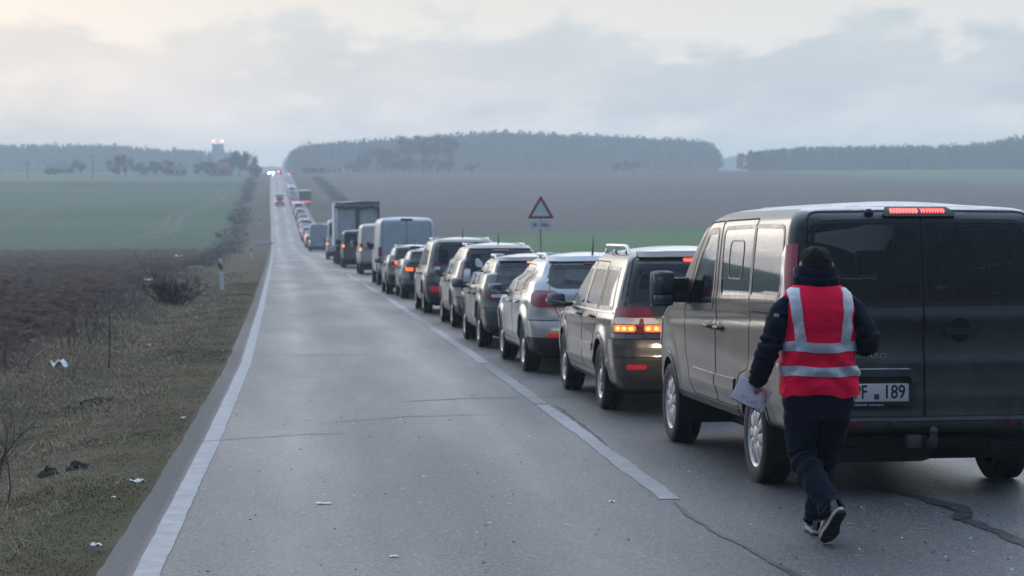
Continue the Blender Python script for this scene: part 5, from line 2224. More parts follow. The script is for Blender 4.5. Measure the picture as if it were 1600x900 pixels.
def cloth(name, base, rough=.85, weave=420, var=.25, sheen=.15, spec=.3):
    t = NT(name)
    co = t.coord()
    n = t.noise(co, 7, 5, .6)
    n2 = t.noise(co, weave, 2, .6)
    f = t.mr(n, .3, .7, 1 - var, 1 + var)
    q = t.n('ShaderNodeVectorMath', operation='SCALE')
    q.inputs[0].default_value = base
    t.set(q, 3, t.math('MULTIPLY', f, t.mr(n2, .3, .7, .85, 1.12)))
    t.p(col=q.outputs[0], rough=rough, sheen=sheen, spec=spec)
    t.bump(t.math('ADD', n2, t.math('MULTIPLY', t.noise(co, 38, 5, .65), 3.0)), .35, .004)
    return t.m


M_vest = cloth('vest_red', (.86, .004, .050), .7, 500, .10, .0, .12)
M_navy = cloth('jacket_navy', (.006, .009, .021), .8, 300, .3, .0, .12)
M_trouser = cloth('trouser_navy', (.008, .0125, .024), .85, 300, .35, .0, .1)
M_hat = cloth('beanie_black', (.006, .0065, .007), .9, 160, .3, .05, .2)
M_strip = NT('reflective_tape')
_n = M_strip.noise(M_strip.coord(), 55, 4, .6)
M_strip.p(col=M_strip.mix(M_strip.mr(_n, .4, .7), (.46, .47, .50), (.36, .37, .40)), rough=.38, metal=.25)
M_strip.bump(M_strip.noise(M_strip.coord(), 700, 2, .5), .2, .002)
M_strip = M_strip.m
M_skin = pbr('skin', (.42, .23, .18), .55, var=.15, nscale=30)
M_shoe = pbr('shoe_leather', (.014, .015, .017), .45, var=.4, nscale=30)
M_sole = pbr('shoe_sole', (.022, .022, .024), .8, var=.5, nscale=40, bump=.4)
M_midsole = pbr('shoe_midsole', (.34, .33, .32), .6, var=.3, nscale=40)
M_sock = pbr('sock', (.30, .22, .24), .9)

PX, PY = 3.105, 12.33
man = empty('person', (PX, PY, float(zr(PY)) + .030))
tag(man, 'man in red reflective vest and black beanie walking away with papers in hand', 'person')
lean = lambda z: .085 * max(0, z - .9)


def fold(x, y, z, a=.006, f=7., sd=0):
    return a * (fbm(x * f, y * f + z * f * .5, z * f * 1.1 + sd, 4) + .6 * np.abs(fbm(x * f * .8 + 3, y * f, z * f * .55 + sd + 9, 2)))


# torso skins: superellipse sections
VR = np.array([(.842, .226, .160, 2.5), (.90, .226, .158, 2.5), (1.0, .222, .152, 2.5), (1.10, .216, .150, 2.5), (1.22, .212, .150, 2.5), (1.32, .209, .146, 2.5), (1.385, .205, .136, 2.4), (1.425, .193, .122, 2.2),
               (1.455, .165, .108, 2.1), (1.478, .130, .096, 2.0), (1.492, .105, .085, 2.0), (1.50, .088, .074, 2.0)])
_vf = [pchip(VR[:, 0], VR[:, k]) for k in (1, 2, 3)]


def vest_pt(th, z, off=0.0, disp=True):
    """th=0 right, -pi/2 back"""
    th, z = np.broadcast_arrays(np.asarray(th, float), np.asarray(z, float))
    rx, ry, n = [f(z) for f in _vf]
    c, s_ = np.cos(th), np.sin(th)
    x = rx * np.sign(c) * np.abs(c) ** (2 / n)
    y = ry * np.sign(s_) * np.abs(s_) ** (2 / n)
    k = np.clip((1.44 - z) / .1, 0, 1)
    d = 0
    if disp:
        d = fold(x, y, z, .020, 6.) * k
        # loose cloth: long soft drapes towards the hem, hollow between the shoulder blades
        d = d + .010 * np.sin(x * 34 + 2 * fbm(x * 4, z * 2, 1, 2)) * np.clip((1.05 - z) / .2, 0, 1) * k
        d = d + .008 * np.sin((z * 1.3 + np.abs(x) * 1.1) * 38 + 3 * fbm(x * 5, z * 5, 4, 2)) * np.exp(-((z - 1.02) / .1) ** 2)
        d = d - .012 * np.exp(-(x / .06) ** 2 - ((z - 1.25) / .12) ** 2) * (y < 0)
    g = 1 + (d + off) / np.maximum(np.hypot(x, y), .05)
    yy = y * g + .085 * np.maximum(0, z - .9)
    return np.stack([x * g, yy, z + 0 * x], -1)


def th_for_x(x, z):
    rx, ry, n = [f(z) for f in _vf]
    c = np.sign(x) * np.clip(np.abs(x) / rx, 0, 1) ** (n / 2)
    return -np.arccos(np.clip(c, -1, 1))


zsv = np.concatenate([np.linspace(.842, 1.36, 70), np.linspace(1.37, 1.50, 34)])
ths = np.linspace(0, 2 * np.pi, 121)[:-1]
hem = lambda th: .010 * np.sin(th * 3 + 1) + .006 * np.sin(th * 7)
TH, ZZ = np.meshgrid(ths, zsv)
Pv = vest_pt(TH, ZZ)
Pv[..., 2] += hem(TH) * np.clip((1.0 - ZZ) / .15, 0, 1)
m = MB()
m.grid(Pv, closed_u=True)
inner = vest_pt(TH[:10], ZZ[:10], -.012)
inner[..., 2] += hem(TH[:10]) * np.clip((1.0 - ZZ[:10]) / .15, 0, 1)
m.grid(inner, closed_u=True, flip=True)
vest = m.build('vest', M_vest, man, angle=80)


def strip_h(zc, wd, sag):
    mb = MB()
    t = np.linspace(0, 2 * np.pi, 161)[:-1]
    rows = []
    for k, o in ((-1, -.003), (-1, .0045), (-.5, .0055), (0, .006), (.5, .0055), (1, .0045), (1, -.003)):
        z = zc + k * wd / 2 + sag * np.sin(t * 2 + 1.0) + .004 * np.sin(t * 5)
        p = vest_pt(t, z, o)
        p[:, 2] += hem(t) * np.clip((1.0 - z) / .15, 0, 1)
        rows.append(p)
    mb.grid(np.array(rows), closed_u=True)
    return mb


strip_h(1.125, .056, .004).build('reflective_strip', M_strip, vest)
strip_h(.985, .056, .003).build('reflective_strip', M_strip, vest)
for sd in (-1, 1):
    mb = MB()
    zz = np.linspace(1.10, 1.462, 60)
    xc = sd * np.interp(zz, [1.10, 1.2, 1.3, 1.42, 1.47], [.127, .132, .142, .152, .147])
    xc = xc + .004 * fbm(zz * 9, sd * 3., 1, 2)
    rows = []
    for k, o in ((-1, -.003), (-1, .0055), (-.4, .007), (.4, .007), (1, .0055), (1, -.003)):
        rows.append(vest_pt(th_for_x(xc + k * .029, zz), zz, o))
    mb.grid(np.array(rows), flip=True)
    mb.build('reflective_strip', M_strip, vest)
    # armhole edging
    mb = MB()
    zz = np.linspace(1.16, 1.42, 30)
    mb.tube([tuple(q) for q in vest_pt(np.full_like(zz, 0 if sd > 0 else np.pi) + sd * -.35, zz, .004)], .004, 6)
    mb.build('binding', M_vest, vest)

# jacket: skirt below the vest, sleeves, stand collar ------------------------------
m = MB()
zj = np.linspace(.765, 1.0, 30)
THj, ZJ = np.meshgrid(ths, zj)
rx, ry = np.interp(ZJ, [.765, .80, .86, .9, 1.0], [.200, .208, .196, .188, .18]), np.interp(ZJ, [.765, .80, .86, .9, 1.0], [.140, .146, .132, .126, .12])
c, s_ = np.cos(THj), np.sin(THj)
x = rx * np.sign(c) * np.abs(c) ** .82
y = ry * np.sign(s_) * np.abs(s_) ** .82
d = fold(x, y, ZJ, .010, 8., 3)
g = 1 + d / np.hypot(x, y)
m.grid(np.stack([x * g, y * g, ZJ + .006 * np.sin(THj * 3)], -1), closed_u=True)
# collar: two rolled layers
for (ra, rb, z0, z1, tz) in ((.124, .108, 1.455, 1.574, 0), (.134, .127, 1.452, 1.522, 1)):
    P = []
    for k in np.linspace(0, 1, 14):
        z = z0 + (z1 - z0) * math.sin(k * math.pi / 2)
        r = ra + (rb - ra) * k + .006 * math.sin(k * math.pi)
        row = []
        for t in ths:
            e = .007 * float(fbm(math.cos(t) * 3, math.sin(t) * 3, z * 14 + tz * 5, 3))
            row.append((math.cos(t) * (r + e), .060 + math.sin(t) * (r * .84 + e), z - .022 * (math.sin(t) > 0) * abs(math.sin(t)) + .012 * math.cos(2 * t)))
        P.append(row)
    top = P[-1]
    P.append([(a * .955, .060 + (b - .060) * .95, c + .004) for a, b, c in top])
    P.append([(a * .90, .060 + (b - .060) * .89, c - .008) for a, b, c in top])
    P.append([(a * .87, .060 + (b - .060) * .86, c - .05) for a, b, c in top])
    m.grid(P, closed_u=True)


def limb(mb, path, radii, n=90, seg=40, amp=.008, f=9., sd=0, flat=1.0, bends=()):
    p = catmull(path, n)
    r = catmull(np.asarray(radii)[:, None], n)[:, 0]
    tt = np.gradient(p, axis=0)
    tt /= np.linalg.norm(tt, axis=1)[:, None]
    u = np.cross(tt, np.array([0, 1., .15]))
    u /= np.linalg.norm(u, axis=1)[:, None]
    v = np.cross(tt, u)
    a = np.linspace(0, 2 * np.pi, seg + 1)[:-1]
    s0 = np.linspace(0, 1, n)
    rows = []
    for i in range(n):
        d = r[i] + amp * (fbm(np.cos(a) * 1.5 + sd, np.sin(a) * 1.5, s0[i] * f, 4) + .8 * np.abs(fbm(np.cos(a) * .9 + 7 + sd, np.sin(a) * .9, s0[i] * f * 2.2, 2)) - .3)
        for (bc, bw, ba, fr) in bends:                     # creases bunched at a joint
            d = d + ba * math.exp(-((s0[i] - bc) / bw) ** 2) * np.sin(s0[i] * fr + 1.6 * np.cos(a) + sd)
        rows.append(p[i] + u[i] * (np.cos(a) * d)[:, None] + v[i] * (np.sin(a) * d * flat)[:, None])
    mb.grid(np.array(rows), closed_u=True)
    end = rows[-1]
    c = p[-1]
    mb.grid(np.array([end, c + (end - c) * .86 - tt[-1] * .004, c + (end - c) * .82 - tt[-1] * .06]), closed_u=True)


armL = [(-.130, .035, 1.385), (-.182, .03, 1.350), (-.230, .02, 1.27), (-.268, .0, 1.18), (-.292, .0, 1.11), (-.318, .03, 1.02), (-.338, .07, .935), (-.342, .085, .912)]
armR = [(.130, .035, 1.385), (.184, .03, 1.350), (.236, .01, 1.27), (.276, -.02, 1.19), (.284, -.01, 1.135), (.262, .08, 1.125), (.215, .18, 1.15), (.17, .25, 1.18)]
limb(m, armL, [.060, .069, .073, .070, .069, .062, .055, .052], sd=1, bends=[(.55, .12, .0075, 70), (.93, .07, .006, 110)], amp=.013)
limb(m, armR, [.060, .069, .074, .072, .070, .064, .055, .048], sd=5, bends=[(.52, .14, .008, 70)], amp=.013)
jacket = m.build('jacket', M_navy, man, angle=80)
m = MB()
bp_ = np.array(armL[1]) * .45 + np.array(armL[2]) * .55
m.box((-.262, -.052, 1.305), (.034, .008, .020), .003, (.1, .2, .45))
m.build('sleeve_patch', pbr('patch_pale', (.45, .40, .48), .7, var=.6, nscale=160), jacket)

# trousers ---------------------------------------------------------------------------
m = MB()
zt_ = np.linspace(.70, .92, 22)
THt, ZT = np.meshgrid(ths, zt_)
rx, ry = np.interp(ZT, [.70, .80, .92], [.178, .192, .185]), np.interp(ZT, [.70, .8, .92], [.118, .138, .13])
c, s_ = np.cos(THt), np.sin(THt)
x, y = rx * np.sign(c) * np.abs(c) ** .85, ry * np.sign(s_) * np.abs(s_) ** .85
g = 1 + fold(x, y, ZT, .008, 8., 7) / np.hypot(x, y)
m.grid(np.stack([x * g, y * g, ZT], -1), closed_u=True)
legL = [(-.092, -.005, .84), (-.098, .0, .72), (-.098, .01, .60), (-.092, .0, .49), (-.062, -.10, .385), (-.025, -.215, .285), (.004, -.300, .205), (.010, -.315, .188)]
legR = [(.088, .0, .84), (.094, .02, .72), (.086, .05, .60), (.070, .085, .48), (.052, .11, .36), (.040, .145, .22), (.034, .17, .11), (.034, .172, .095)]
limb(m, legL, [.104, .101, .092, .084, .080, .075, .069, .068], sd=11, amp=.014, bends=[(.50, .10, .010, 75), (.93, .08, .010, 90)], n=110)
limb(m, legR, [.106, .103, .093, .083, .078, .074, .070, .070], sd=17, amp=.013, bends=[(.5, .12, .007, 60), (.92, .08, .009, 80)], n=110)
m.build('trousers', M_trouser, man, angle=80)


# shoes --------------------------------------------------------------------------------
def shoe(M):
    up, so, mi = MB(), MB(), MB()
    L = .292
    ys = np.linspace(0, 1, 26)
    wid = np.interp(ys, [0, .06, .2, .42, .65, .85, .95, 1], [.012, .030, .036, .034, .050, .044, .028, .006])
    cx = np.interp(ys, [0, .4, .7, 1], [0, -.004, .004, .010])
    hgt = np.interp(ys, [0, .08, .2, .35, .55, .75, .9, 1], [.060, .085, .088, .086, .070, .056, .045, .028])
    spring = np.interp(ys, [0, .7, 1], [0, 0, .018])

    def sec(w_, h_, z0):
        a = np.linspace(-.15, math.pi + .15, 18)
        return [(math.cos(t) * w_, z0 + max(0, math.sin(t)) ** .75 * h_) for t in a]
    P = [[(cx[i] + x, ys[i] * L, z) for x, z in sec(wid[i] * 1.0, hgt[i], .028 + spring[i])] for i in range(26)]
    up.grid(P)
    for mb, w_, za, zb in ((so, 1.10, .0, .012), (mi, 1.06, .012, .032)):
        rows = []
        for k, z in ((.90, za), (1, za + .002), (1, zb - .001), (.93, zb)):
            ring = [(cx[i] + wid[i] * w_ * k, ys[i] * L, z + spring[i]) for i in range(26)] + [(cx[i] - wid[i] * w_ * k, ys[i] * L, z + spring[i]) for i in range(25, -1, -1)]
            rows.append(ring)
        mb.grid(rows, closed_u=True)
        n = 26
        base = len(mb.v)
        mb.add([(cx[i] + s_ * wid[i] * w_ * .9, ys[i] * L, za + spring[i]) for s_ in (1, -1) for i in range(n)], [(i, n + i, n + i + 1, i + 1) for i in range(n - 1)])
    for k in range(9):                                              # tread bars
        yy = .04 + k * .105
        w_ = float(np.interp(yy, ys, wid)) * 1.7
        so.box((float(np.interp(yy, ys, cx)), yy * L, -.003 + float(np.interp(yy, ys, spring))), (w_, .014, .008), .002)
    o = None
    for nm, mb, mt in (('shoe', up, M_shoe), ('sole', so, M_sole), ('midsole', mi, M_midsole)):
        mb.v = [tuple(M @ Vector(q)) for q in mb.v]
        if o is None:
            o = mb.build(nm, mt, man)
        else:
            mb.build(nm, mt, o)


toe = Vector((-.012, -.245, .012))
Rm = Matrix.Rotation(math.radians(18), 4, 'Z') @ Matrix.Rotation(math.radians(-50), 4, 'X')
shoe(Matrix.Translation(toe) @ Rm @ Matrix.Translation(Vector((-.01, -.285, -.012))))
shoe(Matrix.Translation(Vector((.030, .085, .0))) @ Matrix.Rotation(math.radians(-4), 4, 'Z'))

# beanie -----------------------------------------------------------------------------
m = MB()
P = []
for k in np.linspace(0, 1, 30):
    z = 1.528 + .172 * k
    q = min(1, max(0, (k - .30) / .70))
    r = (.087 + .006 * math.sin(min(1, k / .5) * math.pi)) * (1 - q ** 2.8) ** .5 if k < 1 else 0
    row = []
    for t in np.linspace(0, 2 * math.pi, 129)[:-1]:
        e = .0016 * math.cos(t * 32) * (k < .9) + .005 * float(fbm(math.cos(t) * 2.4, math.sin(t) * 2.4, z * 26, 3)) + .008 * float(np.abs(fbm(math.cos(t) * 2 + 4, math.sin(t) * 2, z * 13, 2))) * (k > .5)
        row.append((math.cos(t) * (r + e * (r > .01)), .072 + math.sin(t) * (r * 1.12 + e * (r > .01)) + .02 * (k - .4), z + (.010 * math.sin(t) + .040 * abs(math.cos(t)) ** 3) * (1 - k) ** 1.5 + (.006 * math.sin(3 * t + 1) if .6 < k < .99 else 0)))
    P.append(row)
m.grid(P, closed_u=True)
P2 = [[(x * .93, .072 + (y - .072) * .93, z + .004) for x, y, z in P[0]], [(x * .92, .072 + (y - .072) * .92, z + .05) for x, y, z in P[0]]]
m.grid([P[0]] + P2, closed_u=True, flip=True)
m.build('beanie', M_hat, man, angle=80)


# body under the clothes, one continuous skin with face, ears and hands -----------------
def finger_chain(base, dirs, lens, r0):
    pts = [Vector(base)]
    for d, l in zip(dirs, lens):
        pts.append(pts[-1] + Vector(d).normalized() * l)
    return [tuple(q) for q in pts], [r0, r0 * .96, r0 * .88, r0 * .74][:len(pts)]


mb = MB()
hc = Vector((0, .078, 1.575))
mb.ellipsoid((0, .085, 1.585), (.146, .180, .19), 24, 16)
mb.ellipsoid((0, .125, 1.52), (.115, .12, .12), 18, 12)               # jaw
mb.ellipsoid((0, .182, 1.575), (.030, .04, .05), 10, 8)                # nose
for sx in (-1, 1):
    mb.ellipsoid((sx * .091, .062, 1.580), (.024, .046, .066), 10, 8)  # ear
    mb.ellipsoid((sx * .034, .160, 1.605), (.05, .03, .022), 10, 6)    # brow
    mb.ellipsoid((sx * .032, .168, 1.592), (.028, .02, .018), 8, 6)    # eye
mb.ellipsoid((0, .170, 1.528), (.055, .024, .022), 10, 6)              # mouth
mb.tube([(0, .045, 1.38), (0, .062, 1.46), (0, .075, 1.54)], [.075, .060, .058], 20)
for k in range(9):
    z = .84 + k * .075
    rx = np.interp(z, [.84, 1.05, 1.3, 1.44], [.165, .15, .17, .10])
    mb.ellipsoid((0, lean(z), z), (2 * rx, .21, .16), 20, 10)
for p, r in ((armL, [.05, .05, .046, .042, .040, .036, .030, .029]), (armR, [.05, .05, .046, .042, .040, .036, .030, .029])):
    mb.tube([tuple(q) for q in catmull(p, 24)], list(catmull(np.array(r)[:, None], 24)[:, 0]), 14)
for p in (legL, legR):
    mb.tube([tuple(q) for q in catmull(p, 24)], list(np.linspace(.082, .040, 24)), 14)
# left hand: hangs down, thumb on the near side of the booklet, fingers behind it
wl_ = Vector((-.342, .085, .912))
palm = Vector((-.345, .100, .862))
mb.tube([tuple(wl_ + Vector((0, 0, .03))), tuple(wl_), tuple(palm), (-.346, .112, .832)], [.029, .028, .034, .030], 14)
mb.ellipsoid((-.345, .102, .858), (.078, .042, .090), 16, 10)
fl = []
for i in range(4):
    x0 = -.376 + i * .020
    ln_ = [.036, .041, .043, .034][i]
    b, r_ = finger_chain((x0, .110, .826 + .004 * (i in (1, 2))), [(.06 * (i - 1.5), .15, -1), (.04, -.45, -.9), (.03, -.75, -.55)], [ln_, ln_ * .68, ln_ * .55], .0092)
    mb.tube(b, r_, 10)
    mb.ellipsoid(b[-1], (.0145, .0145, .0145), 8, 6)
    mb.ellipsoid(b[1], (.0188, .0188, .0188), 8, 6)
b, r_ = finger_chain((-.318, .082, .868), [(.35, -.55, -.55), (-.05, -.25, -1), (-.25, .05, -1)], [.038, .032, .026], .0115)
mb.tube(b, r_, 10)
mb.ellipsoid(b[-1], (.018, .018, .02), 8, 6)
# right hand in front of the chest, lightly closed
wr_ = Vector(armR[-1])
hd = (Vector(armR[-1]) - Vector(armR[-2])).normalized()
mb.tube([tuple(wr_), tuple(wr_ + hd * .05), tuple(wr_ + hd * .09)], [.028, .036, .031], 12)
for i in range(4):
    base = wr_ + hd * .088 + Vector((.0, 0, .030 - i * .020))
    b, r_ = finger_chain(tuple(base), [hd, hd + Vector((-.9, -.3, -.2)), Vector((-.5, -1, -.2))], [.038 - .003 * (i == 3), .026, .02], .009)
    mb.tube(b, r_, 10)
b, r_ = finger_chain(tuple(wr_ + hd * .04 + Vector((-.01, 0, .03))), [hd + Vector((-.3, 0, .7)), hd + Vector((-.5, 0, .2))], [.04, .03], .011)
mb.tube(b, r_, 10)
me = mb.mesh('body', M_skin)
tmp = link('body_tmp', me)
mo = tmp.modifiers.new('r', 'REMESH')
mo.mode = 'VOXEL'
mo.voxel_size = .0052
mo2 = tmp.modifiers.new('s', 'SMOOTH')
mo2.iterations = 4
dg = bpy.context.evaluated_depsgraph_get()
me2 = bpy.data.meshes.new_from_object(tmp.evaluated_get(dg))
bpy.data.objects.remove(tmp)
me2.materials.clear()
me2.materials.append(M_skin)
me2.shade_smooth()
link('body', me2, man)

# the papers he carries -------------------------------------------------------------------
bk = empty('booklet', (PX - .374, PY + .088, float(zr(PY)) + .030 + .835), (math.radians(8), math.radians(27), math.radians(-6)))
tag(bk, 'white folder of papers with dark edge, held in the left hand of the walking man', 'folder')
M_paper = pbr('paper_white', (.84, .80, .86), .7, var=.05)
m = MB()
for k in range(5):
    m.box((.001 * (k % 2), -.004 + k * .0022, .001 * ((k * 7) % 3)), (.205 - .002 * (k % 2), .0016, .142), .0006)
m.build('page', M_paper, bk)
m = MB()
m.box((0, .008, -.001), (.208, .003, .147), .001)
m.box((0, .0, -.0725), (.206, .014, .005), .001)
m.build('cover', M_black, bk)
m = MB()
g_ = 0
for ln in range(3):
    for k in range(5):
        if (k + ln) % 4 == 3:
            continue
        w_ = .010 + .006 * ((k * 3 + ln) % 3)
        m.box((-.042 + k * .021, -.00565, -.022 - ln * .011), (w_, .0004, .0045))
m.build('handwriting', pbr('pencil_grey', (.36, .36, .42), .8, var=.3), bk)

# ================================================================== ROADSIDE THINGS
def gz(x, y):
    return float(ground_z(np.array([x]), np.array([y]))[0])


# cracks and tar seams
crack('tar_seam', [(4.02, 14.9), (4.18, 14.5), (4.27, 14.1), (4.30, 13.4), (4.19, 13.0), (4.24, 12.5), (4.20, 11.9), (4.3, 11.0)], .11, M_tar, seed=3, n=90)
crack('tar_seam', [(4.26, 13.9), (4.36, 13.6), (4.28, 13.25), (4.16, 13.0)], .10, M_tar, lift=.0385, seed=5)
M_crack = pbr('crack_dark', (.036, .038, .041), .8, var=.3)
crack('crack', [(-.9, 18.6), (-.4, 18.9), (.1, 19.25), (.6, 19.3)], .022, M_crack, seed=1)
crack('crack', [(1.2, 22.9), (2.0, 23.3), (2.7, 23.35), (3.4, 23.6)], .03, M_crack, seed=2)
crack('crack', [(.4, 20.4), (1.2, 21.0), (2.2, 21.2)], .018, M_crack, seed=8)
crack('crack', [(-.6, 31.5), (.4, 32), (1.3, 31.8)], .03, M_crack, seed=12)
crack('crack', [(-.6, 47), (.8, 47.5), (2.4, 47.2)], .05, M_crack, seed=14)
crack('crack', [(2.60, 14.15), (2.55, 13.4), (2.58, 12.4), (2.66, 11.2), (2.7, 9.5)], .035, M_tar, seed=6)
crack('crack', [(2.83, 22.2), (2.80, 20.5), (2.72, 18.6), (2.62, 16.5), (2.56, 14.5)], .05, pbr('seam_grey', (.040, .041, .043), .7, var=.3), lift=.0325, seed=16)
for i_, (a, b) in enumerate(((0.2, 70), (1.0, 95), (.3, 128))):
    crack('crack', [(a - .6, b), (a + 1.0, b + .6), (a + 2.2, b + .2)], .09, M_crack, seed=20 + i_)
crack('chalk_mark', [(2.95, 23.55), (3.45, 23.62), (3.9, 23.6)], .045, M_line, seed=30, n=20)
crack('chalk_mark', [(.5, 22.0), (1.0, 22.1), (1.5, 22.05)], .02, M_worn, seed=31, n=20)

# tractor tracks across the young crop and the fallow
M_rut = pbr('rut_soil', (.050, .058, .036), .95, var=.4, nscale=.5)
gzf = lambda x, y: ground_z(x, y)
for k_, dx in enumerate((0, 2.2)):
    crack('tractor_track', [(-23 + dx, 262), (-20 + dx, 290), (-17.5 + dx, 330), (-19 + dx, 380), (-15 + dx, 460), (-14 + dx, 570)], .75, M_rut, lift=.03, seed=70 + k_, n=80, zf=gzf)
    crack('tractor_track', [(-48 + dx, 260), (-44 + dx, 330), (-46 + dx, 430), (-40 + dx, 560)], .7, M_rut, lift=.03, seed=75 + k_, n=80, zf=gzf)

# litter: each scrap is a thing
M_scrap = pbr('scrap_paper', (.66, .66, .68), .7, var=.12, nscale=30)


def scrap(x, y, w_, d_, label, lift=.0, rot=0., mat=None, crump=.006, nm='paper_scrap'):
    rr = np.random.default_rng(int(abs(x * 991 + y * 77)))
    P = []
    n = 7
    ph = rr.uniform(0, 6, 4)
    for i in range(n):
        row = []
        for j in range(n):
            u, v = i / (n - 1) - .5, j / (n - 1) - .5
            row.append((u * w_ + .15 * d_ * math.sin(v * 5 + ph[0]), v * d_ * (1 + .2 * math.sin(u * 6 + ph[1])), crump * (1 + math.sin(u * 7 + ph[2]) * math.cos(v * 6 + ph[3])) + .002))
        P.append(row)
    m = MB()
    m.grid(P)
    o = m.build(nm, mat or M_scrap, angle=75)
    on_road = x > float(left_line(y)) + EDGE_L
    o.location = (x, y, (float(zr(y)) + .031 if on_road else gz(x, y) + .03) + lift)
    o.rotation_euler = (0, 0, rot)
    tag(o, label, 'litter', 'litter')
    return o


scrap(.28, 14.29, .095, .05, 'white paper strip lying alone in the middle of the left lane', rot=.1)
scrap(-1.03, 15.8, .10, .06, 'torn white scrap on the verge close to the edge line', rot=.2, crump=.02)
scrap(-1.06, 12.62, .055, .05, 'small white scrap nearest the bottom of the verge', crump=.015)
scrap(-3.02, 30.4, .20, .17, 'crumpled white plastic bag lying in the weeds by the ploughed field', crump=.07, lift=.05, nm='plastic_bag')
scrap(-1.14, 15.0, .03, .03, 'tiny white scrap just below the torn scrap on the verge')
scrap(2.17, 14.15, .05, .03, 'thin white scrap on asphalt left of the walking man', rot=.3)
scrap(-.95, 21.4, .05, .05, 'little white scrap in the grass by the road edge, far side of the cross crack')
scrap(.15, 18.0, .05, .03, 'white chip on the left lane just past the edge line crack', rot=.3, crump=.004)
scrap(1.14, 20.7, .05, .03, 'white chip beside the middle crack of the road', crump=.004)
scrap(.62, 11.9, .05, .04, 'pale chip at the bottom edge of the road', crump=.004)
scrap(-2.2, 37.5, .09, .08, 'orange wrapper caught in the dry weeds', mat=pbr('wrapper_orange', (.55, .22, .06), .6), crump=.03, lift=.05, nm='wrapper')
scrap(-5.0, 84, .3, .2, 'pale plastic sheet on the ploughed field beyond the bush', crump=.04, lift=.05, nm='plastic_sheet')
scrap(-7.5, 165, .6, .4, 'whitish sack lying near the far edge of the ploughed field', crump=.1, lift=.05, nm='sack')

# grit: many pale and dark stones on the asphalt
n_ = 900
gx, gy = rng.uniform(-.6, 6.0, n_), 9 + 34 * rng.random(n_) ** 1.6
sz = rng.uniform(.004, .011, n_)
base = np.array([[-1, -1, 0], [1, -1, 0], [1, 1, 0], [-1, 1, 0], [0, 0, 1.1]], float)
fc = np.array([[0, 1, 4], [1, 2, 4], [2, 3, 4], [3, 0, 4]])
ang = rng.uniform(0, 6.28, n_)
c_a, s_a = np.cos(ang), np.sin(ang)
V = base[None] * sz[:, None, None] * np.stack([rng.uniform(.6, 1.6, n_), rng.uniform(.6, 1.2, n_), np.full(n_, .8)], -1)[:, None, :]
V = np.stack([V[..., 0] * c_a[:, None] - V[..., 1] * s_a[:, None], V[..., 0] * s_a[:, None] + V[..., 1] * c_a[:, None], V[..., 2]], -1)
V += np.stack([gx, gy, zr(gy) + .029], -1)[:, None, :]
F = (fc[None] + (np.arange(n_) * 5)[:, None, None]).reshape(-1, 3)
tn = np.where(rng.random(n_)[:, None] < .45, np.array([[.45, .45, .44]]), np.array([[.03, .03, .03]]))
o = link('gravel', raw_mesh('gravel', V.reshape(-1, 3), F, attr_mat('grit'), col=np.repeat(tn, 5, 0)))
o['kind'] = 'stuff'


# reflector posts
def marker_post(x, y, label, tilt=(0, 0), h=1.12):
    root = empty('marker_post', (x, y, gz(x, y) - .05), (tilt[0], tilt[1], 0))
    tag(root, label, 'post', 'roadside marker posts')
    m = MB()
    P = []
    for z in (0, h - .03, h):
        k = 1 if z < h else .7
        yo = 0 if z < h else .02
        P.append([(-.06 * k, -.02, z + yo), (-.035 * k, -.055, z + yo), (.035 * k, -.055, z + yo), (.06 * k, -.02, z + yo), (.06 * k, .03, z), (-.06 * k, .03, z)])
    m.grid(P, closed_u=True)
    m.add([P[2][i] for i in range(6)], [(0, 1, 2, 3, 4, 5)])
    m.build('pole', pbr('post_white', (.66, .67, .69), .55, var=.12), root, smooth=False)
    m = MB()
    P = []
    for z, dz in ((h - .40, .0), (h - .17, .0)):
        P.append([(-.062, -.018, z + .07), (-.036, -.0575, z + .045), (.036, -.0575, z - .02), (.062, -.018, z - .045), (.062, .032, z - .04), (-.062, .032, z + .06)])
    m.grid(P, closed_u=True)
    b = m.build('band', M_black, root, smooth=False)
    for zz in (h - .24, h - .33):
        m = MB()
        m.box((-.005 + .02 * (zz > h - .3), -.060, zz), (.036, .006, .055), .004)
        m.build('reflector', pbr('post_reflector', (.35, .36, .38), .3, var=.1), b)


marker_post(-1.96, 74.8, 'white roadside post with black band, leaning beside the bare bush', (.02, -.06))
marker_post(-3.35, 268, 'white marker post standing at the culvert in the dip', (0, .03))
marker_post(-2.2, 172, 'white marker post on the verge between bush and culvert', (0, -.02), .95)
marker_post(-3.0, 345, 'white marker post on the rising verge past the culvert', (0, 0))

# culvert headwall / field access in the dip
cv = empty('culvert', (-2.0, 273, gz(-2.0, 273)))
tag(cv, 'pale concrete culvert head on the left verge down in the dip', 'culvert')
m = MB()
m.box((0, 0, .12), (2.3, .35, .5), .04)
m.build('headwall', pbr('concrete_pale', (.50, .50, .49), .8, var=.15), cv)
m = MB()
m.box((0, 1.2, .02), (2.2, 2.2, .10), .02)
m.build('apron', pbr('concrete_pale', (.5, .5, .49), .8), cv)

# warning sign
sg = empty('road_sign', (9.25, 77.0, gz(9.25, 77.0) + .5))
tag(sg, 'red bordered triangular warning sign with white plate below, on a grey pole', 'road sign')
m = MB()
m.tube([(0, .03, -.8), (0, .03, 2.95)], .035, 12)
m.build('pole', pbr('galvanised', (.30, .31, .33), .5, .5, var=.15), sg)


def tri(sz, zc, r):
    h = sz * math.sqrt(3) / 2
    return rounded([(-sz / 2, zc - h / 3), (sz / 2, zc - h / 3), (0, zc + 2 * h / 3)], r, 6)


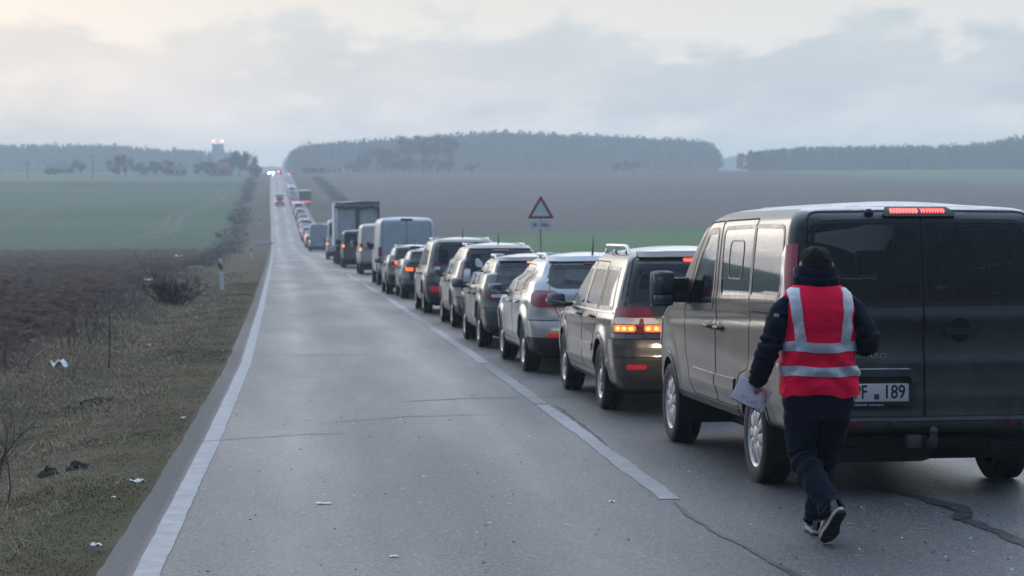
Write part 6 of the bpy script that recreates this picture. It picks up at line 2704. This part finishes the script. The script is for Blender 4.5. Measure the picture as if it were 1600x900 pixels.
def flat(poly, y0, y1):
    m = MB()
    n = len(poly)
    m.add([(a, y0, b) for a, b in poly] + [(a, y1, b) for a, b in poly], [tuple(range(n)), tuple(range(2 * n - 1, n - 1, -1))] + [(i, n + i, n + (i + 1) % n, (i + 1) % n) for i in range(n)])
    return m


flat(tri(.96, 2.60, .06), -.010, .012).build('warning_board', pbr('sign_red', (.30, .015, .03), .45, var=.1), sg, smooth=False)
flat(tri(.66, 2.595, .03), -.016, -.008).build('sign_face', pbr('sign_white', (.72, .76, .82), .35, var=.06), sg, smooth=False)
pl_ = flat(rounded([(-.40, 1.93), (.40, 1.93), (.40, 2.25), (-.40, 2.25)], .03), -.012, .012).build('distance_plate', pbr('plate_grey_white', (.74, .75, .76), .4, var=.08), sg, smooth=False)
text_obj('plate_lettering', '20 - 150m', .17, (0, -.0145, 2.085), pl_, M_ink, xs=.82, bold=.003)


# ------------------------------------------------------------------ grass and weeds
def blades(name, x, y, h, wd, lean, cols, mat, kind='stuff', bend=1.0, z=None, parent=None):
    n = len(x)
    a = rng.uniform(0, 2 * np.pi, n)
    z0 = ground_z(x, y) - .01 if z is None else z
    d = np.stack([np.cos(a), np.sin(a)], -1)
    la = rng.uniform(0, 2 * np.pi, n)
    ld = np.stack([np.cos(la), np.sin(la)], -1) * (lean * rng.uniform(.3, 1.2, n))[:, None]
    V = np.zeros((n, 5, 3))
    for k, (t, wk) in enumerate(((0, 1), (.55, .8))):
        off = ld * h[:, None] * t ** 1.6
        for s_, j in ((-1, 2 * k), (1, 2 * k + 1)):
            V[:, j, 0] = x + off[:, 0] + s_ * d[:, 0] * wd * wk / 2
            V[:, j, 1] = y + off[:, 1] + s_ * d[:, 1] * wd * wk / 2
            V[:, j, 2] = z0 + h * t * (1 - .25 * lean * t)
    off = ld * h[:, None] * bend
    V[:, 4, 0], V[:, 4, 1], V[:, 4, 2] = x + off[:, 0], y + off[:, 1], z0 + h * np.clip(1 - .45 * lean, .15, 1)
    b = (np.arange(n) * 5)[:, None]
    F = np.concatenate([b + np.array([[0, 1, 3]]), b + np.array([[0, 3, 2]]), b + np.array([[2, 3, 4]])], 0)
    o = link(name, raw_mesh(name, V.reshape(-1, 3), F, mat, col=np.repeat(cols, 5, 0)), parent)
    if kind:
        o['kind'] = kind
    return o


def pick(n, pal, w_, jit=.25):
    p = np.array(pal)[rng.choice(len(pal), n, p=np.array(w_) / sum(w_))]
    return p * rng.uniform(1 - jit, 1 + jit, (n, 1))


M_blade = attr_mat('grass_blades')
n_ = 300000
yy = 8.5 + 74 * rng.random(n_) ** 1.75
tt = rng.random(n_) ** .9
rl, fl_ = left_line(yy) + EDGE_L, field_left(yy)
xx = rl + .05 - tt * (rl - fl_)
den = fbm(xx * 1.3, yy * .9, 2, 4) * .5 + .5
keep = rng.random(n_) < np.clip(.30 + den * 1.1 - .35 * (tt < .05), .05, 1)
keep &= xx > -437 / 3400 * 1.12 * yy - .6
xx, yy, tt, den = xx[keep], yy[keep], tt[keep], den[keep]
n_ = len(xx)
patch_ = fbm(xx * .7 + 5, yy * .5, 8, 3)
h_ = np.clip(.018 + .026 * rng.random(n_) + .035 * np.clip(tt - .35, 0, 1) * rng.random(n_) + .03 * np.clip(patch_, 0, 1), .02, .2)
# moss, brown leaf-mould and green lie in patches, not blade by blade
pa, pb = fbm(xx * 2.3, yy * 1.1, 21, 4), fbm(xx * 1.7 + 9, yy * .9, 31, 4)
moss = pick(n_, [(.058, .072, .022), (.092, .100, .034), (.030, .038, .013)], [2, 2, 1.5])
mould = pick(n_, [(.12, .070, .030), (.085, .052, .024), (.050, .034, .018), (.16, .11, .05)], [2, 2, 1.5, 1])
pale = pick(n_, [(.26, .21, .125), (.18, .145, .08), (.34, .29, .20), (.10, .09, .04)], [2, 2, .8, 1.4])
k1 = np.clip(pa * 3.2 + .45, 0, 1)[:, None]
k2 = np.clip(pb * 3.4 + .22, 0, 1)[:, None] * .9
colA = (moss * (1 - k1) + mould * k1) * (1 - k2) + pale * k2
dry = np.clip((tt - .42) * 2.6 + patch_ * .8, 0, 1)[:, None]
colB = pick(n_, [(.20, .16, .105), (.145, .108, .072), (.27, .22, .15), (.10, .082, .05)], [2, 2, 1, 1.5])
blades('grass', xx, yy, h_, 0.0035 + .00017 * yy, 1.3, colA * (1 - dry) + colB * dry, M_blade)
# matted pale straw
n_ = 70000
yy = 9 + 100 * rng.random(n_) ** 1.5
tt = np.clip(.66 + .22 * rng.standard_normal(n_), .2, 1.12)
rl, fl_ = left_line(yy) + EDGE_L, field_left(yy)
xx = rl - tt * (rl - fl_)
k_ = (xx > -437 / 3400 * 1.1 * yy - .8) & (fbm(xx * 1.6, yy * .8, 41, 3) + rng.uniform(-.25, .25, n_) > -.12)
xx, yy = xx[k_], yy[k_]
n_ = len(xx)
blades('dry_grass', xx, yy, rng.uniform(.06, .17, n_), .0018 + .00014 * yy, 1.5, pick(n_, [(.27, .215, .145), (.20, .150, .10), (.37, .31, .22), (.12, .09, .06)], [2, 2, 1.3, 1.2]), M_blade, bend=1.3)
# weeds along the field edge
n_ = 15000
yy = 20 + 200 * rng.random(n_) ** 1.25
fl_ = field_left(yy)
xx = fl_ + rng.normal(.12, .38, n_) * (1 + yy / 200)
cl = fbm(xx * .5, yy * .22, 6, 3)
k_ = cl > -.15
xx, yy, cl = xx[k_], yy[k_], cl[k_]
n_ = len(xx)
blades('weeds', xx, yy, rng.uniform(.12, .36, n_) * (.7 + cl), .0025 + .00014 * yy, .6, pick(n_, [(.10, .075, .07), (.16, .13, .115), (.065, .052, .05), (.23, .20, .175)], [2, 2, 2, 1]), M_blade)
# the same rough growth along the foot of the far verge and the right-hand bank
n_ = 9000
yy = rng.uniform(220, 720, n_)
fl_ = field_left(yy)
xx = fl_ + rng.normal(.9, .9, n_)
cl = fbm(xx * .3, yy * .05, 16, 3)
k_ = cl > -.6
xx, yy, cl = xx[k_], yy[k_], cl[k_]
n_ = len(xx)
blades('far_weeds', xx, yy, rng.uniform(.15, .55, n_) * (.8 + cl), .12, .7, pick(n_, [(.075, .062, .058), (.12, .10, .09), (.055, .05, .045), (.17, .15, .13)], [2, 2, 2, 1]), M_blade)
n_ = 9000
yy = rng.uniform(60, 720, n_)
xx = verge_r(yy) + rng.normal(-1.0, .9, n_)
blades('bank_weeds', xx, yy, rng.uniform(.25, .75, n_), .03 + .0002 * yy, .8, pick(n_, [(.09, .085, .055), (.14, .12, .095), (.07, .075, .045), (.18, .16, .13)], [2, 2, 2, 1]), M_blade)
# mole-dug lumps of dark earth on the verge
M_lump = pbr('dark_earth', (.030, .024, .019), .95, var=.5, nscale=20, bump=.5)
for i_, (x, y, sx, sy) in enumerate(((-2.06, 25.6, .24, .13), (-2.35, 25.0, .16, .10), (-1.82, 17.4, .10, .08), (-1.60, 17.5, .12, .08))):
    m = MB()
    P = []
    for r in np.linspace(1, 0, 8):
        P.append([(math.cos(a) * sx * r * (1 + .3 * float(fbm(math.cos(a) * 2, math.sin(a) * 2, i_ * 3.1, 3))), math.sin(a) * sy * r * (1 + .3 * float(fbm(math.cos(a) * 2 + 5, math.sin(a) * 2, i_ * 3.1, 3))),
                   .06 * (1 - r ** 2) + .05 * float(fbm(math.cos(a) * r * 4, math.sin(a) * r * 4, i_ * 7.7, 4)) - .01) for a in np.linspace(0, 2 * math.pi, 29)[:-1]])
    m.grid(P, closed_u=True)
    o = m.build('molehill', M_lump)
    o.location = (x, y, gz(x, y) + .01)
    tag(o, ['dark earth lump, larger of two side by side below the dry sapling', 'dark earth lump, flatter one beside the larger lump below the sapling', 'dark earth lump at the far left of the near verge', 'dark broad earth smear beside the leftmost near lump',
            'dark earth lump on the verge up toward the bush', 'dark earth lump close to the road below the bush'][i_], 'earth lump', 'earth lumps on the verge')


# ------------------------------------------------------------------ bare shrubs and trees
M_twig = pbr('twig_bark', (.060, .045, .045), .9, var=.3)
M_bark = pbr('bark', (.055, .048, .042), .95, var=.35)


def twig_tree(name, x, y, h, spread, n_main, depth, label, cat, r0, mat=M_twig, seed=0, up=.75, group=None, thin=.006, trunk=0., kids=(3, 4)):
    rd = random.Random(seed)
    root = empty(name, (x, y, gz(x, y) - .03))
    tag(root, label, cat, group)
    tr, cr = MB(), MB()

    def branch(mb, p, d, ln, r, lev):
        pts, rs = [p], [r]
        for k in range(3):
            d = (d + Vector((rd.gauss(0, .16), rd.gauss(0, .16), rd.gauss(.03, .10)))).normalized()
            pts.append(pts[-1] + d * ln / 3)
            rs.append(max(thin * .5, r * (1 - .24 * (k + 1))))
        mb.tube(pts, rs, 3 if r < .03 else 6, cap=False)
        if lev > 0:
            for _ in range(rd.randint(*kids)):
                t = rd.uniform(.35, 1)
                i = min(2, int(t * 3))
                q = pts[i].lerp(pts[i + 1], t * 3 - i)
                dd = (d + Vector((rd.gauss(0, .55), rd.gauss(0, .55), rd.gauss(.1, .35)))).normalized()
                branch(cr, q, dd, ln * rd.uniform(.45, .72), max(thin * .6, r * .5), lev - 1)
    if trunk > 0:
        p = Vector((0, 0, 0))
        pts, rs = [p], [r0 * 1.3]
        for k in range(5):
            pts.append(pts[-1] + Vector((rd.gauss(0, .03) * h * .2, rd.gauss(0, .03) * h * .2, trunk / 5)))
            rs.append(r0 * (1 - .1 * k))
        tr.tube(pts, rs, 8)
        top = pts[-1]
        for k in range(n_main):
            a = 2 * math.pi * k / n_main + rd.uniform(-.4, .4)
            z = rd.uniform(.45, 1.0)
            q = Vector((0, 0, trunk * z)) if z < .95 else top
            branch(cr, q, Vector((math.cos(a) * spread, math.sin(a) * spread, up + rd.uniform(-.1, .5))).normalized(), (h - trunk * z) * rd.uniform(.75, 1.0), r0 * .55, depth)
    else:
        for k in range(n_main):
            a = rd.uniform(0, 2 * math.pi)
            q = Vector((math.cos(a) * spread * .35 * rd.random(), math.sin(a) * spread * .35 * rd.random(), 0))
            branch(tr if k < n_main // 2 else cr, q, Vector((math.cos(a) * spread * rd.random(), math.sin(a) * spread * rd.random(), up)).normalized(), h * rd.uniform(.6, 1.05), r0, depth)
    tr.build('trunk' if trunk > 0 else 'stem', mat, root)
    if cr.v:
        cr.build('crown', mat, root)
    return root


twig_tree('bush', -2.95, 61.5, .62, 1.15, 70, 2, 'dark leafless bush on the verge beside the leaning white post', 'bush', .012, seed=4, up=.75, thin=.010)
twig_tree('bush', -3.9, 56.5, .5, .9, 18, 1, 'low grey tuft of dead stems left of the dark bush', 'bush', .008, seed=14, up=.6, thin=.009, mat=pbr('dead_stem', (.16, .14, .125), .9))
twig_tree('sapling', -2.55, 32.9, .95, .35, 1, 0, 'thin leafless sapling standing alone on the near verge', 'sapling', .011, seed=2, up=1.2, trunk=.9, thin=.005)
twig_tree('sapling', -2.05, 16.0, .5, .5, 5, 2, 'leafless twig cut by the left picture edge', 'sapling', .008, seed=5, up=1.2, thin=.004)
for i_, (x, y, h, lb) in enumerate(((-3.3, 35, .5, 'dry reddish weed clump just left of the sapling'), (-3.5, 29.5, .4, 'dry weed clump by the plastic bag'), (-3.6, 44, .5, 'dry weed clump between sapling and bush'), (-5.3, 92, .9, 'scrubby dead growth on the field edge behind the post'))):
    twig_tree('weed_clump', x, y, h, .8, 14, 1, lb, 'weed', .005, seed=40 + i_, up=1.0, thin=.004 + .00006 * y, mat=pbr('weed_stem', (.10, .075, .068), .9))

# brush thickening along the left field edge in the dip and up the hill
for i_, (x, y, h) in enumerate(((-8.2, 300, .7), (-8.0, 360, .8))):
    twig_tree('bush', x, y, h, .9, 14, 2, ['bare brush at the bottom of the dip on the field edge', 'bare brush a little way up the left slope'][i_], 'bush', .03, seed=60 + i_, up=.8, thin=.035)


M_leafless = pbr('winter_crown', (.045, .043, .040), .95, var=.35, nscale=1.2)
M_ever = pbr('evergreen_crown', (.026, .036, .026), .95, var=.4, nscale=.8)


def crown_cloud(c, d, n, sz, rd):
    """many small ragged leaf clumps spread through a crown"""
    mb = MB()
    lobes = [(Vector((rd.gauss(0, .28) * d[0], rd.gauss(0, .28) * d[1], rd.uniform(-.36, .36) * d[2])), rd.uniform(.28, .5)) for _ in range(9)]
    V, F = [], []
    for i in range(n):
        l, k = lobes[rd.randrange(9)]
        v = Vector((rd.gauss(0, 1), rd.gauss(0, 1), rd.gauss(0, 1))).normalized() * (rd.random() ** .4)
        p = Vector(c) + l + Vector((v.x * d[0] * k * .5, v.y * d[1] * k * .5, v.z * d[2] * k * .5))
        b = len(V)
        a = Vector((rd.gauss(0, 1), rd.gauss(0, 1), rd.gauss(0, 1))).normalized() * sz * rd.uniform(.5, 1.2)
        q = Vector((rd.gauss(0, 1), rd.gauss(0, 1), rd.gauss(0, 1))).normalized() * sz * rd.uniform(.5, 1.2)
        V += [p, p + a, p + q]
        F.append((b, b + 1, b + 2))
    mb.add(V, F)
    return mb


def far_tree(x, y, h, wd, label, seed, mat=M_leafless, name='bare_tree', dens=520, trunk=.28, sz=.34, group='trees round the far farmsteads'):
    rd = random.Random(seed)
    root = empty(name, (x, y, gz(x, y) - .2))
    tag(root, label, 'tree', group)
    t = MB()
    t.tube([(0, 0, 0), (rd.gauss(0, .1), 0, h * .3), (rd.gauss(0, .25), 0, h * .62), (rd.gauss(0, .3), 0, h * .9)], [h * .024, h * .019, h * .012, h * .004], 7)
    for k in range(9):
        z = h * rd.uniform(trunk, .75)
        a = rd.uniform(0, 6.28)
        ln = wd * rd.uniform(.3, .5)
        t.tube([(0, 0, z), (math.cos(a) * ln * .5, math.sin(a) * ln * .5, z + h * .08), (math.cos(a) * ln, math.sin(a) * ln, z + h * rd.uniform(.12, .28))], [h * .009, h * .006, h * .002], 5, cap=False)
    t.build('trunk', M_bark, root)
    crown_cloud((0, 0, h * (.5 + trunk * .45)), (wd, wd, h * (1 - trunk) * 1.0), dens, sz, rd).build('crown', mat, root, smooth=False)
    return root


def Xat(px, y):              # sideways distance of a bearing at distance y
    return y * math.tan(math.radians(6.094) + math.atan((px - 800) / 3400.0))


tl_ = [(197, 735, 8.2, 5.0, 'tall bare tree at the left farmstead, standing over its hedge'), (183, 745, 5.5, 6, 'round bare tree left of the tall farmstead tree'), (228, 730, 5.2, 7, 'broad low bare tree beside the left farmstead house'), (262, 728, 5.6, 6, 'bare tree behind the pale left farmhouse'),
       (245, 748, 5.0, 5, 'bare tree between two farmhouse trees on the left'), (128, 760, 5.2, 4, 'lone round bare tree in the left distance'), (84, 750, 2.6, 4.5, 'low dark bush tree far left of the farmstead'), (375, 728, 8.6, 5.2, 'rounded tall tree beside the road at the hilltop, left of pair'),
       (391, 722, 9.0, 5.6, 'rounded tall tree beside the road at the hilltop, right of pair'), (330, 735, 5.6, 8, 'spreading low tree before the red roofed house'), (312, 742, 4.5, 5, 'low tree at the left end of the hilltop hedge'), (352, 745, 6.2, 4, 'slim tree behind the red roofed house'),
       (402, 715, 4.6, 4.5, 'small tree at the roadside right below the hilltop pair'),
       (640, 845, 15.5, 9, 'tall old tree with bare trunks, left of the row of tall trees'), (662, 850, 15.8, 9, 'tall old tree, second of the row of tall trees'), (684, 846, 16.2, 9, 'tall old tree, third of the row of tall trees'), (702, 842, 15.0, 8, 'tall old tree at the right end of the row'),
       (590, 850, 10.0, 13, 'wide rounded tree left of the row of tall trees'), (612, 840, 8.5, 9, 'rounded tree between the wide tree and the tall row'), (565, 835, 6.2, 8, 'lower rounded tree at the left of the wide one'), (545, 830, 4.5, 6, 'small tree beside the dark roofed shed'),
       (632, 830, 6.5, 10, 'undergrowth tree below the tall row'), (672, 828, 6.0, 10, 'second undergrowth tree below the tall row'), (700, 826, 5.0, 8, 'undergrowth tree under the right end of the tall row'),
       (737, 835, 4.4, 3.2, 'lone small dark tree on the crest right of the tall row'), (968, 880, 4.6, 6, 'low bush tree on the crest, left of two'), (990, 878, 5.2, 7, 'low bush tree on the crest, right of two'), (1160, 900, 8.0, 7, 'bare tree at the left end of the right-hand wood'),
       (1180, 905, 9.5, 7, 'dense tree at the corner of the right-hand wood')]
for i_, (px, y, h, wd, lb) in enumerate(tl_):
    tall = 840 <= y <= 851 and h > 14
    far_tree(Xat(px, y), y, h, wd, lb, 100 + i_, dens=int(900 + 80 * wd), trunk=.42 if tall else .15, sz=.55 if h > 6 else .42, mat=M_ever if 'dense' in lb else M_leafless, name='deciduous_tree' if not tall else 'old_tree')


# farm buildings
def house(px, y, w_, d_, hw, hr, label, wall, roof, name='farmhouse', rz=.2):
    root = empty(name, (Xat(px, y), y, gz(Xat(px, y), y)), (0, 0, rz))
    tag(root, label, 'house')
    m = MB()
    m.box((0, 0, hw / 2), (w_, d_, hw))
    wl = m.build('wall', wall, root, smooth=False)
    m = MB()
    e = .4
    m.add([(-w_ / 2 - e, -d_ / 2 - e, hw - .1), (w_ / 2 + e, -d_ / 2 - e, hw - .1), (w_ / 2 + e, 0, hw + hr), (-w_ / 2 - e, 0, hw + hr), (w_ / 2 + e, d_ / 2 + e, hw - .1), (-w_ / 2 - e, d_ / 2 + e, hw - .1)],
          [(0, 1, 2, 3), (3, 2, 4, 5), (0, 3, 5), (1, 4, 2), (0, 5, 4, 1)])
    rf = m.build('roof', roof, root, smooth=False)
    m = MB()
    m.box((w_ * .2, .2, hw + hr), (.6, .6, 1.2))
    m.build('chimney', M_bark, rf, smooth=False)
    for k in range(3):
        m = MB()
        m.box((-w_ * .32 + k * w_ * .32, -d_ / 2 - .02, hw * .55), (w_ * .12, .08, hw * .36))
        m.build('window', M_trim, wl, smooth=False)
    return root


Wp, Wd = pbr('render_pale', (.40, .40, .39), .8, var=.1), pbr('wall_grey', (.20, .20, .20), .8, var=.1)
Rr, Rg = pbr('roof_red', (.16, .05, .04), .8, var=.2), pbr('roof_grey', (.07, .07, .075), .7, var=.2)
house(345, 740, 7, 6, 2.2, 2.4, 'house with dull red roof behind the hilltop hedge', Wd, Rr)
house(276, 735, 6, 5, 2.0, 1.6, 'pale low farmhouse right of the left farmstead trees', Wp, Rg)
house(397, 720, 3.4, 4, 2.2, 1.5, 'small pale house beside the road at the hilltop', Wp, Rg)
house(487, 800, 9, 6, 2.0, 2.2, 'long dark roofed shed at the foot of the big wood', Wd, Rg, name='shed')
house(525, 815, 6, 5, 1.8, 1.6, 'pale shed right of the dark roofed shed', Wp, Rg, name='shed', rz=-.2)
house(95, 790, 9, 6, 1.8, 1.8, 'low grey barn in the mist far left', Wd, Rg, name='barn')

# silo tower with two red obstruction lamps
ty = 1050
tw = empty('silo_tower', (Xat(341.5, ty), ty, gz(Xat(341.5, ty), ty)))
tag(tw, 'grey concrete tower rising above the left wood with two red lamps on top', 'tower')
m = MB()
m.box((0, 0, 7.7), (5.4, 4.2, 15.4), .1)
m.box((0, 0, 15.5), (5.8, 4.5, .4), .05)
m.build('shaft', pbr('tower_concrete', (.50, .50, .51), .85, var=.12, nscale=.4), tw)
for sx in (-1, 1):
    m = MB()
    m.tube([(sx * 2.0, -1.8, 15.6), (sx * 2.0, -1.8, 16.8)], .08, 6)
    p_ = m.build('lamp_post', M_black, tw)
    m = MB()
    m.ellipsoid((sx * 2.0, -1.8, 17.1), (.95, .95, .95), 12, 8)
    m.build('lamp', pbr('obstruction_lamp', (.5, .05, .05), .4, var=0, em=(1, .10, .12), es=16), p_)

# power poles
for i_, (px, y, h, lb) in enumerate(((44, 690, 5.6, 'wooden pole on the left skyline, first from the edge'), (146, 680, 7.6, 'wooden pole between bush and lone tree on the left'), (330, 700, 6.5, 'wooden pole by the hilltop hedge'), (1342, 820, 9, 'wooden pole before the right-hand wood, left of two'), (1548, 830, 11, 'wooden pole before the right-hand wood, right of two'))):
    r_ = empty('power_pole', (Xat(px, y), y, gz(Xat(px, y), y) - .2))
    tag(r_, lb, 'pole', 'power poles')
    m = MB()
    m.tube([(0, 0, 0), (0, 0, h)], [.17, .12], 8)
    m.build('pole', M_bark, r_)
    m = MB()
    m.box((0, 0, h - .35), (1.5, .12, .12))
    for sx in (-.65, 0, .65):
        m.tube([(sx, 0, h - .3), (sx, 0, h - .05)], .06, 6)
    m.build('crossarm', M_bark, r_)


# ------------------------------------------------------------------ far woods (masses nobody could count)
def conifer_proto(seed):
    rd = np.random.default_rng(seed)
    V, F = [], []
    tiers = 9
    for t in range(tiers):
        z0 = .12 + .86 * t / tiers
        r = .17 * (1 - t / tiers) ** .8 + .012
        n = 7
        for k in range(n):
            a = 2 * math.pi * (k + rd.random()) / n
            rr_ = r * rd.uniform(.65, 1.25)
            b = len(V)
            w_ = .5
            V += [(0, 0, z0 + .13), (math.cos(a - w_) * rr_ * .8, math.sin(a - w_) * rr_ * .8, z0 - .02 + rd.uniform(-.02, .02)), (math.cos(a + w_) * rr_ * .8, math.sin(a + w_) * rr_ * .8, z0 - .02 + rd.uniform(-.02, .02)), (math.cos(a) * rr_ * 1.15, math.sin(a) * rr_ * 1.15, z0 - .05)]
            F += [(b, b + 1, b + 3), (b, b + 3, b + 2)]
    b = len(V)
    V += [(.015, 0, 0), (-.012, .012, 0), (-.012, -.012, 0), (0, 0, .95)]
    F += [(b, b + 1, b + 3), (b + 1, b + 2, b + 3), (b + 2, b, b + 3)]
    return np.array(V), np.array(F)


def leafy_proto(seed):
    rd = np.random.default_rng(seed)
    n = 130
    q = rd.normal(0, 1, (n, 3))
    q /= np.linalg.norm(q, axis=1)[:, None]
    c = q * (rd.random((n, 1)) ** .33) * np.array([.26, .26, .34]) * (1 + .18 * np.sin(q[:, :1] * 5 + seed)) + np.array([0, 0, .64])
    a, b = np.clip(rd.normal(0, .05, (n, 3)), -.08, .08), np.clip(rd.normal(0, .05, (n, 3)), -.08, .08)
    V = np.stack([c, c + a, c + b], 1).reshape(-1, 3)
    F = np.arange(n * 3).reshape(-1, 3)
    k = len(V)
    T = np.array([(.02, 0, 0), (-.015, .015, 0), (-.015, -.015, 0), (0, 0, .75)])
    return np.concatenate([V, T]), np.concatenate([F, np.array([(0, 1, 3), (1, 2, 3), (2, 0, 3)]) + k])


_pc = [conifer_proto(s) for s in range(5)]
_pl = [leafy_proto(s) for s in range(4)]


def wood(name, pts, hs, conif, mat):
    VV, FF, k = [], [], 0
    for (x, y), h in zip(pts, hs):
        V, F = (_pc[rng.integers(5)] if rng.random() < conif else _pl[rng.integers(4)])
        a = rng.uniform(0, 6.28)
        ws = h * rng.uniform(.75, 1.15)
        c, s_ = math.cos(a), math.sin(a)
        P = np.stack([(V[:, 0] * c - V[:, 1] * s_) * ws + x, (V[:, 0] * s_ + V[:, 1] * c) * ws + y, V[:, 2] * h + gz(x, y) - .3], -1)
        VV.append(P)
        FF.append(F + k)
        k += len(V)
    o = link(name, raw_mesh(name, np.concatenate(VV), np.concatenate(FF), mat))
    o['kind'] = 'stuff'
    return o


def wood_band(px0, px1, y0, dep, n, top, conif, name, edge=0.06):
    """a wood between two bearings at distance y0; top(px) is its sky line as seen from the road"""
    pts, hs = [], []
    for i in range(n):
        t = rng.random()
        px = px0 + (px1 - px0) * t
        y = y0 + dep * rng.random() ** 1.6
        x = Xat(px, y)
        g = gz(x, y)
        zt_ = CAM_H + (290 - top(px)) * y / 3400
        h = max(3., (zt_ - g) * rng.uniform(.88, 1.0))
        pts.append((x, y))
        hs.append(h)
    return wood(name, pts, hs, conif, M_wood)


M_wood = NT('wood_mass')
_c = M_wood.coord('Position')
_n2 = M_wood.noise(_c, .06, 4, .6)
M_wood.p(col=M_wood.mix(M_wood.mr(_n2, .35, .65), (.044, .055, .054), (.066, .070, .070)), rough=.95, spec=.1)
M_wood = M_wood.m
topR = lambda p: np.interp(p, [450, 462, 480, 520, 600, 690, 760, 850, 960, 1060, 1105, 1119], [250, 232, 224, 221, 217, 211, 205, 206, 211, 215, 218, 232])
wood_band(452, 1119, 1120, 160, 2000, topR, .35, 'forest')
topF = lambda p: np.interp(p, [1165, 1185, 1260, 1400, 1500, 1540, 1570, 1600, 1700, 1900], [240, 231, 225, 223, 222, 217, 211, 206, 200, 205])
wood_band(1172, 1900, 960, 140, 1100, topF, .75, 'forest')
topL = lambda p: np.interp(p, [-200, 0, 40, 100, 160, 210, 260, 300, 340, 370, 385], [215, 224, 225, 224, 225, 227, 232, 231, 234, 236, 250])
wood_band(-200, 384, 1230, 170, 950, topL, .8, 'forest')
topB = lambda p: np.interp(p, [380, 430, 470, 1100, 1180, 1240], [262, 258, 262, 248, 238, 250])
wood_band(1085, 1240, 2000, 150, 300, topB, .6, 'forest')
wood_band(380, 470, 2200, 150, 160, lambda p: 259 + 0 * p, .6, 'forest')

# a bird over the wood
bd = empty('bird', (Xat(908, 500), 500, 1.78 + (290 - 220) * 500 / 3400))
tag(bd, 'tiny dark bird flying over the big wood', 'bird')
m = MB()
m.ellipsoid((0, 0, 0), (.12, .35, .12), 10, 6)
for sx in (-1, 1):
    m.add([(sx * .04, .08, .03), (sx * .3, .1, .14), (sx * .5, -.04, .06), (sx * .28, -.08, .11), (sx * .04, -.1, .03)], [(0, 1, 2, 3, 4)])
m.build('body', M_black, bd)

# ------------------------------------------------------------------ the damp air
hz = NT('haze_air')
hz.nt.nodes.remove(hz.b)
pv = hz.n('ShaderNodeVolumePrincipled')
pv.inputs['Color'].default_value = (.82, .92, 1.0, 1)
pv.inputs['Density'].default_value = .00064
pv.inputs['Anisotropy'].default_value = .15
pv.inputs['Density Attribute'].default_value = ''
pv.inputs['Temperature Attribute'].default_value = ''
hz.nt.links.new(pv.outputs[0], hz.out.inputs['Volume'])
hz.m.cycles.homogeneous_volume = True
m = MB()
m.box((250, 1340, 18.5), (2100, 2900, 53))
o = m.build('haze', hz.m, smooth=False)
o['kind'] = 'stuff'
